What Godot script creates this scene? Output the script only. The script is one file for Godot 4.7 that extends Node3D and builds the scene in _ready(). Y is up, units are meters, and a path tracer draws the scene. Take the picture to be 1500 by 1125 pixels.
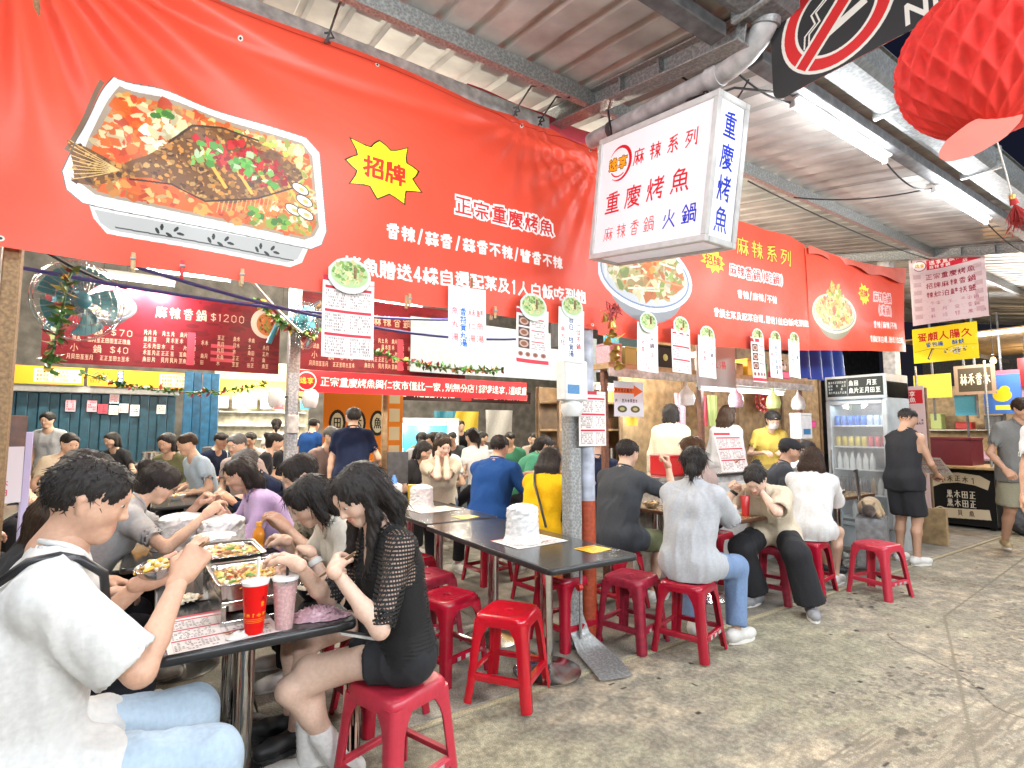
extends Node3D
var M:={}
var used_names:={}
var rng:=RandomNumberGenerator.new()
var tex:={}
func _ready() -> void:
	rng.seed=11
	build_camera_and_light()
	build_textures()
	build_materials()
	build_ground()
	build_roof_and_columns()
	build_lamps()
	build_banners()
	build_signs()
	build_tables_and_stools()
	build_table_items()
	build_hanging_things()
	build_interior()
	build_kitchen()
	build_far_street()
	build_people()
func build_camera_and_light() -> void:
	var cam:=Camera3D.new()
	cam.name="camera"
	cam.fov=71.25
	cam.near=0.05
	cam.far=200.0
	cam.position=Vector3(0,1.45,0)
	cam.rotation=Vector3(deg_to_rad(4.91),deg_to_rad(-33.42),0)
	cam.current=true
	add_child(cam)
	var we:=WorldEnvironment.new()
	we.name="world_environment"
	var e:=Environment.new()
	e.background_mode=Environment.BG_SKY
	var sm:=ProceduralSkyMaterial.new()
	sm.sky_top_color=Color(0.10,0.12,0.20)
	sm.sky_horizon_color=Color(0.20,0.19,0.22)
	sm.ground_bottom_color=Color(0.10,0.09,0.09)
	sm.ground_horizon_color=Color(0.18,0.17,0.17)
	sm.sky_energy_multiplier=0.9
	var sky:=Sky.new()
	sky.sky_material=sm
	e.sky=sky
	e.background_energy_multiplier=1.0
	e.tonemap_mode=Environment.TONE_MAPPER_LINEAR
	e.tonemap_exposure=EXPOSURE
	e.sdfgi_enabled=true
	e.ssao_enabled=true
	e.ssil_enabled=true
	we.environment=e
	add_child(we)
	var moon:=DirectionalLight3D.new()
	moon.name="moonlight"
	moon.light_energy=0.03
	moon.light_color=Color(0.85,0.9,1.0)
	moon.light_angular_distance=0.5
	moon.rotation=Vector3(deg_to_rad(-62),deg_to_rad(150),0)
	moon.shadow_enabled=true
	add_child(moon)
const EXPOSURE:=0.77
func numbered(called:String) -> String:
	if not used_names.has(called):
		used_names[called]=0
		return called
	used_names[called]+=1
	return "%s_%03d" % [called,used_names[called]]
func thing(called:String,label:String,category:String,at:=Vector3.ZERO,turn:=0.0,group:="") -> Node3D:
	var o:=Node3D.new()
	o.name=numbered(called)
	add_child(o)
	o.position=at
	o.rotation.y=turn
	meta(o,label,category,group)
	return o
func meta(o:Node,label:String,category:String,group:="") -> void:
	o.set_meta("label",label)
	o.set_meta("category",category)
	if group != "":
		o.set_meta("group",group)
func part(called:String,mesh:Mesh,m:Material,parent:Node,label:="") -> MeshInstance3D:
	var o:=MeshInstance3D.new()
	o.name=called
	o.mesh=mesh
	o.material_override=m
	o.cast_shadow=GeometryInstance3D.SHADOW_CASTING_SETTING_ON
	parent.add_child(o,true)
	if label != "":
		o.set_meta("label",label)
	return o
func single(called:String,label:String,category:String,mesh:Mesh,m:Material,at:=Vector3.ZERO,turn:=0.0,group:="") -> MeshInstance3D:
	var o:=MeshInstance3D.new()
	o.name=numbered(called)
	o.mesh=mesh
	o.material_override=m
	add_child(o)
	o.position=at
	o.rotation.y=turn
	meta(o,label,category,group)
	return o
func structure(called:String,mesh:Mesh,m:Material) -> MeshInstance3D:
	var o:=MeshInstance3D.new()
	o.name=numbered(called)
	o.mesh=mesh
	o.material_override=m
	add_child(o)
	o.set_meta("kind","structure")
	return o
func copy_of(root:Node3D,called:String,label:String,at:Vector3,turn:=0.0) -> Node3D:
	var r:Node3D=root.duplicate()
	r.name=numbered(called)
	add_child(r)
	r.position=at
	r.rotation.y=turn
	r.set_meta("label",label)
	return r
class MB:
	var v:=PackedVector3Array()
	var n:=PackedVector3Array()
	var uv:=PackedVector2Array()
	var col:=PackedColorArray()
	var idx:=PackedInt32Array()
	var has_col:=false
	func vert(p:Vector3,nn:Vector3,t:=Vector2.ZERO,c:=Color.WHITE) -> int:
		v.append(p); n.append(nn); uv.append(t); col.append(c)
		return v.size() - 1
	func tri(a:int,b:int,c:int) -> void:
		var f:=(v[b] - v[a]).cross(v[c] - v[a])
		if f.dot(n[a]+n[b]+n[c]) > 0.0:
			idx.append(a); idx.append(c); idx.append(b)
		else:
			idx.append(a); idx.append(b); idx.append(c)
	func quad(a:Vector3,b:Vector3,c:Vector3,d:Vector3,nn:=Vector3.ZERO,flip_uv:=false) -> void:
		var f:=nn
		if f==Vector3.ZERO:
			f=(b - a).cross(c - a)
			if f.length() < 1e-12:
				f=(c - a).cross(d - a)
			f=f.normalized()
		var i:=vert(a,f,Vector2(0,1)); vert(b,f,Vector2(1,1)); vert(c,f,Vector2(1,0)); vert(d,f,Vector2(0,0))
		tri(i,i+1,i+2)
		tri(i,i+2,i+3)
	func tri3(a:Vector3,b:Vector3,c:Vector3,nn:Vector3) -> void:
		var i:=vert(a,nn); vert(b,nn); vert(c,nn)
		tri(i,i+1,i+2)
	func box(c:Vector3,s:Vector3,bev:=0.0,x:=Transform3D.IDENTITY) -> MB:
		var h:=s*0.5
		bev=minf(bev,minf(h.x,minf(h.y,h.z))*0.9)
		var P:=func(sx:float,sy:float,sz:float,k:int) -> Vector3:
			var q:=Vector3(sx*h.x,sy*h.y,sz*h.z)
			var o:=Vector3(sx*bev,sy*bev,sz*bev)
			if k==0:q-=Vector3(0,o.y,o.z)
			elif k==1:q-=Vector3(o.x,0,o.z)
			else:q-=Vector3(o.x,o.y,0)
			return x*(c+q)
		var B:=x.basis
		for s1 in [-1.0,1.0]:
			quad(P.call(s1,-1,-1,0),P.call(s1,-1,1,0),P.call(s1,1,1,0),P.call(s1,1,-1,0),(B*Vector3(s1,0,0)).normalized())
			quad(P.call(-1,s1,-1,1),P.call(-1,s1,1,1),P.call(1,s1,1,1),P.call(1,s1,-1,1),(B*Vector3(0,s1,0)).normalized())
			quad(P.call(-1,-1,s1,2),P.call(1,-1,s1,2),P.call(1,1,s1,2),P.call(-1,1,s1,2),(B*Vector3(0,0,s1)).normalized())
		if bev > 0.0:
			for a in [-1.0,1.0]:
				for b in [-1.0,1.0]:
					quad(P.call(a,b,-1,0),P.call(a,b,1,0),P.call(a,b,1,1),P.call(a,b,-1,1),(B*Vector3(a,b,0)).normalized())
					quad(P.call(a,-1,b,0),P.call(a,1,b,0),P.call(a,1,b,2),P.call(a,-1,b,2),(B*Vector3(a,0,b)).normalized())
					quad(P.call(-1,a,b,1),P.call(1,a,b,1),P.call(1,a,b,2),P.call(-1,a,b,2),(B*Vector3(0,a,b)).normalized())
					for d in [-1.0,1.0]:
						tri3(P.call(a,b,d,0),P.call(a,b,d,1),P.call(a,b,d,2),(B*Vector3(a,b,d)).normalized())
		return self
	func tube(pts:Array,r,seg:=8,caps:=true) -> MB:
		var m:=pts.size()
		var up:=Vector3.UP
		var t0:Vector3=(pts[1] - pts[0]).normalized()
		if absf(t0.dot(up)) > 0.95:up=Vector3.RIGHT
		var side:=t0.cross(up).normalized()
		var first:=v.size()
		for i in m:
			var t:Vector3
			if i==0:t=(pts[1] - pts[0])
			elif i==m - 1:t=(pts[m - 1] - pts[m - 2])
			else:t=(pts[i+1] - pts[i]).normalized()+(pts[i] - pts[i - 1]).normalized()
			t=t.normalized()
			side=(side - t*side.dot(t)).normalized()
			var b:=t.cross(side)
			var rr:float=r[i] if r is Array else r
			for k in seg+1:
				var a:=TAU*k/seg
				var d:=side*cos(a)+b*sin(a)
				vert(pts[i]+d*rr,d,Vector2(float(k)/seg,float(i)/(m - 1)))
		for i in m - 1:
			for k in seg:
				var a:=first+i*(seg+1)+k
				tri(a,a+1,a+seg+2)
				tri(a,a+seg+2,a+seg+1)
		if caps:
			for e in [0,m - 1]:
				var nn:Vector3=(pts[0] - pts[1]).normalized() if e==0 else (pts[m - 1] - pts[m - 2]).normalized()
				var c:=vert(pts[e],nn)
				var ring:=v.size()
				for k in seg+1:
					vert(v[first+e*(seg+1)+k],nn)
				for k in seg:
					tri(c,ring+k,ring+k+1)
		return self
	func lathe(prof:Array,seg:=20,x:=Transform3D.IDENTITY) -> MB:
		for i in prof.size() - 1:
			var p:Vector2=prof[i]
			var q:Vector2=prof[i+1]
			var d:=(q - p)
			if d.length() < 1e-7:continue
			var na:=Vector2(d.y,-d.x).normalized()
			var n0:=na
			var n1:=na
			if i > 0:
				var dp:Vector2=p - prof[i - 1]
				var np:=Vector2(dp.y,-dp.x).normalized()
				if np.dot(na) > 0.75:n0=(np+na).normalized()
			if i < prof.size() - 2:
				var dq:Vector2=prof[i+2] - q
				var nq:=Vector2(dq.y,-dq.x).normalized()
				if nq.dot(na) > 0.75:n1=(nq+na).normalized()
			var first:=v.size()
			for k in seg+1:
				var a:=TAU*k/seg
				var cs:=cos(a)
				var sn:=sin(a)
				vert(x*Vector3(p.x*cs,p.y,p.x*sn),(x.basis*Vector3(n0.x*cs,n0.y,n0.x*sn)).normalized(),Vector2(float(k)/seg,float(i)/(prof.size() - 1)))
				vert(x*Vector3(q.x*cs,q.y,q.x*sn),(x.basis*Vector3(n1.x*cs,n1.y,n1.x*sn)).normalized(),Vector2(float(k)/seg,float(i+1)/(prof.size() - 1)))
			for k in seg:
				var a:=first+k*2
				tri(a,a+1,a+3)
				tri(a,a+3,a+2)
		return self
	func loft(rings:Array,closed:=true,cap_ends:=false) -> MB:
		var m:int=rings.size()
		var c:int=rings[0].size()
		var first:=v.size()
		for i in m:
			for k in c:
				var kn:=(k+1) % c if closed else mini(k+1,c - 1)
				var kp:=(k - 1+c) % c if closed else maxi(k - 1,0)
				var du:Vector3=rings[i][kn] - rings[i][kp]
				var dv:Vector3=rings[mini(i+1,m - 1)][k] - rings[maxi(i - 1,0)][k]
				var nn:=du.cross(dv)
				nn=nn.normalized() if nn.length() > 1e-12 else Vector3.UP
				vert(rings[i][k],nn,Vector2(float(k)/(c - (0 if closed else 1)),float(i)/maxf(1,m - 1)))
		for i in m - 1:
			for k in (c if closed else c - 1):
				var k2:=(k+1) % c
				var a:=first+i*c+k
				var b:=first+i*c+k2
				tri(a,b,b+c)
				tri(a,b+c,a+c)
		if cap_ends:
			for e in [0,m - 1]:
				var mid:=Vector3.ZERO
				for p in rings[e]:mid+=p
				mid /= c
				var nn:Vector3=(rings[e][0] - mid).cross(rings[e][1] - mid).normalized()
				var other:Vector3=rings[1][0] if e==0 else rings[m - 2][0]
				if nn.dot(mid - other) < 0:nn=-nn
				var ci:=vert(mid,nn)
				var r0:=v.size()
				for p in rings[e]:vert(p,nn)
				for k in c:tri(ci,r0+k,r0+(k+1) % c)
		return self
	func prism(poly:PackedVector2Array,z0:float,z1:float,x:=Transform3D.IDENTITY,size:=Vector2.ONE,origin:=Vector2.ZERO) -> MB:
		var t:=Geometry2D.triangulate_polygon(poly)
		for zz in [z0,z1]:
			var nn:=(x.basis*Vector3(0,0,-1 if zz==z0 else 1)).normalized()
			if z0 > z1:nn=-nn
			var f:=v.size()
			for p in poly:
				vert(x*Vector3(p.x,p.y,zz),nn,Vector2((p.x - origin.x)/size.x,1.0 - (p.y - origin.y)/size.y))
			for k in range(0,t.size(),3):
				tri(f+t[k],f+t[k+1],f+t[k+2])
		var area:=0.0
		for k in poly.size():
			area+=poly[k].cross(poly[(k+1) % poly.size()])
		for k in poly.size():
			var a:=poly[k]
			var b:=poly[(k+1) % poly.size()]
			var d:=(b - a)
			var nn2:=Vector2(d.y,-d.x).normalized()*(1.0 if area > 0 else -1.0)
			quad(x*Vector3(a.x,a.y,z0),x*Vector3(b.x,b.y,z0),x*Vector3(b.x,b.y,z1),x*Vector3(a.x,a.y,z1),(x.basis*Vector3(nn2.x,nn2.y,0)).normalized())
		return self
	func sheet(f:Callable,nu:int,nv:int,flip:=false) -> MB:
		var first:=v.size()
		var pts:=PackedVector3Array()
		pts.resize((nu+1)*(nv+1))
		for j in nv+1:
			for i in nu+1:
				pts[j*(nu+1)+i]=f.call(float(i)/nu,float(j)/nv)
		for j in nv+1:
			for i in nu+1:
				var du:=pts[j*(nu+1)+mini(i+1,nu)] - pts[j*(nu+1)+maxi(i - 1,0)]
				var dv:=pts[mini(j+1,nv)*(nu+1)+i] - pts[maxi(j - 1,0)*(nu+1)+i]
				var nn:=dv.cross(du).normalized()
				if flip:nn=-nn
				vert(pts[j*(nu+1)+i],nn,Vector2(float(i)/nu,float(j)/nv))
		for j in nv:
			for i in nu:
				var a:=first+j*(nu+1)+i
				tri(a,a+1,a+nu+2)
				tri(a,a+nu+2,a+nu+1)
		return self
	func slab(f:Callable,nu:int,nv:int,t:float) -> MB:
		var first:=v.size()
		sheet(f,nu,nv)
		var cnt:=v.size() - first
		for k in cnt:
			vert(v[first+k] - n[first+k]*t,-n[first+k],uv[first+k])
		var w:=nu+1
		var b:=first+cnt
		for j in nv:
			for i in nu:
				var a:=b+j*w+i
				tri(a,a+1,a+w+1)
				tri(a,a+w+1,a+w)
		for i in nu:
			for j in [0,nv]:
				var a:int=first+j*w+i
				quad(v[a],v[a+1],v[a+1+cnt],v[a+cnt])
		for j in nv:
			for i in [0,nu]:
				var a:int=first+j*w+i
				quad(v[a],v[a+w],v[a+w+cnt],v[a+cnt])
		return self
	func add(o:MB,x:=Transform3D.IDENTITY) -> MB:
		var f:=v.size()
		for i in o.v.size():
			vert(x*o.v[i],(x.basis*o.n[i]).normalized(),o.uv[i],o.col[i])
		for i in o.idx:idx.append(f+i)
		has_col=has_col or o.has_col
		return self
	func mesh() -> ArrayMesh:
		var a:=[]
		a.resize(Mesh.ARRAY_MAX)
		a[Mesh.ARRAY_VERTEX]=v
		a[Mesh.ARRAY_NORMAL]=n
		a[Mesh.ARRAY_TEX_UV]=uv
		if has_col:a[Mesh.ARRAY_COLOR]=col
		a[Mesh.ARRAY_INDEX]=idx
		var m:=ArrayMesh.new()
		m.add_surface_from_arrays(Mesh.PRIMITIVE_TRIANGLES,a)
		return m
func boxm(c:Vector3,s:Vector3,bev:=0.0) -> ArrayMesh:
	return MB.new().box(c,s,bev).mesh()
func tubem(pts:Array,r,seg:=8) -> ArrayMesh:
	return MB.new().tube(pts,r,seg).mesh()
func rounded_rect(w:float,h:float,r:float,seg:=4) -> PackedVector2Array:
	var p:=PackedVector2Array()
	for c in 4:
		var cx:=(w/2 - r)*(1 if c==0 or c==3 else -1)
		var cy:=(h/2 - r)*(1 if c < 2 else -1)
		for k in seg+1:
			var a:=PI/2*c+PI/2*k/seg
			p.append(Vector2(cx+cos(a)*r,cy+sin(a)*r))
	return p
func bend(a:Vector3,b:Vector3,sag:float,n:=10) -> Array:
	var out:=[]
	for i in n+1:
		var t:=float(i)/n
		out.append(a.lerp(b,t)+Vector3(0,-sag*4.0*t*(1 - t),0))
	return out
func noise_tex(nm:String,freq:float,oct:int,lo:float,hi:float,size:=512,kind:=FastNoiseLite.TYPE_SIMPLEX_SMOOTH,as_normal:=false,bump:=4.0,sd:=1) -> NoiseTexture2D:
	var f:=FastNoiseLite.new()
	f.noise_type=kind
	f.frequency=freq
	f.fractal_octaves=oct
	f.seed=sd
	var t:=NoiseTexture2D.new()
	t.width=size
	t.height=size
	t.seamless=true
	t.noise=f
	if as_normal:
		t.as_normal_map=true
		t.bump_strength=bump
	else:
		var g:=Gradient.new()
		g.set_color(0,Color(lo,lo,lo))
		g.set_color(1,Color(hi,hi,hi))
		t.color_ramp=g
	tex[nm]=t
	return t
func build_textures() -> void:
	noise_tex("fine",0.05,5,0.62,1.0)
	noise_tex("soft",0.012,4,0.90,1.0,512,FastNoiseLite.TYPE_SIMPLEX_SMOOTH,false,1,2)
	noise_tex("blotch",0.010,5,0.66,1.0,512,FastNoiseLite.TYPE_SIMPLEX_SMOOTH,false,1,3)
	noise_tex("cells",0.035,2,0.62,1.0,512,FastNoiseLite.TYPE_CELLULAR,false,1,4)
	noise_tex("fine_n",0.06,4,0,1,512,FastNoiseLite.TYPE_SIMPLEX_SMOOTH,true,3.0,5)
	noise_tex("soft_n",0.015,4,0,1,512,FastNoiseLite.TYPE_SIMPLEX_SMOOTH,true,6.0,6)
	noise_tex("weave_n",0.35,2,0,1,512,FastNoiseLite.TYPE_SIMPLEX,true,2.0,7)
	noise_tex("rough",0.02,5,0.4,1.0,512,FastNoiseLite.TYPE_SIMPLEX_SMOOTH,false,1,8)
func mat(nm:String,c:Color,rough:=0.6,o:={}) -> StandardMaterial3D:
	var m:=StandardMaterial3D.new()
	m.resource_name=nm
	m.albedo_color=c.linear_to_srgb()
	m.roughness=rough
	m.metallic=o.get("metal",0.0)
	m.metallic_specular=o.get("spec",0.5)
	var sc:float=o.get("scale",1.0)
	if o.has("tex"):
		m.albedo_texture=tex[o.tex] if o.tex is String else o.tex
	if o.has("normal"):
		m.normal_enabled=true
		m.normal_texture=tex[o.normal]
		m.normal_scale=o.get("nscale",0.6)
	if o.has("rtex"):
		m.roughness_texture=tex[o.rtex]
	if o.get("tri",not o.has("uv")):
		m.uv1_triplanar=true
		m.uv1_scale=Vector3.ONE*sc
	else:
		m.uv1_scale=Vector3.ONE
	if o.has("detail"):
		m.detail_enabled=true
		m.detail_blend_mode=BaseMaterial3D.BLEND_MODE_MUL
		m.detail_albedo=tex[o.detail]
		m.detail_uv_layer=BaseMaterial3D.DETAIL_UV_2
		m.uv2_triplanar=true
		m.uv2_scale=Vector3.ONE*o.get("dscale",0.5)
	if o.has("emit"):
		m.emission_enabled=true
		m.emission=o.emit
		m.emission_energy_multiplier=o.get("energy",1.0)
	if o.has("alpha"):
		m.transparency=BaseMaterial3D.TRANSPARENCY_ALPHA
		m.albedo_color.a=o.alpha
	if o.has("rim"):
		m.rim_enabled=true
		m.rim=o.rim
		m.rim_tint=0.6
	if o.has("coat"):
		m.clearcoat_enabled=true
		m.clearcoat=o.coat
		m.clearcoat_roughness=0.12
	if o.has("sss"):
		m.subsurf_scatter_enabled=true
		m.subsurf_scatter_strength=o.sss
	if o.has("back"):
		m.backlight_enabled=true
		m.backlight=o.back
	if o.get("vcol",false):
		m.vertex_color_use_as_albedo=true
	m.cull_mode=BaseMaterial3D.CULL_DISABLED
	M[nm]=m
	return m
func cloth(nm:String,c:Color,o:={}) -> StandardMaterial3D:
	return mat(nm,c,0.88,{"tex": "soft","scale":7.0,"normal": "weave_n","nscale":0.10,"rim":0.2,"spec":0.25}.merged(o,true))
func plastic(nm:String,c:Color,rough:=0.32) -> StandardMaterial3D:
	return mat(nm,c,rough,{"tex": "soft","scale":2.5,"rtex": "rough","normal": "fine_n","nscale":0.06})
func print_mat(nm:String,im:Image,rough:=0.55,o:={}) -> StandardMaterial3D:
	var t:=ImageTexture.create_from_image(im)
	var m:=mat(nm,Color.WHITE,rough,{"uv":true,"tex":t,"spec":0.35}.merged(o,true))
	m.albedo_color=o.get("tint",Color(0.93,0.93,0.93))
	return m
func build_materials() -> void:
	mat("steel_galv",Color(0.48,0.49,0.48),0.55,{"metal":0.3,"tex": "cells","scale":3.0,"rtex": "rough"})
	mat("steel_gutter",Color(0.27,0.28,0.28),0.55,{"metal":0.3,"tex": "cells","scale":2.0})
	mat("steel_dark",Color(0.16,0.16,0.165),0.55,{"metal":0.4,"tex": "blotch","scale":2.0})
	mat("roof_sheet",Color(0.56,0.54,0.50),0.55,{"metal":0.12,"tex": "soft","scale":0.8,"detail": "blotch","dscale":0.25})
	mat("chrome",Color(0.66,0.66,0.66),0.16,{"metal":1.0,"tex": "soft","scale":6.0,"rtex": "rough"})
	mat("stainless",Color(0.62,0.61,0.59),0.24,{"metal":1.0,"tex": "soft","scale":8.0,"normal": "soft_n","nscale":0.12})
	mat("pvc",Color(0.62,0.61,0.60),0.42,{"tex": "blotch","scale":2.0})
	mat("column_paint",Color(0.52,0.56,0.66),0.45,{"tex": "blotch","scale":1.5})
	mat("orange_paint",Color(0.46,0.075,0.025),0.45,{"tex": "blotch","scale":5.0})
	mat("wood_post",Color(0.34,0.20,0.09),0.7,{"tex": "fine","scale":2.0})
	mat("plywood",Color(0.50,0.34,0.17),0.6,{"tex": "blotch","scale":1.2})
	mat("plywood_dark",Color(0.24,0.15,0.075),0.65,{"tex": "blotch","scale":1.2})
	mat("stool_faded",Color(0.40,0.020,0.050),0.38,{"tex": "blotch","scale":3.0,"spec":0.5})
	mat("stool_red",Color(0.36,0.007,0.026),0.25,{"tex": "soft","scale":2.5,"rtex": "rough","spec":0.55})
	mat("stool_bright",Color(0.54,0.009,0.022),0.2,{"tex": "soft","scale":2.5,"rtex": "rough","spec":0.55})
	mat("stool_worn",Color(0.50,0.03,0.055),0.36,{"tex": "soft","scale":4.0})
	mat("scuff",Color(0.62,0.56,0.55),0.7,{"tex": "fine","scale":6.0})
	mat("table_top",Color(0.075,0.077,0.078),0.27,{"tex": "fine","scale":5.0,"rtex": "rough","detail": "blotch","dscale":1.2})
	mat("table_edge",Color(0.018,0.018,0.02),0.35,{"tex": "soft","scale":4.0})
	mat("paper",Color(0.66,0.65,0.62),0.7,{"tex": "soft","scale":3.0})
	mat("card_yellow",Color(0.78,0.55,0.05),0.5,{"tex": "soft","scale":3.0})
	mat("bag_white",Color(0.80,0.80,0.80),0.32,{"back":Color(0.35,0.35,0.35),"normal": "soft_n","nscale":0.9,"scale":6.0,"tex": "soft"})
	mat("wire_black",Color(0.012,0.012,0.013),0.5)
	mat("rope_white",Color(0.6,0.58,0.52),0.8)
	mat("rope_blue",Color(0.06,0.09,0.38),0.6)
	mat("white_paint",Color(0.64,0.64,0.62),0.5,{"tex": "soft","scale":2.0})
	mat("off_white",Color(0.58,0.57,0.54),0.5,{"tex": "blotch","scale":2.0})
	mat("black_plastic",Color(0.012,0.012,0.014),0.35,{"tex": "soft","scale":4.0})
	mat("black_matte",Color(0.02,0.02,0.02),0.8,{"tex": "soft","scale":4.0})
	mat("dark_grey",Color(0.07,0.07,0.075),0.6,{"tex": "blotch","scale":2.0})
	mat("mid_grey",Color(0.25,0.25,0.25),0.6,{"tex": "blotch","scale":2.0})
	mat("fan_blue",Color(0.05,0.26,0.36),0.35,{"tex": "soft","scale":4.0})
	mat("fan_blade",Color(0.05,0.22,0.27),0.3,{"tex": "soft","scale":4.0})
	mat("blue_wall",Color(0.012,0.075,0.12),0.5,{"tex": "blotch","scale":1.0})
	mat("blue_tarp",Color(0.01,0.07,0.42),0.4,{"tex": "soft","scale":1.0})
	mat("leaf_green",Color(0.05,0.16,0.03),0.5)
	mat("gold",Color(0.55,0.36,0.09),0.3,{"metal":0.8,"tex": "soft","scale":8.0})
	mat("red_shiny",Color(0.45,0.02,0.02),0.3)
	mat("glass",Color(0.9,0.95,0.95),0.04,{"alpha":0.12})
	mat("skin",Color(1,1,1),0.5,{"vcol":true,"sss":0.05,"tex": "soft","scale":9.0,"spec":0.4,"normal": "fine_n","nscale":0.1})
	hair_mat("hair_black",Color(0.032,0.027,0.025))
	hair_mat("hair_brown",Color(0.045,0.024,0.014))
	hair_mat("hair_lightbrown",Color(0.11,0.06,0.03))
	hair_mat("hair_grey",Color(0.16,0.155,0.15))
	mat("eye_white",Color(0.62,0.60,0.57),0.25)
	mat("iris",Color(0.02,0.012,0.008),0.15)
	mat("tube_glow",Color(0.9,0.9,0.9),0.4,{"emit":Color(0.93,0.97,1.0),"energy":6.0})
	mat("bulb_glow",Color(0.9,0.8,0.6),0.4,{"emit":Color(1.0,0.72,0.30),"energy":12.0})
func hair_mat(nm:String,c:Color) -> void:
	var m:=mat(nm,c,0.52,{"normal": "fine_n","nscale":1.3,"spec":0.3,"tex": "fine"})
	m.uv1_scale=Vector3(26,1.6,26)
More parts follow.
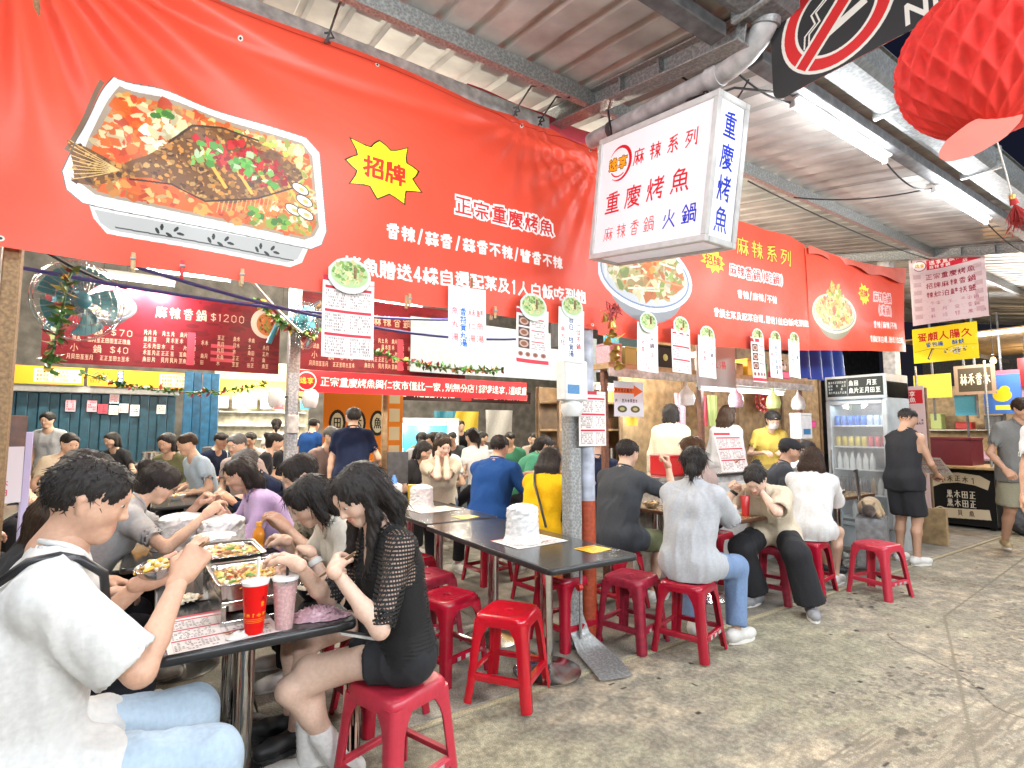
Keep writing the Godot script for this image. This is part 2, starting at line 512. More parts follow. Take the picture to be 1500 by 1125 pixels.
var S:={
	"口":[[10,15,90,15,90,88,10,88,10,15]],
	"日":[[15,5,85,5,85,95,15,95,15,5],[15,50,85,50]],
	"白":[[52,0,40,16],[15,18,85,18,85,96,15,96,15,18],[15,56,85,56]],
	"自":[[52,0,40,14],[15,15,85,15,85,97,15,97,15,15],[15,42,85,42],[15,69,85,69]],
	"目":[[15,3,85,3,85,97,15,97,15,3],[15,34,85,34],[15,66,85,66]],
	"田":[[10,10,90,10,90,92,10,92,10,10],[10,50,90,50],[50,10,50,92]],
	"木":[[5,28,95,28],[50,0,50,100],[47,30,5,82],[53,30,95,82]],
	"禾":[[75,0,28,10],[5,32,95,32],[50,6,50,100],[47,34,5,84],[53,34,95,84]],
	"火":[[50,0,48,50,8,100],[52,48,95,100],[20,28,12,54],[86,24,70,50]],
	"人":[[50,0,46,45,5,100],[48,36,68,74,98,100]],
	"不":[[5,8,95,8],[55,10,40,36,5,66],[50,30,50,100],[60,40,92,68]],
	"正":[[8,8,92,8],[50,8,50,92],[50,48,88,48],[22,42,22,92],[3,92,97,92]],
	"宀":[[50,0,50,35],[6,95,6,38,94,38,90,90]],
	"示":[[25,6,75,6],[5,36,95,36],[50,36,50,100],[30,54,12,86],[70,54,90,86]],
	"重":[[78,2,22,8],[5,20,95,20],[20,32,80,32,80,66,20,66,20,32],[20,49,80,49],[50,6,50,95],[12,80,88,80],[2,96,98,96]],
	"慶":[[50,0,50,12],[8,13,97,13],[12,13,10,60,1,99],[22,27,92,27],[40,18,40,40],[64,18,64,40],[24,40,92,40,92,28],[24,28,24,40],[28,50,20,62],[38,48,40,62,68,62,70,54],[54,46,58,55],[82,48,92,60],[46,64,22,86],[42,72,82,72,55,92,22,100],[45,78,94,100]],
	"考":[[15,13,75,13],[45,0,45,32],[3,32,97,32],[92,4,50,42,5,70],[40,56,88,50],[42,56,38,72,82,72,78,97,58,92]],
	"魚":[[40,0,14,26],[36,8,72,8,58,24],[16,26,84,26,84,70,16,70,16,26],[16,48,84,48],[50,26,50,70],[12,80,4,98],[36,80,39,96],[60,80,65,96],[86,80,97,98]],
	"辛":[[50,0,50,12],[15,15,85,15],[32,20,40,36],[68,20,60,36],[3,41,97,41],[15,64,85,64],[50,41,50,100]],
	"束":[[5,18,95,18],[50,0,50,100],[18,32,82,32,82,58,18,58,18,32],[46,60,5,92],[54,60,95,92]],
	"艹":[[3,50,97,50],[30,10,30,90],[70,10,70,90]],
	"爿":[[65,0,65,100],[65,36,10,36],[15,5,15,36],[8,64,65,64],[30,64,8,100]],
	"寽":[[45,0,10,45],[35,18,88,18,30,56],[40,30,60,42],[5,66,98,66],[72,52,72,97,50,92],[28,74,42,88]],
	"酉":[[5,8,95,8],[36,8,36,42],[64,8,64,42],[12,30,88,30,88,95,12,95,12,30],[36,42,25,56],[64,42,64,52,86,52],[12,74,88,74]],
	"貝":[[20,0,80,0,80,70,20,70,20,0],[20,24,80,24],[20,47,80,47],[36,76,8,100],[64,76,94,100]],
	"曾":[[30,0,40,14],[70,0,60,14],[10,17,90,17,90,50,10,50,10,17],[50,17,50,50],[32,24,38,42],[68,24,62,42],[22,58,78,58,78,99,22,99,22,58],[22,78,78,78]],
	"关":[[30,0,40,15],[70,0,60,15],[15,22,85,22],[5,48,95,48],[50,22,48,50,10,98],[52,50,92,98]],
	"辶":[[12,4,22,16],[3,34,24,34,12,58,24,72,8,90],[8,88,30,84,60,94,99,96]],
	"4":[[65,96,65,4,12,70,92,70]],
	"1":[[32,20,55,5,55,97]],
	"0":[[50,4,20,20,20,80,50,96,80,80,80,20,50,4]],
	"2":[[18,22,40,4,75,10,78,35,18,95,84,95]],
	"7":[[15,6,85,6,42,96]],
	"/":[[75,-5,25,105]],
	"!":[[50,5,50,66],[50,88,50,96]],
	",":[[40,80,50,86,36,102]],
	"(":[[70,-4,40,30,40,70,70,104]],
	")":[[30,-4,60,30,60,70,30,104]],
	"羊":[[32,0,40,14],[68,0,60,14],[12,18,88,18],[20,36,80,36],[5,54,95,54],[50,18,50,60]],
	"永":[[48,0,58,8],[30,22,55,22,55,98,40,92],[6,42,38,42,5,82],[90,24,62,46],[58,42,98,92]],
	"己":[[10,6,85,6,85,46,10,46],[10,46,10,94,92,94,92,76]],
	"共":[[8,25,92,25],[30,3,30,60],[70,3,70,60],[2,60,98,60],[32,68,12,98],[68,68,90,98]],
	"爫":[[85,0,12,14],[18,35,28,90],[48,32,52,88],[84,30,70,90]],
	"及":[[18,8,68,8,60,38,86,38,62,76,25,99],[30,8,25,58,5,98],[30,44,60,78,97,99]],
	"食":[[50,0,2,40],[50,0,98,38],[36,28,66,28],[25,40,75,40,75,70,25,70,25,40],[25,55,75,55],[25,70,25,97,52,88],[55,72,97,98],[82,74,65,86]],
	"反":[[86,2,20,11],[24,10,22,52,5,98],[28,36,82,36,60,72,22,98],[35,50,96,98]],
	"乞":[[30,0,8,36],[25,16,92,16],[22,42,80,42,20,84,26,96,92,96,94,78]],
	"至":[[5,8,95,8],[45,10,20,40,78,36],[65,24,86,46],[12,64,88,64],[50,46,50,94],[2,95,98,92]],
	"刂":[[25,12,25,66],[80,0,80,98,55,92]],
	"包":[[30,0,5,36],[22,16,90,16,88,66,74,64],[25,36,66,36,66,58,25,58],[25,36,25,94,94,94,96,78]],
	"扌":[[5,25,95,25],[55,0,55,97,25,88],[3,66,97,48]],
	"刀":[[5,10,90,10,84,92,62,86],[50,10,42,55,5,98]],
	"片":[[20,3,20,55,3,98],[60,0,60,34],[20,34,95,34],[20,60,76,60,76,99]],
	"卑":[[45,0,38,12],[12,14,88,14,88,54,12,54,12,14],[12,34,88,34],[50,14,42,60,22,70],[2,74,98,74],[60,56,60,100]],
	"广":[[50,0,50,12],[8,14,97,14],[12,14,10,60,0,100]],
	"系":[[82,0,20,12],[50,10,25,30,66,28],[78,22,15,55,86,50],[72,40,92,62],[50,55,50,98,38,92],[28,68,10,92],[70,65,92,92]],
	"歹":[[5,8,95,8],[45,8,5,62],[36,32,90,32,72,68,12,99],[36,52,56,68]],
	"金":[[50,0,2,36],[50,0,98,36],[28,38,72,38],[10,57,90,57],[50,38,50,95],[24,66,32,84],[76,66,66,84],[2,96,98,96]],
	"咼":[[22,38,22,2,80,2,80,38],[50,20,50,38],[22,20,50,20],[4,99,4,38,96,38,96,97,80,92],[28,56,72,56,72,84,28,84,28,56]],
	"主":[[45,0,58,12],[12,23,88,23],[18,56,82,56],[50,23,50,94],[3,95,97,95]],
	"倝":[[5,10,95,10],[50,0,50,26],[15,26,85,26,85,66,15,66,15,26],[15,46,85,46],[3,82,97,82],[50,66,50,100]],
	"亻":[[75,0,10,46],[48,30,48,100]],
	"立":[[50,0,55,12],[10,23,90,23],[25,38,36,80],[78,38,62,90],[2,95,98,95]],
	"亠":[[50,0,50,50],[2,62,98,62]],
	"子":[[15,5,85,5,52,36],[52,36,52,94,32,88],[2,52,98,52]],
	"兔":[[40,0,14,26],[36,8,72,8,58,24],[16,26,84,26,84,56,16,56,16,26],[50,26,45,60,8,98],[60,56,60,94,98,94,98,78]],
	"丸":[[8,40,70,34,72,88,96,92,98,76],[42,0,40,50,8,98],[22,52,46,70]],
	"氵":[[20,5,60,20],[5,36,50,50],[10,97,70,60]],
	"昜":[[20,0,80,0,80,36,20,36,20,0],[20,18,80,18],[2,48,98,48],[36,50,8,74],[30,62,94,62,86,99,70,94],[54,62,18,92],[74,64,42,99]],
	"月":[[25,3,22,60,5,99],[25,3,85,3,85,97,66,92],[25,34,85,34],[25,64,85,64]],
	"久":[[45,0,8,45],[38,18,75,18,55,60,5,98],[48,42,96,98]],
	"疋":[[10,8,88,8,78,26],[50,8,50,88],[50,48,86,48],[26,42,22,70,5,96],[16,70,48,92,98,96]],
	"虫":[[18,12,82,12,82,56,18,56,18,12],[50,0,50,88],[8,92,86,84],[78,70,94,98]],
	"頁":[[5,4,95,4],[50,4,42,20],[20,20,80,20,80,78,20,78,20,20],[20,40,80,40],[20,58,80,58],[36,82,8,100],[64,82,94,100]],
	"小":[[50,0,50,97,36,90],[24,30,5,72],[74,30,96,72]],
	"巾":[[15,20,15,82],[15,22,85,22,85,78,70,74],[50,0,50,100]],
	"匕":[[85,12,20,45],[20,0,20,94,92,94,94,74]],
	"止":[[50,0,50,94],[50,40,88,40],[20,32,20,94],[2,95,98,95]],
	"豕":[[5,6,95,6],[50,6,8,40],[42,24,58,60,50,97,34,90],[50,45,8,70],[55,60,8,96],[90,28,60,50],[56,50,97,96]],
	"一":[[4,50,96,50]],
	"二":[[15,18,85,18],[3,90,97,90]],
	"八":[[38,5,30,50,4,98],[58,2,70,50,98,98]],
	"言":[[50,0,56,10],[4,18,96,18],[20,36,80,36],[20,54,80,54],[20,70,80,70,80,98,20,98,20,70]],
	"隹":[[35,0,8,45],[28,25,28,100],[60,0,68,12],[28,18,95,18],[28,42,90,42],[28,66,90,66],[28,94,98,94],[60,18,60,94]],
	"灬":[[12,20,4,95],[38,20,40,90],[62,20,66,90],[88,20,98,95]],
	"無":[[30,0,8,26],[22,13,92,13],[2,36,98,36],[22,13,22,62],[42,13,42,62],[62,13,62,62],[82,13,82,62],[2,62,98,62],[12,76,4,98],[38,76,40,96],[62,76,66,96],[88,76,98,98]],
	"占":[[50,0,50,42],[50,20,92,20],[16,44,84,44,84,96,16,96,16,44]],
	"夜":[[50,0,50,14],[3,16,97,16],[30,22,5,60],[20,44,20,99],[60,24,36,62],[56,36,88,36,74,70,38,99],[52,48,64,58],[48,56,97,99]],
	"未":[[18,20,82,20],[4,46,96,46],[50,0,50,100],[46,48,5,88],[54,48,95,88]],
	"皿":[[15,10,85,10,85,90,15,90,15,10],[38,10,38,90],[62,10,62,90],[2,92,98,92]],
	"臼":[[12,6,8,92],[12,10,40,10],[10,50,40,50],[8,92,92,92],[60,10,90,10,92,92],[60,50,90,50]],
	"牛":[[28,0,8,40],[20,22,88,22],[3,54,97,54],[50,0,50,100]],
	"斗":[[28,10,42,24],[20,36,36,50],[4,72,96,62],[66,0,66,100]],
	"N":[[12,98,12,4,86,98,86,4]],
	"o":[[50,38,20,52,20,84,50,98,80,84,80,52,50,38]],
	"$":[[82,20,50,10,20,24,30,46,72,56,80,78,50,92,16,82],[50,0,50,102]],
}
var COMP:={
	"宗":[["宀",0,0,100,38],["示",5,36,90,64]],"烤":[["火",0,2,36,96],["考",36,0,64,100]],"香":[["禾",5,0,90,54],["日",18,54,64,46]],
	"辣":[["辛",0,0,46,100],["束",48,0,52,100]],"蒜":[["艹",0,0,100,28],["示",0,28,48,72],["示",52,28,48,72]],
	"醬":[["爿",0,0,40,48],["寽",40,0,60,50],["酉",15,50,70,50]],"贈":[["貝",0,2,38,96],["曾",40,0,60,100]],
	"送":[["辶",0,0,100,100],["关",32,0,64,82]],"樣":[["木",0,0,40,100],["羊",42,0,58,44],["永",42,42,58,58]],
	"選":[["辶",0,0,100,100],["己",32,0,30,34],["己",66,0,30,34],["共",32,34,66,50]],"配":[["酉",0,2,48,96],["己",54,8,46,88]],
	"菜":[["艹",0,0,100,26],["爫",10,26,80,24],["木",5,48,90,52]],"飯":[["食",0,0,46,100],["反",48,0,52,100]],
	"吃":[["口",0,15,36,65],["乞",38,0,62,100]],"到":[["至",0,0,60,100],["刂",62,0,38,100]],"飽":[["食",0,0,46,100],["包",48,0,52,100]],
	"招":[["扌",0,0,40,100],["刀",44,0,54,46],["口",44,50,54,48]],"牌":[["片",0,0,36,100],["卑",38,0,62,100]],
	"林":[["木",0,0,48,100],["木",52,0,48,100]],"麻":[["广",0,0,100,100],["木",18,24,38,76],["木",58,24,40,76]],
	"列":[["歹",0,0,58,100],["刂",62,0,38,100]],"鍋":[["金",0,0,46,100],["咼",48,0,52,100]],"乾":[["倝",0,0,46,100],["乞",50,0,50,100]],
	"位":[["亻",0,0,36,100],["立",38,0,62,100]],"逸":[["辶",0,0,100,100],["兔",34,0,62,84]],"享":[["亠",0,0,100,28],["口",20,24,60,30],["子",8,54,84,46]],
	"湯":[["氵",0,0,28,100],["昜",30,0,70,100]],"腸":[["月",0,0,38,100],["昜",40,0,60,100]],"蛋":[["疋",0,0,100,50],["虫",10,48,80,52]],
	"願":[["广",0,0,54,100],["白",16,18,34,42],["小",14,60,38,40],["頁",56,0,44,100]],"菇":[["艹",0,0,100,26],["子",0,26,48,74],["占",52,26,46,74]],
	"貢":[["一",10,0,80,20],["一",0,20,100,20],["貝",12,38,76,62]],"竹":[["禾",0,0,46,100],["禾",54,0,46,100]],
	"仁":[["亻",0,0,38,100],["二",42,10,58,80]],"市":[["亠",0,0,100,30],["巾",8,26,84,74]],"此":[["止",0,0,50,100],["匕",54,0,46,100]],
	"家":[["宀",0,0,100,34],["豕",5,30,90,70]],"別":[["口",4,0,48,36],["刀",0,40,56,60],["刂",64,0,36,100]],"分":[["八",0,0,100,50],["刀",12,42,76,58]],
	"店":[["广",0,0,100,100],["占",22,22,74,76]],"認":[["言",0,0,40,100],["刀",44,0,56,52],["小",44,54,56,46]],"準":[["氵",0,0,30,58],["隹",30,0,70,62],["辛",20,60,60,40]],
	"溫":[["氵",0,0,28,100],["日",36,0,58,50],["皿",30,52,70,48]],"暖":[["日",0,8,34,80],["爫",38,0,62,30],["反",38,30,62,70]],"味":[["口",0,15,34,60],["未",36,0,64,100]],
	"僅":[["亻",0,0,34,100],["艹",36,0,64,26],["重",36,24,64,76]],"興":[["臼",0,0,100,58],["口",36,8,28,36],["共",0,50,100,50]],
	"炒":[["火",0,0,40,100],["小",44,0,56,60],["一",44,60,56,40]],"海":[["氵",0,0,28,100],["白",32,0,66,100]],"鮮":[["魚",0,0,48,100],["羊",52,0,48,100]],
	"拼":[["扌",0,0,40,100],["关",42,0,58,100]],"盤":[["白",4,0,40,50],["反",50,0,48,50],["皿",4,54,92,46]],"料":[["木",0,0,46,100],["斗",48,0,52,100]],
	"豆":[["一",5,0,90,16],["口",15,16,70,44],["立",5,50,90,50]],"王":[["二",5,0,90,100],["一",12,25,76,45],["1",20,10,60,85]],"肉":[["巾",5,0,90,100],["人",25,30,50,60]],"餅":[["食",0,0,46,100],["关",48,0,52,100]],
	"酥":[["酉",0,2,46,96],["禾",50,0,50,100]],"黑":[["田",12,0,76,46],["主",5,30,90,46],["灬",0,76,100,24]],"特":[["牛",0,0,40,100],["至",44,0,56,100]],
}
class Painter:
	var im:Image
	var W:int
	var H:int
	var X:=Transform2D.IDENTITY
	var S:Dictionary
	var COMP:Dictionary
	func _init(w:int,h:int,c:Color,s:Dictionary,cm:Dictionary) -> void:
		W=w; H=h; S=s; COMP=cm
		im=Image.create(w,h,false,Image.FORMAT_RGBA8)
		im.fill(c)
	func poly(pts:Array,c:Color) -> void:
		var q:=PackedVector2Array()
		var y0:=1e9
		var y1:=-1e9
		for p in pts:
			var t:Vector2=X*p
			q.append(t)
			y0=minf(y0,t.y); y1=maxf(y1,t.y)
		var m:=q.size()
		for y in range(maxi(0,int(floor(y0))),mini(H,int(ceil(y1))+1)):
			var yy:=y+0.5
			var xs:=PackedFloat32Array()
			for i in m:
				var a:=q[i]
				var b:=q[(i+1) % m]
				if (a.y<=yy) != (b.y<=yy):
					xs.append(a.x+(yy - a.y)/(b.y - a.y)*(b.x - a.x))
			xs.sort()
			for k in range(0,xs.size() - 1,2):
				var xa:=maxi(0,int(round(xs[k])))
				var xb:=mini(W,int(round(xs[k+1])))
				if xb > xa:im.fill_rect(Rect2i(xa,y,xb - xa,1),c)
	func rect(x:float,y:float,w:float,h:float,c:Color) -> void:
		poly([Vector2(x,y),Vector2(x+w,y),Vector2(x+w,y+h),Vector2(x,y+h)],c)
	func disc(p:Vector2,rx:float,ry:float,c:Color,n:=16,rot:=0.0) -> void:
		var q:=[]
		for k in n:
			var a:=TAU*k/n
			q.append(p+Vector2(cos(a)*rx,sin(a)*ry).rotated(rot))
		poly(q,c)
	func line(pts:Array,w:float,c:Color,joins:=true) -> void:
		for i in pts.size() - 1:
			var a:Vector2=pts[i]
			var b:Vector2=pts[i+1]
			var d:=(b - a)
			if d.length() < 0.01:continue
			d=d.normalized()*w*0.5
			var s:=Vector2(-d.y,d.x)
			poly([a+s - d*0.6,b+s+d*0.6,b - s+d*0.6,a - s - d*0.6],c)
			if joins and w > 4.0 and i > 0:disc(a,w*0.5,w*0.5,c,8)
	func glyph(ch:String,x:float,y:float,w:float,h:float,t:float,c:Color) -> void:
		if COMP.has(ch):
			for k in COMP[ch]:
				glyph(k[0],x+w*k[1]/100.0,y+h*k[2]/100.0,w*k[3]/100.0,h*k[4]/100.0,t,c)
			return
		if not S.has(ch):return
		for st in S[ch]:
			var pts:=[]
			for k in range(0,st.size(),2):
				pts.append(Vector2(x+st[k]*w/100.0,y+st[k+1]*h/100.0))
			line(pts,t,c,t > 5.0)
	func text(s:String,x:float,y:float,size:float,gap:float,t:float,c:Color,vertical:=false,narrow:=1.0) -> float:
		var at:=0.0
		for ch in s:
			var w:=size*narrow
			if ch in ["/","1","!",",","(",")","4"]:w*=0.55
			if vertical:glyph(ch,x,y+at,size*narrow,size,t,c)
			else:glyph(ch,x+at,y,w,size,t,c)
			at+=(size if vertical else w)+gap
		return at
func painter(w:int,h:int,c:Color) -> Painter:
	return Painter.new(w,h,c,S,COMP)
func tiny_print(p:Painter,x:float,y:float,w:float,h:float,rows:int,c:Color,dens:=0.75) -> void:
	var rh:=h/rows
	for r in rows:
		var xx:=x
		while xx < x+w - rh*0.5:
			var cw:=rh*0.62
			if rng.randf() < dens:
				p.glyph(["田","禾","正","木","月","王","片","至","魚","貝"][rng.randi() % 10],xx,y+r*rh+rh*0.12,cw*0.82,rh*0.7,maxf(1.0,rh*0.09),c)
			xx+=cw
			if rng.randf() < 0.12:xx+=cw*1.4
func food_scatter(p:Painter,inside:Array,n:int,cols:Array,smin:float,smax:float) -> void:
	var pv:=PackedVector2Array(inside)
	var bb:=Rect2(pv[0],Vector2.ZERO)
	for q in pv:bb=bb.expand(q)
	var made:=0
	var tries:=0
	while made < n and tries < n*4:
		tries+=1
		var q:=bb.position+Vector2(rng.randf(),rng.randf())*bb.size
		if not Geometry2D.is_point_in_polygon(q,pv):continue
		made+=1
		var s:=rng.randf_range(smin,smax)
		var pts:=[]
		var m:=rng.randi_range(4,7)
		var st:=rng.randf_range(0.35,1.0)
		var ro:=rng.randf()*TAU
		for k in m:
			pts.append(q+(Vector2(cos(TAU*k/m),sin(TAU*k/m)*st)*s*rng.randf_range(0.7,1.2)).rotated(ro))
		var c:Color=cols[rng.randi() % cols.size()]
		p.poly(pts,c.darkened(rng.randf()*0.25))
class Bone:
	var a:Vector3
	var b:Vector3
	var ra:float
	var rb:float
	var k:float
	var op:=0
	var flat:=false
	func _init(a_:Vector3,b_:Vector3,ra_:float,rb_:float,k_:=0.03,op_:=0,flat_:=false) -> void:
		a=a_; b=b_; ra=ra_; rb=rb_; k=k_; op=op_; flat=flat_
func sdf(bones:Array,cell:float) -> MB:
	var lo:=Vector3(1e9,1e9,1e9)
	var hi:=-lo
	for bo:Bone in bones:
		if bo.op==1:continue
		var r:=maxf(bo.ra,bo.rb)+cell*2.0
		lo=lo.min(bo.a.min(bo.b) - Vector3.ONE*r)
		hi=hi.max(bo.a.max(bo.b)+Vector3.ONE*r)
	var nx:=int((hi.x - lo.x)/cell)+2
	var ny:=int((hi.y - lo.y)/cell)+2
	var nz:=int((hi.z - lo.z)/cell)+2
	var f:=PackedFloat32Array()
	f.resize(nx*ny*nz)
	f.fill(1.0)
	var rx0:=PackedInt32Array()
	rx0.resize(ny*nz)
	rx0.fill(nx)
	var rx1:=PackedInt32Array()
	rx1.resize(ny*nz)
	rx1.fill(-1)
	for bo:Bone in bones:
		var a:=bo.a
		var ba:=bo.b - bo.a
		var inv:=1.0/maxf(ba.length_squared(),1e-9)
		var ra:=bo.ra
		var dr:=bo.rb - bo.ra
		var k:=bo.k
		var k4:=0.25/maxf(k,1e-5)
		var cut:=bo.op==1
		var flat:=bo.flat
		var dirn:=ba.normalized()
		var blen:=ba.length()
		var pad:=maxf(bo.ra,bo.rb)+k*0.6+cell*1.6
		var l:=(bo.a.min(bo.b) - Vector3.ONE*pad - lo)/cell
		var h:=(bo.a.max(bo.b)+Vector3.ONE*pad - lo)/cell
		var x0:=maxi(0,int(l.x)); var x1:=mini(nx - 1,int(h.x)+1)
		var y0:=maxi(0,int(l.y)); var y1:=mini(ny - 1,int(h.y)+1)
		var z0:=maxi(0,int(l.z)); var z1:=mini(nz - 1,int(h.z)+1)
		for z in range(z0,z1+1):
			for y in range(y0,y1+1):
				var row:=z*ny+y
				var base:=row*nx
				var q:=Vector3(lo.x+x0*cell,lo.y+y*cell,lo.z+z*cell) - a
				if not cut:
					if x0 < rx0[row]:rx0[row]=x0
					if x1 > rx1[row]:rx1[row]=x1
				for x in range(base+x0,base+x1+1):
					var t:=clampf(q.dot(ba)*inv,0.0,1.0)
					var d:=(q - ba*t).length() - ra - dr*t
					if flat:d=maxf(d,q.dot(dirn) - blen)
					var g:=f[x]
					if cut:
						if -d > g:f[x]=-d
					else:
						var hh:=k - absf(g - d)
						if hh > 0.0:f[x]=minf(g,d) - hh*hh*k4
						elif d < g:f[x]=d
					q.x+=cell
	var vid:=PackedInt32Array()
	vid.resize(nx*ny*nz)
	vid.fill(-1)
	var out:=MB.new()
	var sy:=nx
	var sz:=nx*ny
	var vs:=PackedVector3Array()
	var ns:=PackedVector3Array()
	var cells:=PackedInt32Array()
	for z in nz - 1:
		for y in ny - 1:
			var row:=z*ny+y
			var xa:=mini(mini(rx0[row],rx0[row+1]),mini(rx0[row+ny],rx0[row+ny+1]))
			var xb:=maxi(maxi(rx1[row],rx1[row+1]),maxi(rx1[row+ny],rx1[row+ny+1]))
			var i:=row*nx+xa
			for x in range(xa,mini(xb,nx - 2)+1):
				var a:=f[i]; var b:=f[i+1]; var c:=f[i+sy]; var d:=f[i+sy+1]
				var e:=f[i+sz]; var g:=f[i+sz+1]; var h:=f[i+sz+sy]; var j:=f[i+sz+sy+1]
				var mn:=minf(minf(minf(a,b),minf(c,d)),minf(minf(e,g),minf(h,j)))
				if mn < 0.0 and maxf(maxf(maxf(a,b),maxf(c,d)),maxf(maxf(e,g),maxf(h,j)))>=0.0:
					var s:=Vector3.ZERO
					var n:=0
					if (a < 0.0) != (b < 0.0):s+=Vector3(a/(a - b),0,0); n+=1
					if (c < 0.0) != (d < 0.0):s+=Vector3(c/(c - d),1,0); n+=1
					if (e < 0.0) != (g < 0.0):s+=Vector3(e/(e - g),0,1); n+=1
					if (h < 0.0) != (j < 0.0):s+=Vector3(h/(h - j),1,1); n+=1
					if (a < 0.0) != (c < 0.0):s+=Vector3(0,a/(a - c),0); n+=1
					if (b < 0.0) != (d < 0.0):s+=Vector3(1,b/(b - d),0); n+=1
					if (e < 0.0) != (h < 0.0):s+=Vector3(0,e/(e - h),1); n+=1
					if (g < 0.0) != (j < 0.0):s+=Vector3(1,g/(g - j),1); n+=1
					if (a < 0.0) != (e < 0.0):s+=Vector3(0,0,a/(a - e)); n+=1
					if (b < 0.0) != (g < 0.0):s+=Vector3(1,0,b/(b - g)); n+=1
					if (c < 0.0) != (h < 0.0):s+=Vector3(0,1,c/(c - h)); n+=1
					if (d < 0.0) != (j < 0.0):s+=Vector3(1,1,d/(d - j)); n+=1
					s /= n
					vid[i]=vs.size()
					vs.append(lo+(Vector3(x,y,z)+s)*cell)
					ns.append(Vector3(b+d+g+j - a - c - e - h,c+d+h+j - a - b - e - g,e+g+h+j - a - b - c - d).normalized())
					cells.append(i)
				i+=1
	var idx:=PackedInt32Array()
	for n in cells.size():
		var i:=cells[n]
		var s0:=f[i] < 0.0
		if s0 != (f[i+1] < 0.0):
			var p:=vid[i - sy]; var q:=vid[i - sz]; var r:=vid[i - sy - sz]
			if p>=0 and q>=0 and r>=0:
				if s0:idx.append_array([n,r,p,n,q,r])
				else:idx.append_array([n,p,r,n,r,q])
		if s0 != (f[i+sy] < 0.0):
			var p:=vid[i - sz]; var q:=vid[i - 1]; var r:=vid[i - 1 - sz]
			if p>=0 and q>=0 and r>=0:
				if s0:idx.append_array([n,r,p,n,q,r])
				else:idx.append_array([n,p,r,n,r,q])
		if s0 != (f[i+sz] < 0.0):
			var p:=vid[i - 1]; var q:=vid[i - sy]; var r:=vid[i - 1 - sy]
			if p>=0 and q>=0 and r>=0:
				if s0:idx.append_array([n,r,p,n,q,r])
				else:idx.append_array([n,p,r,n,r,q])
	out.v=vs
	out.n=ns
	out.idx=idx
	out.uv.resize(vs.size())
	out.col.resize(vs.size())
	out.col.fill(Color.WHITE)
	return out
func renormal(o:MB) -> void:
	var nn:=PackedVector3Array()
	nn.resize(o.v.size())
	for k in range(0,o.idx.size(),3):
		var a:=o.idx[k]; var b:=o.idx[k+1]; var c:=o.idx[k+2]
		var fn:=(o.v[c] - o.v[a]).cross(o.v[b] - o.v[a])
		nn[a]+=fn; nn[b]+=fn; nn[c]+=fn
	for k in nn.size():
		var q:=nn[k].normalized()
		o.n[k]=q if q.dot(o.n[k])>=0 else -q
var fold_noise:FastNoiseLite
func wrinkle(o:MB,amp:float,seed_shift:float,stretch:=Vector3(1,0.28,1),freq:=5.5,calm:=[]) -> void:
	if fold_noise==null:
		fold_noise=FastNoiseLite.new()
		fold_noise.noise_type=FastNoiseLite.TYPE_SIMPLEX_SMOOTH
		fold_noise.frequency=1.0
		fold_noise.fractal_octaves=2
		fold_noise.seed=5
	for k in o.v.size():
		var q:=o.v[k]
		var p:=q*stretch*freq+Vector3(seed_shift,seed_shift*0.7,0)
		var w:=fold_noise.get_noise_3dv(p+Vector3(0,p.x*0.5+p.z*0.3,0))
		var r:=1.0 - absf(w)*3.0
		var w2:=fold_noise.get_noise_3dv(Vector3(p.x*1.7+p.y*1.1,p.y*2.3 - p.x*0.8,p.z*1.7+9.0))
		var am:=amp
		for cm in calm:am*=smoothstep(0.3,1.0,q.distance_to(cm[0])/cm[1])
		o.v[k]+=o.n[k]*am*(maxf(r,-0.2)*0.75+0.22*w2)
	renormal(o)
var hand_cache:={}
func hand_shape(pose:String,cell:float) -> MB:
	var key:=pose+str(cell)
	if hand_cache.has(key):return hand_cache[key]
	var bones:=[]
	var curl:={"relaxed":[22.0,28.0,18.0],"grip":[62.0,72.0,40.0],"pinch":[48.0,52.0,25.0],"flat":[6.0,8.0,5.0]}[pose] as Array
	bones.append(Bone.new(Vector3(0,-0.02,0),Vector3(0,0.02,0),0.026,0.027,0.02))
	var fx:=[0.029,0.010,-0.010,-0.028]
	var fl:=[[0.041,0.025,0.020],[0.045,0.029,0.021],[0.042,0.027,0.020],[0.033,0.020,0.018]]
	for i in 4:
		var kn:=Vector3(fx[i],0.088 - absf(i - 1.2)*0.005,0.0)
		bones.append(Bone.new(Vector3(fx[i]*0.6,0.015,0.0),kn,0.017,0.0125,0.018))
		var ang:=0.0
		var p:=kn
		var ex:=0.0
		if pose=="pinch":ex=-22.0 if i < 2 else 18.0
		for s in 3:
			ang+=deg_to_rad(curl[s]+(ex if s < 2 else 0.0)+i*3.0)
			var q:Vector3=p+Vector3(fx[i]*0.12*(1 - s*0.3),cos(ang),sin(ang)).normalized()*fl[i][s]
			bones.append(Bone.new(p,q,0.0098 - s*0.0008,0.0090 - s*0.0010,0.006))
			p=q
	var t0:=Vector3(0.022,0.018,0.008)
	var t1:Vector3
	var t2:Vector3
	var t3:Vector3
	if pose=="flat" or pose=="relaxed":
		t1=Vector3(0.050,0.045,0.022); t2=Vector3(0.060,0.078,0.032); t3=Vector3(0.060,0.105,0.040)
	else:
		t1=Vector3(0.044,0.042,0.034); t2=Vector3(0.040,0.072,0.052); t3=Vector3(0.026,0.094,0.058)
	bones.append(Bone.new(t0,t1,0.018,0.0135,0.016))
	bones.append(Bone.new(t1,t2,0.0125,0.0110,0.006))
	bones.append(Bone.new(t2,t3,0.0112,0.0088,0.005))
	hand_cache[key]=sdf(bones,cell)
	return hand_cache[key]
var head_cache:={}
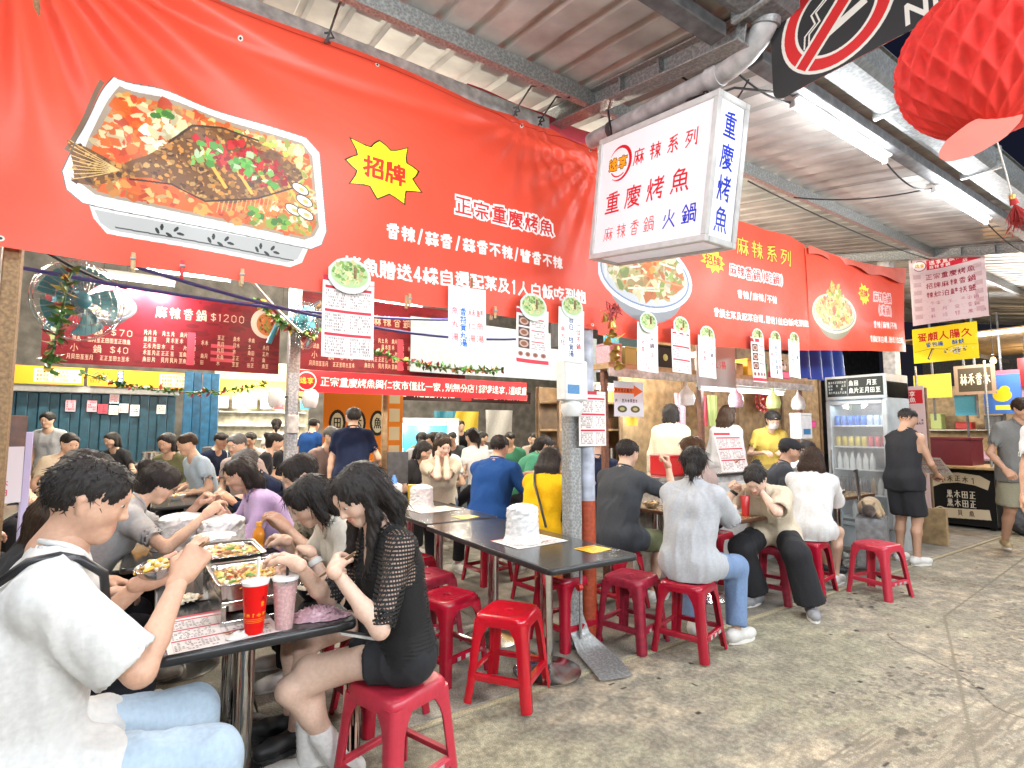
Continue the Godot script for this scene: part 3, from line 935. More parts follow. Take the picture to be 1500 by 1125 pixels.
func head_shape(kind:String,cell:float) -> MB:
	var key:=kind+str(cell)
	if head_cache.has(key):return head_cache[key]
	var fem:=kind=="f"
	var j:=0.0 if fem else 0.005
	var b:=[
		Bone.new(Vector3(0,0.030,-0.030),Vector3(0,0.034,0.018),0.084,0.076,0.03),
		Bone.new(Vector3(0,0.000,0.020),Vector3(0,-0.062,0.046),0.066,0.040+j,0.04),
		Bone.new(Vector3(-0.040,-0.030,0.022),Vector3(0.040,-0.030,0.022),0.034+j,0.034+j,0.03),
		Bone.new(Vector3(-0.010,-0.092,0.060),Vector3(0.010,-0.092,0.060),0.016+j,0.016+j,0.03),
		Bone.new(Vector3(-0.036,-0.022,0.062),Vector3(-0.030,-0.026,0.064),0.020,0.020,0.025),
		Bone.new(Vector3(0.036,-0.022,0.062),Vector3(0.030,-0.026,0.064),0.020,0.020,0.025),
		Bone.new(Vector3(-0.026,0.030,0.076),Vector3(0.026,0.030,0.076),0.013,0.013,0.022),
		Bone.new(Vector3(0,-0.055,-0.010),Vector3(0,-0.150,-0.040),0.052+j,0.054+j,0.03),
		Bone.new(Vector3(0.033,0.010,0.104),Vector3(0.030,0.010,0.104),0.0145,0.0145,0.01,1),
		Bone.new(Vector3(-0.033,0.010,0.104),Vector3(-0.030,0.010,0.104),0.0145,0.0145,0.01,1),
		Bone.new(Vector3(0,0.016,0.086),Vector3(0,-0.026,0.103),0.0075,0.0110,0.012),
		Bone.new(Vector3(-0.011,-0.029,0.092),Vector3(0.011,-0.029,0.092),0.0085,0.0085,0.010),
		Bone.new(Vector3(-0.018,-0.054,0.083),Vector3(0.018,-0.054,0.083),0.0062,0.0062,0.006),
		Bone.new(Vector3(-0.015,-0.064,0.083),Vector3(0.015,-0.064,0.083),0.0068,0.0068,0.006),
		Bone.new(Vector3(-0.0815,0.014,-0.012),Vector3(-0.076,-0.024,-0.004),0.013,0.008,0.008),
		Bone.new(Vector3(0.0815,0.014,-0.012),Vector3(0.076,-0.024,-0.004),0.013,0.008,0.008),
		Bone.new(Vector3(-0.092,0.005,0.002),Vector3(-0.092,-0.006,0.002),0.008,0.006,0.004,1),
		Bone.new(Vector3(0.092,0.005,0.002),Vector3(0.092,-0.006,0.002),0.008,0.006,0.004,1)]
	var o:=sdf(b,cell)
	for k in o.v.size():
		var p:=o.v[k]
		var lip:=clampf(1.5 - Vector3((p.x)/0.026,(p.y+0.059)/0.0125,(p.z - 0.086)/0.014).length(),0.0,1.0)
		var warm:=clampf(1.2 - Vector3((absf(p.x) - 0.04)/0.03,(p.y+0.03)/0.03,(p.z - 0.065)/0.04).length(),0.0,1.0)
		o.col[k]=Color(1,1,1).lerp(Color(0.86,0.46,0.46) if fem else Color(0.84,0.58,0.55),lip).lerp(Color(1.0,0.84,0.82),warm*0.5)
	head_cache[key]=o
	return o
func ik(s:Vector3,t:Vector3,l1:float,l2:float,pole:Vector3) -> Array:
	var d:=t - s
	var L:=clampf(d.length(),0.05,(l1+l2)*0.995)
	d=d.normalized()
	var end:=s+d*L
	var a:=(l1*l1 - l2*l2+L*L)/(2.0*L)
	var h:=sqrt(maxf(0.0,l1*l1 - a*a))
	var p:=(pole - d*pole.dot(d))
	p=p.normalized() if p.length() > 1e-4 else Vector3.UP
	return [s+d*a+p*h,end]
func look_basis(fwd:Vector3,up:Vector3) -> Basis:
	var z:=fwd.normalized()
	var x:=up.cross(z).normalized()
	return Basis(x,z.cross(x),z)
func hand_basis(fingers:Vector3,palm:Vector3) -> Basis:
	var y:=fingers.normalized()
	var z:=(palm - y*palm.dot(y)).normalized()
	return Basis(y.cross(z),y,z)
const SKIN_LIGHT:=Color(0.62,0.40,0.29)
const SKIN_FAIR:=Color(0.70,0.48,0.37)
const SKIN_TAN:=Color(0.50,0.29,0.19)
func person(label:String,o:Dictionary) -> Node3D:
	var sc:float=o.get("scale",1.0)
	var fem:bool=o.get("fem",false)
	var cell:float=o.get("cell",0.018)
	var lod:=0 if cell < 0.0125 else (1 if cell < 0.021 else 2)
	var dir:Vector2=o.get("dir",Vector2(0,1))
	var pos:Vector2=o.pos
	var root:=thing("person",label,"person",Vector3(pos.x,o.get("y",0.0),pos.y),atan2(dir.x,dir.y),o.get("group",""))
	var inv:=root.transform.affine_inverse()
	var sit:bool=o.get("pose","sit")=="sit"
	var hipy:float=(o.get("seat",0.45)+0.118) if sit else 0.90*sc
	hipy+=o.get("lift",0.0)
	var Hc:=Vector3(0,hipy,0)
	var lean:=deg_to_rad(o.get("lean",8.0))
	var bendv:=deg_to_rad(o.get("bend",8.0))
	var side:=deg_to_rad(o.get("side",0.0))
	var tw:=deg_to_rad(o.get("twist",0.0))
	var s1:=Vector3(sin(side),cos(lean),sin(lean)).normalized()
	var s2:=Vector3(sin(side),cos(lean+bendv),sin(lean+bendv)).normalized()
	var w:float=(0.92 if fem else 1.0)*sc*o.get("wide",1.0)
	var across:=Vector3(cos(tw),0,-sin(tw))
	var fw:=across.cross(s2).normalized()
	var waist:=Hc+s1*0.16*sc
	var chest:=Hc+s1*0.17*sc+s2*0.15*sc
	var neck:=chest+s2*0.175*sc
	var shd:=0.162*w
	var shL:=neck - s2*0.058*sc+across*shd
	var shR:=neck - s2*0.058*sc - across*shd
	var hd:Array=o.get("head",[10.0,0.0,0.0])
	var npitch:=lean+bendv+deg_to_rad(hd[0]*0.35)
	var nd:=Vector3(sin(side),cos(npitch),sin(npitch)).normalized()
	var hp:=deg_to_rad(hd[0])
	var hyaw:=deg_to_rad(hd[1])+tw
	var hb:=Basis(Vector3.UP,hyaw)*Basis(Vector3.RIGHT,hp)*Basis(Vector3.BACK,deg_to_rad(hd[2]))
	var hs:float=sqrt(sc)*0.93*o.get("hscale",1.0)
	var hc:=neck+nd*0.088*sc+hb*Vector3(0,0.082,0.018)*hs
	var hx:=Transform3D(hb*Basis.from_scale(Vector3.ONE*hs),hc)
	var spread:float=o.get("wide",1.0)
	var hipL:=Hc+Vector3(0.086*w,-0.01,0)
	var hipR:=Hc - Vector3(0.086*w,0.01,0)
	var fl:Vector3=o.get("fl",Vector3(0.13,0.08,0.40) if sit else Vector3(0.10,0.08,0.02))
	var fr:Vector3=o.get("fr",Vector3(-0.13,0.08,0.36) if sit else Vector3(-0.10,0.08,-0.02))
	var kpole:=Vector3(0,0.7,1) if sit else Vector3(0,0,1)
	var thl:=0.415*sc
	var shn:=0.405*sc
	var lk:=ik(hipL,fl,thl,shn,o.get("kpl",kpole+Vector3(0.25 if sit else 0.0,0,0)))
	var rk:=ik(hipR,fr,thl,shn,o.get("kpr",kpole - Vector3(0.25 if sit else 0.0,0,0)))
	var hl:Vector3=o.get("hl",Vector3(0.14,hipy+0.12,0.30) if sit else Vector3(0.24*sc,0.80*sc,0.06))
	var hr:Vector3=o.get("hr",Vector3(-0.14,hipy+0.12,0.30) if sit else Vector3(-0.24*sc,0.80*sc,0.06))
	if o.get("hw",false):
		hl=inv*hl; hr=inv*hr
	var ua:=0.285*sc
	var fa:=0.245*sc
	var la:=ik(shL,hl,ua,fa,o.get("epl",Vector3(0.55,-1,-0.35)))
	var ra:=ik(shR,hr,ua,fa,o.get("epr",Vector3(-0.55,-1,-0.35)))
	var g:=0.94 if fem else 1.0
	g*=sc*sqrt(spread)*0.95
	var body:=[]
	body.append(Bone.new(hipL - Vector3(0.012,0,0),hipR+Vector3(0.012,0,0),0.108*g,0.108*g,0.05))
	body.append(Bone.new(Hc+across*0.055*w,chest+across*0.07*w,0.092*g,0.102*g,0.05))
	body.append(Bone.new(Hc - across*0.055*w,chest - across*0.07*w,0.092*g,0.102*g,0.05))
	body.append(Bone.new(chest+s2*0.05+across*0.06*w,chest+s2*0.05 - across*0.06*w,0.098*g,0.098*g,0.05))
	body.append(Bone.new(shL,shR,0.050*g,0.050*g,0.06))
	body.append(Bone.new(shL,neck+nd*0.02,0.042*g,0.045*g,0.05))
	body.append(Bone.new(shR,neck+nd*0.02,0.042*g,0.045*g,0.05))
	body.append(Bone.new(neck - s2*0.02,hc - hb*Vector3(0,0.05,0.015)*hs,0.055*g,0.047*g,0.04))
	if fem:
		for sgn in [-1.0,1.0]:
			body.append(Bone.new(chest+across*0.065*sgn*w+fw*0.065,chest+across*0.065*sgn*w+fw*0.07 - s2*0.02,0.055*g,0.055*g,0.04))
	for arm in [[shL,la],[shR,ra]]:
		var el:Vector3=arm[1][0]
		var wr:Vector3=arm[1][1]
		body.append(Bone.new(arm[0],el,0.050*g,0.036*g,0.035))
		body.append(Bone.new(el,el.lerp(wr,0.35),0.037*g,0.037*g,0.02))
		body.append(Bone.new(el.lerp(wr,0.35),wr,0.036*g,0.0255*g,0.02))
	var legs:=[[hipL,lk,fl],[hipR,rk,fr]]
	var fdirs:=[o.get("fdl",Vector3(0.2,0,1)),o.get("fdr",Vector3(-0.2,0,1))]
	for i in 2:
		var lg:Array=legs[i]
		var kn:Vector3=lg[1][0]
		var an:Vector3=lg[1][1]
		body.append(Bone.new(lg[0],kn,0.083*g,0.056*g,0.04))
		body.append(Bone.new(kn,kn.lerp(an,0.35) - fw*0.012,0.054*g,0.053*g,0.03))
		body.append(Bone.new(kn.lerp(an,0.35) - fw*0.012,an,0.052*g,0.034*g,0.03))
		var fd:Vector3=(fdirs[i] as Vector3).normalized()
		body.append(Bone.new(an - fd*0.035 - Vector3(0,0.042,0),an+fd*0.13 - Vector3(0,0.048,0),0.032,0.027,0.03))
	var bm:=sdf(body,cell)
	var skin:Color=o.get("skin",SKIN_LIGHT)
	if sit:rest_on_seat(bm,o.get("seat",0.45)+0.018)
	bm.col.fill(skin)
	var hcell:float=[0.0045,0.008,0.014][lod]
	var hm:=head_shape("f" if fem else "m",hcell)
	var first:=bm.v.size()
	bm.add(hm,hx)
	for k in range(first,bm.v.size()):bm.col[k]=bm.col[k]*skin
	var pose_l:String=o.get("pl","relaxed")
	var pose_r:String=o.get("pr","relaxed")
	var fcell:float=[0.0035,0.006,0.011][lod]
	for i in 2:
		var arr:Array=[la,ra][i]
		var fa_d:Vector3=(arr[1] - arr[0]).normalized()
		var fing:Vector3=o.get("fgl" if i==0 else "fgr",fa_d)
		var palm:Vector3=o.get("pml" if i==0 else "pmr",Vector3(-0.5 if i==0 else 0.5,-1,0.2))
		var hbs:=hand_basis(fing,palm)
		var mir:=Basis.from_scale(Vector3(-1 if i==0 else 1,1,1)*sc*(0.92 if fem else 1.0))
		var tx:=Transform3D(hbs*mir,arr[1]+fa_d*0.012)
		var hs2:=hand_shape(pose_l if i==0 else pose_r,fcell)
		first=bm.v.size()
		bm.add(hs2,tx)
		if i==0:
			for k in range(first_index(bm,first,hs2),bm.idx.size(),3):
				var sw:=bm.idx[k+1]
				bm.idx[k+1]=bm.idx[k+2]
				bm.idx[k+2]=sw
		for k in range(first,bm.v.size()):bm.col[k]=skin*Color(1.0,0.95,0.93)
	bm.has_col=true
	for k in bm.col.size():bm.col[k].a=1.0
	part("body",bm.mesh(),M.skin,root)
	var sd:=float(used_names.get("person",0))*3.7
	for top:Dictionary in [o.get("inner",{}),o.get("top",{"m": "cloth_white"})]:
		if top.is_empty():continue
		var ez:float=top.get("ease",0.014)
		var tb:=[]
		tb.append(Bone.new(Hc+across*0.055*w+s1*0.02,chest+across*0.07*w,0.092*g+ez+0.006,0.102*g+ez,0.05))
		tb.append(Bone.new(Hc - across*0.055*w+s1*0.02,chest - across*0.07*w,0.092*g+ez+0.006,0.102*g+ez,0.05))
		tb.append(Bone.new(chest+s2*0.05+across*0.06*w,chest+s2*0.05 - across*0.06*w,0.098*g+ez,0.098*g+ez,0.05))
		tb.append(Bone.new(shL,shR,0.050*g+ez*0.6,0.050*g+ez*0.6,0.06))
		tb.append(Bone.new(shL,neck+nd*0.02,0.042*g+ez*0.6,0.045*g+ez*0.6,0.05))
		tb.append(Bone.new(shR,neck+nd*0.02,0.042*g+ez*0.6,0.045*g+ez*0.6,0.05))
		if fem:
			for sgn in [-1.0,1.0]:
				tb.append(Bone.new(chest+across*0.065*sgn*w+fw*0.065,chest+across*0.065*sgn*w+fw*0.07 - s2*0.02,0.055*g+ez,0.055*g+ez,0.05))
		var hem:float=top.get("hem",0.0)
		tb.append(Bone.new(hipL+s1*0.01 - Vector3(0.012,0,0),hipR+s1*0.01+Vector3(0.012,0,0),0.106*g+ez,0.106*g+ez,0.05))
		if hem > 0.0:
			if sit:
				tb.append(Bone.new(waist - fw*0.01,Hc - Vector3(0,hem,0.03),0.10*g+ez,0.10*g+ez,0.05))
				tb.append(Bone.new(hipL,hipL.lerp(lk[0],0.35),0.10*g+ez,0.085*g+ez,0.05))
				tb.append(Bone.new(hipR,hipR.lerp(rk[0],0.35),0.10*g+ez,0.085*g+ez,0.05))
			else:
				tb.append(Bone.new(hipL,hipL - Vector3(-0.005,hem,0),0.107*g+ez,0.105*g+ez,0.05,0,true))
				tb.append(Bone.new(hipR,hipR - Vector3(0.005,hem,0),0.107*g+ez,0.105*g+ez,0.05,0,true))
		var sl:String=top.get("sleeve","short")
		for arm in [[shL,la],[shR,ra]]:
			var el:Vector3=arm[1][0]
			var wr:Vector3=arm[1][1]
			var se:float=top.get("sease",0.018)
			if sl=="short":
				var ce:Vector3=(arm[0] as Vector3).lerp(el,top.get("slen",0.72))
				tb.append(Bone.new(arm[0],ce,0.054*g+se*0.7,0.044*g+se,0.03,0,true))
				var ad:=(el - (arm[0] as Vector3)).normalized()
				tb.append(Bone.new(ce - ad*0.035,ce+ad*0.03,0.040*g+se*0.6,0.042*g+se*0.8,0.0,1))
			elif sl=="long":
				tb.append(Bone.new(arm[0],el,0.054*g+se*0.7,0.040*g+se,0.03))
				tb.append(Bone.new(el,el.lerp(wr,top.get("cuff",0.85)),0.040*g+se,0.030*g+se,0.025,0,true))
		var nk:float=top.get("neck",0.072)
		tb.append(Bone.new(neck+nd*0.015+fw*0.012,neck+nd*0.2,nk*g,nk*g,0.0,1))
		if top.has("vneck"):
			tb.append(Bone.new(neck+fw*0.05,chest+fw*0.16+s2*(0.07 - top.vneck),0.06,0.03,0.0,1))
		if sl=="none":
			for sh in [shL,shR]:
				var outw:Vector3=(sh - neck).normalized()
				tb.append(Bone.new(sh+outw*0.05 - s2*0.09,sh+outw*0.035+s2*0.10,0.062,0.062,0.0,1))
		var tm:=sdf(tb,cell*0.92)
		var calm:=[[neck+nd*0.03+fw*0.01,0.15]]
		for arm in [[shL,la],[shR,ra]]:calm.append([(arm[0] as Vector3).lerp(arm[1][0],top.get("slen",0.72)),0.10])
		wrinkle(tm,top.get("fold",0.009),sd,Vector3(1,0.28,1),5.5,calm)
		if sit:rest_on_seat(tm,o.get("seat",0.45)+0.016)
		var shirt:=part(top.get("name","shirt"),tm.mesh(),M[top.m],root)
		if lod < 2 and not top.has("vneck"):
			var ring:=[]
			var c0:=neck+nd*0.015+fw*0.012
			var cf:=across.cross(nd).normalized()
			for k in 29:
				var an:=TAU*k/28
				var dd:=across*cos(an)+cf*sin(an)
				var tt:=0.13
				while tt > -0.14 and field_at(tb,c0+dd*nk*g*1.02+nd*tt) > 0.0:tt-=0.004
				ring.append(c0+dd*nk*g*1.02+nd*tt)
			for pass_ in 3:
				var sm_ring:=ring.duplicate()
				for k in 28:sm_ring[k]=(ring[(k+27) % 28]+ring[k]*2.0+ring[(k+1) % 28])*0.25
				sm_ring[28]=sm_ring[0]
				ring=sm_ring
			part("collar",tubem(ring,0.0085,8),M[top.m],shirt)
	var bot:Dictionary=o.get("bottom",{"m": "cloth_dark"})
	if not bot.is_empty() and not o.get("nolegs",false):
		var ez2:float=bot.get("ease",0.012)
		var bb:=[]
		bb.append(Bone.new(hipL - Vector3(0.012,0,0),hipR+Vector3(0.012,0,0),0.108*g+ez2,0.108*g+ez2,0.05))
		bb.append(Bone.new(Hc,waist,0.10*g+ez2,0.08*g,0.04))
		for lg in legs:
			var kn:Vector3=lg[1][0]
			var an:Vector3=lg[1][1]
			var L:String=bot.get("len","long")
			if L=="long":
				bb.append(Bone.new(lg[0],kn,0.083*g+ez2,0.058*g+ez2*1.5,0.04))
				bb.append(Bone.new(kn,an.lerp(kn,0.08),0.056*g+ez2*1.5,0.044*g+ez2*bot.get("flare",1.4),0.03,0,true))
			elif L=="knee":
				bb.append(Bone.new(lg[0],(lg[0] as Vector3).lerp(kn,0.92),0.085*g+ez2,0.068*g+ez2*2.0,0.04,0,true))
			else:
				bb.append(Bone.new(lg[0],(lg[0] as Vector3).lerp(kn,bot.get("cut",0.45)),0.086*g+ez2,0.082*g+ez2*1.2,0.04,0,true))
		var pm:=sdf(bb,cell*0.95)
		wrinkle(pm,bot.get("fold",0.007),sd+11.0)
		if sit:rest_on_seat(pm,o.get("seat",0.45)+0.014)
		part(bot.get("name","trousers"),pm.mesh(),M[bot.m],root)
	if not o.get("noshoes",false):
		var shoe:Dictionary=o.get("shoe",{"m": "shoe_white"})
		for i in 2:
			var an:Vector3=legs[i][1][1]
			var fd:Vector3=(fdirs[i] as Vector3).normalized()
			var fside:=fd.cross(Vector3.UP).normalized()
			var sb:=[]
			var gl:=Vector3(0,-0.072,0)
			sb.append(Bone.new(an - fd*0.05+gl*0.42,an+fd*0.15+gl*0.50,0.043,0.036,0.02))
			sb.append(Bone.new(an - fd*0.02+gl*0.3,an - fd*0.01+Vector3(0,0.012,0),0.046,0.042,0.02,0,true))
			sb.append(Bone.new(an+fd*0.10 - fside*0.012+gl*0.52,an+fd*0.10+fside*0.012+gl*0.52,0.036,0.036,0.02))
			sb.append(Bone.new(an - fd*0.1+gl - Vector3(0,0.06,0),an+fd*0.25+gl - Vector3(0,0.06,0),0.062,0.062,0.0,1))
			var sm:=part("shoe",sdf(sb,maxf(0.007,cell*0.7)).mesh(),M[shoe.m],root)
			if lod < 2:
				var so:=MB.new()
				var outline:=PackedVector2Array()
				for k in 16:
					var a:=TAU*k/16
					outline.append(Vector2(0.05+cos(a)*0.128,sin(a)*(0.043+0.004*cos(a))))
				so.prism(outline,0.0,0.022,Transform3D(Basis(fd,-fside,Vector3.UP),Vector3(an.x,an.y - 0.078,an.z)))
				part("sole",so.mesh(),M[shoe.get("sole","sole_white")],sm)
	var hair:Dictionary=o.get("hair",{"m": "hair_black","style": "short"})
	if not hair.is_empty():
		var hbn:=[]
		var T:=func(x:float,y:float,z:float) -> Vector3:return hx*Vector3(x,y,z)
		var st:String=hair.get("style","short")
		var vol:float=hair.get("vol",0.0)
		hbn.append(Bone.new(T.call(0,0.040,-0.032),T.call(0,0.044,0.020),(0.0905+vol)*hs,(0.0815+vol)*hs,0.03))
		if st != "short":
			hbn.append(Bone.new(T.call(0,0.02,-0.045),T.call(0,-0.045,-0.050),(0.085+vol)*hs,0.065*hs,0.03))
		hbn.append(Bone.new(T.call(0,-0.010,0.118),T.call(0,-0.13,0.085),0.074*hs,0.085*hs,0.0,1))
		hbn.append(Bone.new(T.call(0,0.045,0.14),T.call(0,0.0,0.13),0.062*hs,0.07*hs,0.0,1))
		if st=="short":
			hbn.append(Bone.new(T.call(0.0,-0.11,-0.09),T.call(0,-0.13,0.03),0.078*hs,0.085*hs,0.0,1))
			for sgn in [-1.0,1.0]:
				hbn.append(Bone.new(T.call(sgn*0.10,-0.005,0.0),T.call(sgn*0.09,-0.06,0.0),0.030*hs,0.035*hs,0.0,1))
		if hair.get("bangs",false):
			for q in 5:
				var xx:=-0.056+q*0.028
				hbn.append(Bone.new(T.call(xx*0.8,0.095,0.055),T.call(xx,0.032,0.088 - absf(xx)*0.35),0.020*hs,0.012*hs,0.012))
		if st=="long" or st=="longfront":
			var dn:=Vector3(0,-1,0)
			var L:float=hair.get("len",0.30)
			var back:Vector3=hb*Vector3(0,0,-1)
			for q in 4:
				var xx:=-0.063+q*0.042
				var p0:Vector3=T.call(xx,0.0,-0.065)
				var p1:Vector3=T.call(xx*1.3,-0.10,-0.085)
				var p2:Vector3=p1+(dn*0.8+(back*0.12 if st=="long" else Vector3.ZERO) - s2*0.4).normalized()*L
				hbn.append(Bone.new(p0,p1,0.045*hs,0.042*hs,0.03))
				hbn.append(Bone.new(p1,p2,0.042*hs,0.018*hs,0.02))
			if st=="longfront":
				for sgn in [-1.0,1.0]:
					var p0:Vector3=T.call(sgn*0.078,0.02,0.005)
					var p1:Vector3=T.call(sgn*0.082,-0.08,0.022)
					hbn.append(Bone.new(p0,p1,0.022,0.026,0.02))
					hbn.append(Bone.new(p1,p1+Vector3(0,-L,0.02),0.028,0.012,0.02))
			else:
				for sgn in [-1.0,1.0]:
					hbn.append(Bone.new(T.call(sgn*0.074,0.02,-0.01),T.call(sgn*0.078,-0.10,-0.012),0.024,0.022,0.02))
		elif st=="bob":
			for sgn in [-1.0,1.0]:
				hbn.append(Bone.new(T.call(sgn*0.070,0.02,-0.01),T.call(sgn*0.078,-0.085,0.0),0.030,0.026,0.02))
			for q in 3:
				var xx:=-0.05+q*0.05
				hbn.append(Bone.new(T.call(xx,0.0,-0.075),T.call(xx*1.1,-0.115,-0.078),0.040,0.030,0.02))
		elif st=="pony":
			var p0:Vector3=T.call(0,0.010,-0.118)
			hbn.append(Bone.new(T.call(0,0.02,-0.09),p0,0.045,0.026,0.02))
			var p1:Vector3=p0+(hb*Vector3(0,-0.4,-0.35)+Vector3(0,-0.7,0)).normalized()*0.08
			hbn.append(Bone.new(p0,p1,0.026,0.032,0.02))
			hbn.append(Bone.new(p1,p1+Vector3(0,-1,0)*hair.get("len",0.10)+hb*Vector3(0,0,-0.01),0.032,0.012,0.02))
		elif st=="bun":
			hbn.append(Bone.new(T.call(0,0.06,-0.125),T.call(0,0.065,-0.128),0.042,0.042,0.012))
		var hcl:=maxf(0.0065,cell*0.55)
		var hmsh:=sdf(hbn,hcl)
		if hair.has("spiky"):wrinkle(hmsh,0.006,sd,Vector3(1,1,1),40.0)
		wrinkle(hmsh,0.0035 if lod < 2 else 0.003,sd,Vector3(1.0,0.10,1.0),75.0 if lod==0 else 50.0)
		var hinv:=hx.affine_inverse()
		for k in hmsh.v.size():
			var q:=hinv*hmsh.v[k]
			var az:=atan2(q.x,q.z+0.02)
			var lk_n:=fold_noise.get_noise_3d(sin(az)*9.0,cos(az)*9.0,q.y*9.0+sd)
			hmsh.v[k]+=hmsh.n[k]*(0.0055*lk_n)
		renormal(hmsh)
		var hobj:=part("hair",hmsh.mesh(),M[hair.m],root)
		if lod < 2:
			var shortcut:=st=="short" or st=="bun"
			part("loose_hairs",hair_strands(hmsh,hx,420 if lod==0 else 200,shortcut,0.020 if shortcut else 0.06,int(sd*10.0)+3).mesh(),M[hair.m],hobj).set_meta("kind","stuff")
	if cell < 0.04:
		var ez3:=0.004 if lod==2 else 0.0
		for sgn in [-1.0,1.0]:
			var eb:=MB.new()
			var prof:=[]
			for k in 9:
				var a:=PI*k/8
				prof.append(Vector2(sin(a)*0.0125,-cos(a)*0.0070 if lod==0 else -cos(a)*0.0055))
			eb.lathe(prof,12,hx*Transform3D(Basis.IDENTITY,Vector3(sgn*0.032,0.010,0.0795+ez3)))
			var eye:=part("eye",eb.mesh(),M.eye_white,root)
			var ib:=MB.new()
			ib.lathe([Vector2(0,0.003),Vector2(0.004,0.0022),Vector2(0.0058,0)],10,hx*Transform3D(Basis(Vector3.RIGHT,PI/2+0.25),Vector3(sgn*0.031,0.0085,0.0905+ez3)))
			part("iris",ib.mesh(),M.iris,eye)
			var br:=MB.new()
			br.tube([hx*Vector3(sgn*0.014,0.0285,0.0935),hx*Vector3(sgn*0.030,0.034,0.0915),hx*Vector3(sgn*0.047,0.029,0.0795)],[0.0022 if fem else 0.003,0.0026 if fem else 0.0036,0.0012],6)
			part("eyebrow",br.mesh(),M[hair.get("m","hair_black")],root)
	if o.get("glasses",false):
		var gb:=MB.new()
		for sgn in [-1.0,1.0]:
			var ring:=[]
			for k in 17:
				var a:=TAU*k/16
				ring.append(hx*Vector3(sgn*0.033+cos(a)*0.025,0.008+sin(a)*0.019,0.104))
			gb.tube(ring,0.0022,5,false)
			gb.tube([hx*Vector3(sgn*0.058,0.014,0.104),hx*Vector3(sgn*0.083,0.014,0.02),hx*Vector3(sgn*0.083,0.008,-0.01)],0.0020,5)
		gb.tube([hx*Vector3(-0.008,0.012,0.106),hx*Vector3(0.008,0.012,0.106)],0.002,5)
		part("glasses",gb.mesh(),M.black_plastic,root)
	for call_ in o.get("extra",[]):
		call_.call(root,{"hx":hx,"shL":shL,"shR":shR,"neck":neck,"chest":chest,"waist":waist,"Hc":Hc,"fw":fw,"s2":s2,"la":la,"ra":ra,"lk":lk,"rk":rk,"across":across,"g":g,"hs":hs})
	return root
func field_at(bones:Array,p:Vector3) -> float:
	var g:=1.0
	for bo:Bone in bones:
		if bo.op==1:continue
		var ba:=bo.b - bo.a
		var t:=clampf((p - bo.a).dot(ba)/maxf(ba.length_squared(),1e-9),0.0,1.0)
		var d:=(p - bo.a - ba*t).length() - lerpf(bo.ra,bo.rb,t)
		var h:=maxf(bo.k - absf(g - d),0.0)
		g=minf(g,d) - h*h*0.25/maxf(bo.k,1e-5)
	return g
func rest_on_seat(m:MB,y:float) -> void:
	for k in m.v.size():
		var p:=m.v[k]
		if p.y < y and maxf(absf(p.x),absf(p.z)) < 0.175:
			m.v[k].y=y+(y - p.y)*0.02
	renormal(m)
func hair_strands(hm:MB,hx:Transform3D,n:int,short_:bool,len_:float,sd:int) -> MB:
	var r:=RandomNumberGenerator.new()
	r.seed=sd
	var out:=MB.new()
	var crown:=hx*Vector3(0,0.12,-0.03)
	var hi:=hx.affine_inverse()
	for k in n:
		var i:=r.randi() % hm.v.size()
		var p:=hm.v[i]
		var nn:=hm.n[i]
		var hq:=hi*p
		if hq.z > 0.035 and hq.y < 0.075 and hq.y > -0.12 and absf(hq.x) < 0.1:continue
		var away:=(p - crown)
		away=(away - nn*away.dot(nn)).normalized()
		var d:=(away+(Vector3.ZERO if short_ else Vector3(0,-0.8,0))).normalized()
		d=(d - nn*d.dot(nn)*0.9).normalized()
		var L:=len_*r.randf_range(0.5,1.3)
		var lift:=0.35 if short_ else 0.10
		var j:=Vector3(r.randfn(),r.randfn(),r.randfn())*0.12
		var rad:=r.randf_range(0.0010,0.0022)
		out.tube([p - nn*0.003,p+nn*0.002+d*L*0.4,p+nn*(0.002+lift*L*0.4)+(d+j).normalized()*L],[rad,rad,0.0003],4,false)
	return out
func first_index(bm:MB,_first:int,added:MB) -> int:
	return bm.idx.size() - added.idx.size()
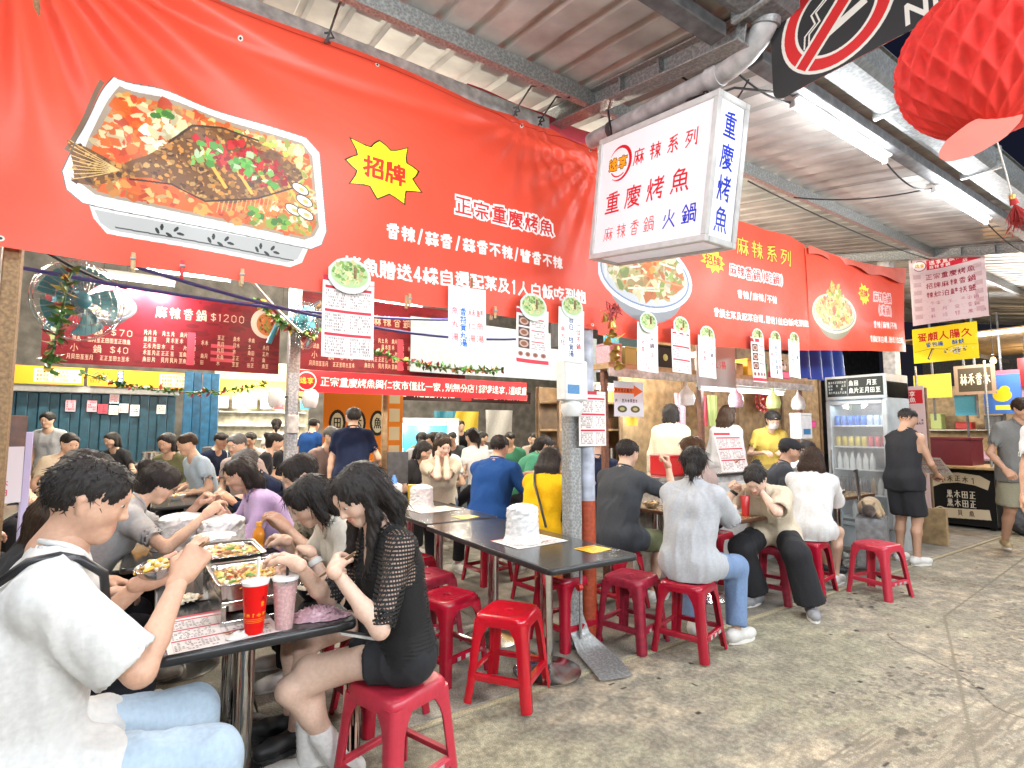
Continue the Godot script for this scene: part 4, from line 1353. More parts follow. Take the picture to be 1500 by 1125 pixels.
func build_ground() -> void:
	var g:=MB.new()
	g.sheet(func(u,v):return Vector3(lerpf(-60,120,u),-0.004,lerpf(-90,60,v)),6,6)
	mat("ground_far",Color(0.10,0.097,0.088),0.85,{"tex": "fine","scale":0.7,"detail": "blotch","dscale":0.1})
	structure("ground",g.mesh(),M.ground_far)
	var W:=1536
	var Hh:=640
	var im:=Image.create(W,Hh,false,Image.FORMAT_RGB8)
	var n1:=FastNoiseLite.new()
	n1.seed=21; n1.frequency=0.006; n1.fractal_octaves=4
	var n2:=FastNoiseLite.new()
	n2.seed=22; n2.frequency=0.045; n2.fractal_octaves=3
	var n3:=FastNoiseLite.new()
	n3.seed=23; n3.frequency=0.3; n3.fractal_octaves=2
	var ka:=Color(0.655,0.63,0.565)
	var kb:=Color(0.64,0.625,0.54)
	var kc:=Color(0.74,0.69,0.60)
	for y in Hh:
		for x in W:
			var a:=n1.get_noise_2d(x,y)
			var b:=n2.get_noise_2d(x*1.1,y*1.25)
			var c:=n3.get_noise_2d(x,y)
			var k:=ka.lerp(kb,clampf(a*2.2+b*0.8+0.25,0,1))
			k=k.lerp(kc,clampf(-a*2.0+b*1.1 - 0.15,0,1))
			var f:=1.0+c*0.22+b*0.20
			im.set_pixel(x,y,Color(k.r*f,k.g*f,k.b*f))
	var p:=painter(4,4,Color.BLACK)
	p.im=im
	p.W=W
	p.H=Hh
	var R:=func(x:float,z:float) -> Vector2:return Vector2((x+2.0)*96.0,(z+2.52)*96.0)
	rng.seed=5
	for q in 150:
		var t:=rng.randf()
		var c0:Vector2=(R.call(2.2,-1.25) as Vector2).lerp(R.call(4.6,-0.7),t)+Vector2(rng.randfn()*14,rng.randfn()*11)
		var l:=rng.randf_range(10,60)
		p.line([c0,c0+Vector2(l,rng.randfn()*5+l*0.1)],rng.randf_range(1.0,1.8),Color(0.70,0.66,0.58).darkened(rng.randf()*0.25),false)
	for q in 900:
		var t:=rng.randf()
		var c0:Vector2=(R.call(6.3,-2.40) as Vector2).lerp(R.call(7.0,-1.0),t)+Vector2(rng.randfn()*5,0)
		p.disc(c0,rng.randf_range(0.8,3),rng.randf_range(0.8,2),Color(0.72,0.68,0.60).darkened(rng.randf()*0.3),5)
	for q in 1400:
		var t:=rng.randf()
		var c0:Vector2=R.call(2.9+t*3.2,-1.62+sin(t*3.0)*0.35)+Vector2(rng.randfn()*8,rng.randfn()*7)
		p.disc(c0,rng.randf_range(0.8,2.6),rng.randf_range(0.6,1.6),Color(0.70,0.67,0.60).darkened(rng.randf()*0.3),5)
	for q in 420:
		p.disc(Vector2(rng.randf()*W,rng.randf()*Hh),rng.randf_range(0.6,1.4),rng.randf_range(0.6,1.2),Color(0.72,0.70,0.66).darkened(rng.randf()*0.5),5)
	for q in 300:
		p.disc(Vector2(rng.randf()*W,rng.randf()*Hh),rng.randf_range(0.8,2.4),rng.randf_range(0.8,2.0),Color(0.20,0.19,0.16),6)
	for q in 5:
		var c0:=Vector2(rng.randf()*W,rng.randf()*260)
		var d0:=Vector2.RIGHT.rotated(rng.randf()*TAU)
		var pl:=[c0]
		for k in 14:
			d0=d0.rotated(rng.randfn()*0.35)
			c0+=d0*rng.randf_range(5,13)
			pl.append(c0)
		p.line(pl,1.0,Color(0.42,0.39,0.34),false)
	for q in 26:
		var c0:=Vector2(rng.randf()*W,rng.randf()*330)
		for k in 26:
			p.disc(c0+Vector2(rng.randfn()*11,rng.randfn()*7),rng.randf_range(0.8,3.2),rng.randf_range(0.6,2.4),Color(0.40,0.375,0.32).lightened(rng.randf()*0.2),6)
	p.line([R.call(2.0,-0.55),R.call(5.2,-1.75)],1.6,Color(0.54,0.51,0.44),false)
	p.line([R.call(5.2,-1.75),R.call(9.5,-2.1)],1.6,Color(0.54,0.51,0.44),false)
	var t1:=ImageTexture.create_from_image(im)
	var m:=mat("asphalt",Color.WHITE,0.86,{"uv":true,"tex":t1,"detail": "cells","dscale":9.0})
	m.albedo_color=Color(1.06,1.04,1.02)
	m.normal_enabled=true
	m.normal_texture=tex.fine_n
	m.normal_scale=0.5
	var a:=MB.new()
	a.sheet(func(u,v):return Vector3(lerpf(-2,14,u),0.0,lerpf(-2.52,4.15,v)),64,26)
	for k in a.v.size():
		a.v[k].y+=n1.get_noise_2d(a.v[k].x*90,a.v[k].z*90)*0.004
	renormal(a)
	structure("asphalt_lane",a.mesh(),m)
	mat("concrete_floor",Color(0.52,0.475,0.39),0.7,{"tex": "blotch","scale":0.9,"detail": "fine","dscale":2.5,"normal": "fine_n","nscale":0.3})
	mat("floor_edge",Color(0.55,0.47,0.30),0.75,{"tex": "fine","scale":3.0})
	var fl:=structure("stall_floor",boxm(Vector3(7,-0.03,-20.52),Vector3(40,0.04,36),0.0),M.concrete_floor)
	fl.set_meta("kind","structure")
	for i in 9:
		part("floor_bay",boxm(Vector3(-1.9+i*1.6,0.003,-3.95),Vector3(1.588,0.016,2.76),0.004),M.concrete_floor,fl)
		part("floor_bay",boxm(Vector3(-1.9+i*1.6,0.003,-6.75),Vector3(1.588,0.016,2.80),0.004),M.concrete_floor,fl)
	part("floor_edge",boxm(Vector3(5.5,0.002,-2.545),Vector3(17,0.018,0.035),0.004),M.floor_edge,fl)
const ROOF_T:=0.2035
func roof_y(z:float) -> float:
	return 3.44+(-1.45 - z)*ROOF_T
func build_roof_and_columns() -> void:
	var roof:=thing("market_roof","corrugated metal roof rising inwards over the stall, seen from below","roof",Vector3.ZERO)
	var prof:=[]
	for i in 5:
		var x:=i*0.2
		prof.append_array([Vector2(x,0),Vector2(x+0.135,0),Vector2(x+0.150,0.032),Vector2(x+0.185,0.032),Vector2(x+0.2,0)])
	var sm:=MB.new()
	for k in prof.size() - 1:
		var a:Vector2=prof[k]
		var b:Vector2=prof[k+1]
		if a.distance_to(b) < 0.001:continue
		for seg in 8:
			var z0:=-1.32 - seg*2.1
			var z1:=z0 - 2.1
			sm.quad(Vector3(a.x,roof_y(z0)+a.y,z0),Vector3(b.x,roof_y(z0)+b.y,z0),Vector3(b.x,roof_y(z1)+b.y,z1),Vector3(a.x,roof_y(z1)+a.y,z1),Vector3(0,-1,0)+Vector3(b.y - a.y,0,0)*20.0)
	for k in sm.n.size():sm.n[k]=sm.n[k].normalized()
	var smesh:=sm.mesh()
	for i in 22:
		var s:=part("roof_sheet",smesh,M.roof_sheet,roof)
		s.position=Vector3(-5.0+i*0.998,0.0 if i % 2==0 else 0.003,0)
	var tilt:=atan(ROOF_T)
	var purlins:=[-2.48,-4.6,-6.8,-9.0,-11.2]
	for z in purlins:
		var pl:=thing("roof_purlin",["speckled galvanised beam under the roof just behind the light box","second galvanised roof beam back from the stall front","third galvanised roof beam back, behind the banners","fourth galvanised roof beam back, deep in the stall","rearmost galvanised roof beam, deep in the stall"][purlins.find(z)],"beam",Vector3(0,roof_y(z),z),0,"roof purlins")
		var b:=MB.new()
		b.box(Vector3(5.5,-0.062,0.02),Vector3(21,0.10,0.006),0.002)
		b.box(Vector3(5.5,-0.112,0.0),Vector3(21,0.006,0.05),0.002)
		b.box(Vector3(5.5,-0.014,0.0),Vector3(21,0.006,0.05),0.002)
		part("web",b.mesh(),M.steel_galv,pl)
	var rx:=[2.27,7.75,-3.2]
	for i in 3:
		var r:=thing("roof_rafter",["galvanised rafter sloping up above the hanging light box","galvanised rafter above the end of the red banners","galvanised rafter left of the large red banner"][i],"beam",Vector3(rx[i],0,0),0,"roof rafters")
		var b:=MB.new()
		var L:=11.0/cos(tilt)
		var xf:=Transform3D(Basis(Vector3.RIGHT,tilt),Vector3(0,roof_y(-6.9) - 0.068,-6.9))
		b.box(Vector3(0.0,0,0),Vector3(0.010,0.11,L),0.002,xf)
		b.box(Vector3(0,0.055,0),Vector3(0.11,0.010,L),0.002,xf)
		b.box(Vector3(0,-0.055,0),Vector3(0.11,0.010,L),0.002,xf)
		part("web",b.mesh(),M.steel_galv,r)
		part("stiffener",boxm(Vector3(0,roof_y(-1.9) - 0.07,-1.9),Vector3(0.10,0.098,0.012),0.003),M.steel_galv,r)
		part("stiffener",boxm(Vector3(0,roof_y(-2.2) - 0.07,-2.2),Vector3(0.10,0.098,0.012),0.003),M.steel_galv,r)
	var eb:=thing("eaves_beam","dark steel beam along the roof edge carrying the fluorescent tubes","beam",Vector3(0,0,0))
	part("web",boxm(Vector3(9.25,3.375,-1.50),Vector3(13.5,0.07,0.09),0.005),M.steel_dark,eb)
	part("web",boxm(Vector3(-1.45,3.375,-1.50),Vector3(7.3,0.07,0.09),0.005),M.steel_dark,eb)
	var gut:=thing("roof_gutter","long galvanised rain gutter along the outer edge of the roof","gutter",Vector3.ZERO)
	var gp:=[Vector3(-5,3.52,-1.40),Vector3(-5,3.40,-1.395),Vector3(-5,3.385,-1.36),Vector3(-5,3.385,-1.24),Vector3(-5,3.41,-1.205),Vector3(-5,3.53,-1.20),Vector3(-5,3.54,-1.185),Vector3(-5,3.525,-1.18)]
	for i in 7:
		var q:=MB.new()
		for k in gp.size() - 1:
			var a:Vector3=gp[k]+Vector3(i*3.0,0.0,0)
			var b:Vector3=gp[k+1]+Vector3(i*3.0,0.0,0)
			q.quad(a,a+Vector3(2.992,0,0),b+Vector3(2.992,0,0),b,Vector3(0,-(b.z - a.z),b.y - a.y).normalized()*-1.0)
		part("gutter_length",q.mesh(),M.steel_gutter,gut)
	for i in 12:
		part("gutter_bracket",boxm(Vector3(-3.6+i*1.45,3.46,-1.30),Vector3(0.03,0.17,0.25),0.004),M.steel_galv,gut)
	var pipe:=thing("rain_pipe","fat grey plastic drain pipe with an elbow dropping from the gutter","pipe",Vector3.ZERO)
	var pts:=[Vector3(2.335,3.50,-1.325),Vector3(2.337,3.44,-1.328),Vector3(2.342,3.385,-1.345),Vector3(2.352,3.345,-1.39),Vector3(2.365,3.320,-1.46),Vector3(2.378,3.312,-1.55),Vector3(2.39,3.32,-1.64)]
	part("elbow",tubem(pts,0.057,18),M.pvc,pipe)
	part("run",tubem([Vector3(2.39,3.32,-1.64),Vector3(2.41,3.44,-2.66)],0.052,18),M.pvc,pipe)
	part("clamp",tubem([Vector3(2.337,3.415,-1.332),Vector3(2.340,3.378,-1.345)],0.067,18),M.steel_galv,pipe)
	part("clamp",tubem([Vector3(2.389,3.319,-1.62),Vector3(2.391,3.325,-1.69)],0.064,18),M.pvc,pipe)
	part("strap",tubem([Vector3(2.407,3.414,-2.42),Vector3(2.408,3.419,-2.46)],0.058,14),M.steel_dark,pipe)
	var cab:=[[Vector3(2.35,3.33,-1.56),Vector3(2.98,3.33,-1.56),0.05,"black cable feeding the nearest eaves tube"],[Vector3(4.10,3.33,-1.56),Vector3(4.96,3.33,-1.56),0.09,"black cable drooping between the two eaves tubes"],[Vector3(6.1,3.33,-1.56),Vector3(8.0,3.33,-1.56),0.10,"black cable beyond the second eaves tube"],[Vector3(3.9,3.46,-2.44),Vector3(7.6,3.46,-2.44),0.05,"thin cable slung along the roof beam on the right"],[Vector3(2.6,3.35,-1.6),Vector3(3.3,3.60,-2.5),0.06,"thin cable crossing the roof right of the light box"],[Vector3(5.0,3.35,-1.6),Vector3(4.6,3.50,-2.45),0.05,"thin cable hanging from the roof between the tubes"]]
	for c in cab:
		single("cable",c[3],"cable",tubem(bend(c[0],c[1],c[2],14),0.006,6),M.wire_black)
	var col:=thing("steel_column","grey galvanised steel column beside the table end","column",Vector3(2.42,0,-2.915))
	part("shaft",boxm(Vector3(0,1.72,0),Vector3(0.105,3.44,0.10),0.008),M.steel_galv,col)
	part("base_plate",boxm(Vector3(0,0.016,0),Vector3(0.18,0.012,0.17),0.003),M.steel_dark,col)
	var pp:=thing("painted_pipe","pipe beside the column, lavender above and orange below","pipe",Vector3(2.545,0,-2.895))
	part("lower_length",tubem([Vector3(0,0.012,0),Vector3(0,0.96,0)],0.056,18),M.orange_paint,pp,"scratched orange painted lower length")
	part("upper_length",tubem([Vector3(0,0.96,0),Vector3(0,3.3,0)],0.054,18),M.column_paint,pp,"lavender painted upper length")
	var tap:=thing("water_tap","small white tap with a red valve on the grey column","tap",Vector3(2.40,0.62,-2.80))
	part("spout",tubem([Vector3(0,0,0),Vector3(0,0.005,0.06),Vector3(0.005,-0.02,0.10),Vector3(0.005,-0.05,0.105)],0.013,10),M.white_paint,tap)
	part("handle",boxm(Vector3(0,0.035,0.05),Vector3(0.06,0.012,0.015),0.003),M.white_paint,tap)
	part("supply_pipe",tubem([Vector3(0,0.0,-0.005),Vector3(-0.005,-0.3,-0.005),Vector3(-0.01,-0.60,-0.005)],0.011,8),M.steel_galv,tap)
	part("valve",tubem([Vector3(-0.05,-0.20,0.02),Vector3(-0.02,-0.20,0.02)],0.022,10),M.red_shiny,tap,"red valve wheel")
	var fp:=MB.new()
	var rim:=[Vector3(2.34,0.24,-2.85),Vector3(2.335,0.10,-2.83),Vector3(2.31,0.026,-2.74),Vector3(2.25,0.020,-2.57),Vector3(2.19,0.014,-2.40)]
	var rim2:=[Vector3(2.44,0.24,-2.85),Vector3(2.475,0.10,-2.81),Vector3(2.53,0.026,-2.72),Vector3(2.48,0.020,-2.53),Vector3(2.40,0.014,-2.35)]
	fp.slab(func(u,v):
		var f:float=v*4.0
		var i:int=mini(3,int(f))
		return (rim[i] as Vector3).lerp(rim[i+1],f - i).lerp((rim2[i] as Vector3).lerp(rim2[i+1],f - i),u)+Vector3(0,0.006*sin(u*PI)*-1.0+0.006,0),6,16,0.004)
	single("foot_plate","bent grey sheet metal plate lying at the foot of the column","plate",fp.mesh(),M.steel_galv)
	var wp:=thing("wooden_post","worn wooden post at the far left under the large red banner","post",Vector3(-0.515,0,-2.86))
	part("shaft",boxm(Vector3(0,1.75,0),Vector3(0.055,3.5,0.06),0.006),M.wood_post,wp)
	var wp2:=thing("white_post","white painted post beside the wooden post","post",Vector3(-0.60,0,-2.95))
	part("shaft",boxm(Vector3(0,1.75,0),Vector3(0.07,3.5,0.05),0.006),M.off_white,wp2)
	var ip:=thing("steel_column","thin grey pole inside the stall carrying a blue fan","column",Vector3(0.97,0,-4.95))
	part("shaft",boxm(Vector3(0,2.0,0),Vector3(0.095,4.0,0.095),0.008),M.steel_galv,ip)
	part("switch_box",boxm(Vector3(0.0,1.50,0.07),Vector3(0.09,0.16,0.05),0.006),M.off_white,ip)
	var rp:=thing("steel_column","pale grey column at the right end of the red banners","column",Vector3(7.92,0,-3.05))
	part("shaft",boxm(Vector3(0,1.9,0),Vector3(0.16,3.8,0.14),0.008),M.off_white,rp)
	var bw:=thing("hall_wall","dark rear wall of the market hall far behind the tables","wall",Vector3(17,0,-17))
	part("wall_face",boxm(Vector3(0,3.5,0),Vector3(50,7.0,0.12),0.0),mat("hall_grey",Color(0.30,0.28,0.25),0.8,{"tex": "blotch","scale":0.4}),bw)
	var lw:=thing("hall_wall","grey side wall of the hall at the far left, mostly hidden","wall",Vector3(-4.9,0,-9.5))
	part("wall_face",boxm(Vector3(0,3.4,0),Vector3(0.12,6.8,14.4),0.0),M.hall_grey,lw)
func tube_lamp(label:String,at:Vector3,turn:float,len:float,energy:float,hang:=0.0,col:=Color(0.96,0.98,1.0),group:="fluorescent tube lamps",below:=0.35) -> Node3D:
	var t:=thing("fluorescent_lamp",label,"lamp",at,turn,group)
	part("housing",boxm(Vector3(0,0.045,0),Vector3(len+0.06,0.04,0.085),0.006),M.white_paint,t)
	part("tube",tubem([Vector3(-len/2,0,0),Vector3(len/2,0,0)],0.013,12),M.tube_glow,t)
	for s in [-1.0,1.0]:
		part("end_cap",boxm(Vector3(s*(len/2+0.012),0.01,0),Vector3(0.022,0.05,0.034),0.004),M.white_paint,t)
		if hang > 0.0:
			part("hanger",tubem([Vector3(s*len*0.35,0.06,0),Vector3(s*len*0.35,0.06+hang,0)],0.003,5),M.wire_black,t)
	if energy > 0.0:
		var l:=AreaLight3D.new()
		l.name="tube_light"
		l.area_size=Vector2(len,0.05)
		l.light_energy=energy*below
		l.light_color=col
		l.shadow_enabled=true
		l.area_range=30.0
		l.rotation.x=-PI/2
		l.position=Vector3(0,-0.02,0)
		t.add_child(l)
		for k in 3:
			var q:=OmniLight3D.new()
			q.name="tube_glow_light"
			q.light_energy=energy*(0.42 - below*0.36)
			q.light_color=col
			q.light_size=0.05
			q.omni_range=30.0
			q.omni_attenuation=2.0
			q.shadow_enabled=true
			q.position=Vector3((k - 1)*len*0.36,-0.065,0)
			t.add_child(q,true)
	return t
func build_lamps() -> void:
	tube_lamp("bright white tube under the eaves, nearest the no smoking sign",Vector3(3.53,3.30,-1.55),0,1.14,4.0,0.0,Color(0.96,0.98,1.0),"fluorescent tube lamps",0.85)
	tube_lamp("bright white tube under the eaves, further along the lane",Vector3(5.53,3.30,-1.55),0,1.14,4.5,0.0,Color(0.96,0.98,1.0),"fluorescent tube lamps",0.85)
	tube_lamp("white tube under the eaves above the camera",Vector3(0.55,3.30,-1.5),0,1.14,4.5,0.0,Color(0.96,0.98,1.0),"fluorescent tube lamps",0.85)
	tube_lamp("white tube under the eaves left of the camera",Vector3(-1.9,3.30,-1.5),0,1.14,4.5,0.0,Color(0.96,0.98,1.0),"fluorescent tube lamps",0.85)
	tube_lamp("third white tube under the eaves, far along the lane",Vector3(8.6,3.30,-1.55),0,1.14,6.0,0.0,Color(0.96,0.98,1.0),"fluorescent tube lamps",0.85)
	for i in 4:
		tube_lamp(["white tube of the opposite stall, left behind the camera","white tube of the opposite stall, straight behind the camera","white tube of the opposite stall, right behind the camera","white tube of the opposite stall, furthest along the lane"][i],Vector3(-1.5+i*2.6,2.75,2.4),0,1.14,16.0)
	tube_lamp("slim white tube in front of the dark red menu banner",Vector3(-0.27,2.93,-6.4),0,0.66,5.0,0.5)
	var spots:=[Vector3(-1.4,2.95,-4.3),Vector3(1.6,2.95,-4.4),Vector3(4.4,2.95,-4.3),Vector3(0.2,3.6,-8.6),Vector3(3.2,3.6,-8.6),Vector3(6.2,3.4,-7.4),Vector3(-1.0,3.8,-12.0),Vector3(2.5,3.8,-12.0),Vector3(6.0,3.8,-12.0)]
	var words:=["white tube hung inside behind the left of the large banner","white tube hung inside behind the middle of the large banner","white tube hung inside behind the light box","white tube hung deep inside at the left","white tube hung deep inside at the middle","white tube hung deep inside over the counter","white tube near the rear wall at the left","white tube near the rear wall at the middle","white tube near the rear wall at the right"]
	for i in spots.size():
		tube_lamp(words[i],spots[i],0,1.14,9.0 if i < 3 else 18.0,maxf(0.05,roof_y(spots[i].z) - spots[i].y - 0.06),Color(1.0,0.96,0.88),"fluorescent tube lamps",0.5)
	tube_lamp("long white tube over the kitchen counter below the paper menus",Vector3(5.75,1.90,-3.75),0,1.6,1.8,0.4)
	tube_lamp("short white tube over the kitchen shelf",Vector3(4.55,1.93,-4.6),0,0.7,1.5,0.4)
const RED:=Color(0.90,0.32,0.23)
func star_burst(p:Painter,c:Vector2,rx:float,ry:float,spikes:int,edge:Color,fill:Color,rot:=0.0) -> void:
	for pass_ in 2:
		var pts:=[]
		for k in spikes*4:
			var a:=TAU*k/(spikes*4)+rot
			var ph:=k % 4
			var r:float=[1.0,0.80,0.70,0.80][ph]
			if ph==0:r*=1.0+0.10*sin(k*2.3)
			r*=1.0 if pass_==1 else 1.06
			pts.append(c+Vector2(cos(a)*rx,sin(a)*ry)*r)
		p.poly(pts,edge if pass_==0 else fill)
func outlined(p:Painter,s:String,x:float,y:float,size:float,gap:float,t:float,c:Color,oc:Color,ot:float,narrow:=1.0) -> void:
	p.text(s,x,y,size,gap,ot,oc,false,narrow)
	p.text(s,x,y,size,gap,t,c,false,narrow)
func build_banners() -> void:
	rng.seed=31
	big_banner()
	second_banner()
	third_banner()
func V(a:Array) -> Array:
	var o:=[]
	for k in range(0,a.size(),2):o.append(Vector2(a[k],a[k+1]))
	return o
func cloth_print(nm:String,p:Painter) -> StandardMaterial3D:
	var m:=print_mat(nm,p.im,0.42,{"back":Color(0.25,0.04,0.02),"spec":0.4})
	m.normal_enabled=true
	m.normal_texture=tex.soft_n
	m.normal_scale=0.12
	return m
func big_banner() -> void:
	var p:=painter(2044,707,RED)
	var SH:=Color(0.10,0.07,0.06)
	var rim:=V([578,270,994,298,1030,330,1056,540,1044,580,1018,596,540,582,512,560,503,521,522,439])
	var base:=V([548,570,560,610,585,640,968,652,996,636,1012,590])
	p.poly(base,Color(0.86,0.86,0.84))
	p.poly(V([560,590,572,618,590,630,960,642,985,628,998,596]),Color(0.66,0.66,0.65))
	p.line(V([600,622,975,634]),3.0,Color(0.25,0.24,0.24))
	for k in 3:
		var c:=Vector2(700+k*105,612+k*3)
		for q in 5:
			var a:=TAU*q/5+0.3
			p.disc(c+Vector2(cos(a)*24,sin(a)*9),8,3.4,Color(0.10,0.10,0.10),8,a*0.4)
	p.poly(rim,Color(0.87,0.86,0.84))
	p.line(V([560,300,508,470]),9.0,Color(0.45,0.36,0.28))
	p.poly(V([590,288,985,316,1012,345,1036,532,1024,560,1000,574,560,556,530,535,526,500,545,420]),Color(0.60,0.53,0.46))
	var ins:=V([602,300,980,326,1005,350,1028,530,1015,556,995,566,566,548,540,530,538,500,556,420])
	p.poly(ins,Color(0.82,0.36,0.14))
	food_scatter(p,ins,700,[Color(0.88,0.40,0.14),Color(0.80,0.28,0.12),Color(0.92,0.60,0.28),Color(0.75,0.50,0.26),Color(0.86,0.74,0.46)],4,15)
	food_scatter(p,V([602,300,700,308,690,430,600,470,550,440]),90,[Color(0.86,0.30,0.12),Color(0.90,0.42,0.16),Color(0.92,0.82,0.62)],6,18)
	food_scatter(p,V([640,330,720,320,730,420,650,460]),55,[Color(0.93,0.90,0.76),Color(0.88,0.80,0.60)],6,20)
	food_scatter(p,V([820,318,980,330,1005,380,1010,470,900,380]),120,[Color(0.92,0.86,0.62),Color(0.90,0.78,0.48),Color(0.70,0.74,0.30)],5,16)
	food_scatter(p,V([920,470,1018,440,1026,530,1000,560,860,555]),150,[Color(0.93,0.88,0.70),Color(0.86,0.62,0.30),Color(0.55,0.66,0.24),Color(0.90,0.50,0.20)],5,15)
	var fish:=V([506,446,540,452,600,478,650,440,690,392,730,346,790,326,860,336,930,356,985,392,990,410,950,452,890,486,830,516,770,520,720,500,660,492,610,504,560,536,524,540,520,500])
	p.poly(fish,Color(0.42,0.27,0.13))
	food_scatter(p,fish,620,[Color(0.66,0.47,0.24),Color(0.50,0.32,0.15),Color(0.78,0.60,0.34),Color(0.36,0.22,0.11),Color(0.84,0.55,0.22)],3,9)
	for k in 9:
		p.line([Vector2(600,490),Vector2(512+(k % 3)*3,446+k*11)],2.0,Color(0.82,0.70,0.46))
	for k in 14:
		p.line([Vector2(800+k*10,516 - k*3),Vector2(795+k*10,545 - k*3)],2.4,Color(0.76,0.60,0.36))
	for k in 4:
		p.line([Vector2(760+k*62,400+k*8),Vector2(812+k*58,478+k*2)],8.0,Color(0.92,0.66,0.26))
	p.line(V([620,506,700,496,770,522,880,492,970,440]),4.0,Color(0.20,0.12,0.06))
	p.line(V([690,392,735,344,800,326,880,336]),5.0,Color(0.22,0.14,0.07))
	food_scatter(p,V([740,372,850,350,930,380,960,430,900,460,800,430]),120,[Color(0.74,0.08,0.12),Color(0.60,0.05,0.08),Color(0.84,0.16,0.14)],5,12)
	food_scatter(p,V([720,390,830,360,930,400,930,460,820,430,740,430]),46,[Color(0.56,0.80,0.40),Color(0.36,0.66,0.26),Color(0.82,0.92,0.72)],7,13)
	for c in [Vector2(985,440),Vector2(996,470),Vector2(970,500),Vector2(1000,505)]:
		p.disc(c,24,14,Color(0.24,0.20,0.16),14,0.4)
		p.disc(c,21,11,Color(0.94,0.91,0.82),14,0.4)
		p.disc(c+Vector2(3,1),8,5,Color(0.86,0.66,0.34),10,0.4)
	for c in [Vector2(880,530),Vector2(940,545),Vector2(675,330)]:
		for q in 9:
			p.disc(c+Vector2(rng.randfn()*12,rng.randfn()*7),8,7,[Color(0.22,0.42,0.14),Color(0.42,0.62,0.22)][q % 2],8)
	p.line(rim+[rim[0]],2.2,Color(0.35,0.33,0.31))
	star_burst(p,Vector2(1212,330),120,92,9,Color(0.16,0.12,0.03),Color(0.97,0.94,0.12),0.35)
	p.text("招牌",1150,302,58,8,8.5,Color(0.84,0.16,0.10))
	p.X=Transform2D(-0.014,Vector2(0,0))
	outlined(p,"正宗重慶烤魚",1436,362,56,10,6.5,Color(0.86,0.14,0.13),Color(0.97,0.96,0.94),21.0)
	p.X=Transform2D(-0.030,Vector2(0,0))
	p.text("香辣/蒜香/蒜香不辣/醬香不辣",1205,518,41,6.4,6.6,Color(0.97,0.96,0.94))
	p.X=Transform2D(-0.034,Vector2(0,0))
	p.text("烤魚贈送4樣自選配菜及1人白飯吃到飽",1082,636,46,5.2,6.8,Color(0.97,0.96,0.94))
	p.X=Transform2D.IDENTITY
	for e in [[829,80],[418,690],[1182,20],[1700,18],[2010,22],[2012,690],[60,690]]:
		p.disc(Vector2(e[0],e[1]),6,6,Color(0.85,0.82,0.78),10)
		p.disc(Vector2(e[0],e[1]),3,3,Color(0.08,0.05,0.05),8)
	p.rect(0,14,2044,2,Color(0.70,0.10,0.08))
	var b:=thing("banner","large red vinyl banner with a printed tray of grilled fish","banner",Vector3(0,0,-2.80))
	var f:=func(u:float,v:float) -> Vector3:
		var x:=lerpf(-1.35,2.60,u)
		var y:=lerpf(3.52,2.16,v)
		var z:=0.0
		var d1:=Vector2(x+0.62,y - 3.62)
		var a1:=atan2(d1.y,d1.x)
		z+=0.030*sin(a1*21.0)*exp(-pow(d1.length() - 0.5,2)*3.0)*clampf(d1.length()*2.5,0,1)
		var d2:=Vector2(x - 2.0,y - 3.56)
		z+=0.014*sin(atan2(d2.y,d2.x)*19.0)*exp(-pow(d2.length() - 0.35,2)*8.0)
		var d3:=Vector2(x - 2.62,y - 3.48)
		z+=0.016*sin(atan2(d3.y,d3.x)*23.0)*exp(-pow(d3.length() - 0.4,2)*5.0)
		z+=0.012*sin(x*2.3+y*1.7)+0.006*sin(x*5.1 - y*3.0)
		z+=0.010*sin(x*9.0+sin(y*4.0))*pow(v,3)
		z-=0.018*exp(-pow((y - 3.40+0.10*sin(x*2.0))/0.035,2))*(0.5+0.5*sin(x*1.3+1.0))
		y-=0.022*sin(u*PI*3.0)*(1.0 - v)*0.6
		return Vector3(x,y,z)
	part("cloth",MB.new().slab(f,150,52,0.0015).mesh(),cloth_print("banner_fish",p),b)
	var strip:=thing("backing_board","stained white board strip behind the top of the large banner","board",Vector3(0,0,-2.86))
	part("board",boxm(Vector3(0.75,3.56,0),Vector3(2.9,0.16,0.012),0.003),M.off_white,strip)
	var strip2:=thing("backing_cloth","faded pink banner edge behind the right end of the large banner","banner",Vector3(0,0,-2.87))
	mat("pink_cloth",Color(0.60,0.06,0.09),0.5,{"tex": "soft"})
	part("cloth",MB.new().slab(func(u,v):return Vector3(lerpf(1.55,2.66,u),lerpf(3.66,3.40,v),0.008*sin(u*14.0)),24,3,0.002).mesh(),M.pink_cloth,strip2)
	for tie in [[0.66,"left of the burst"],[2.06,"above the white lettering"],[1.86,"beside the longest tie cord"]]:
		var x:float=tie[0]
		var c:=MB.new()
		c.tube([Vector3(x,roof_y(-2.48) - 0.12,-2.47),Vector3(x+0.015,3.62,-2.62),Vector3(x,3.53,-2.785),Vector3(x+0.01,3.50,-2.775)],0.006,6)
		c.tube([Vector3(x - 0.02,3.545,-2.775),Vector3(x+0.012,3.555,-2.765),Vector3(x+0.028,3.535,-2.77),Vector3(x,3.52,-2.768),Vector3(x - 0.018,3.49,-2.77)],0.006,6)
		single("tie_cord","twisted tie cord from the roof beam to the large banner, %s" % tie[1],"cord",c.mesh(),M.wire_black if x > 1.9 else M.steel_dark,Vector3.ZERO,0,"banner tie cords")
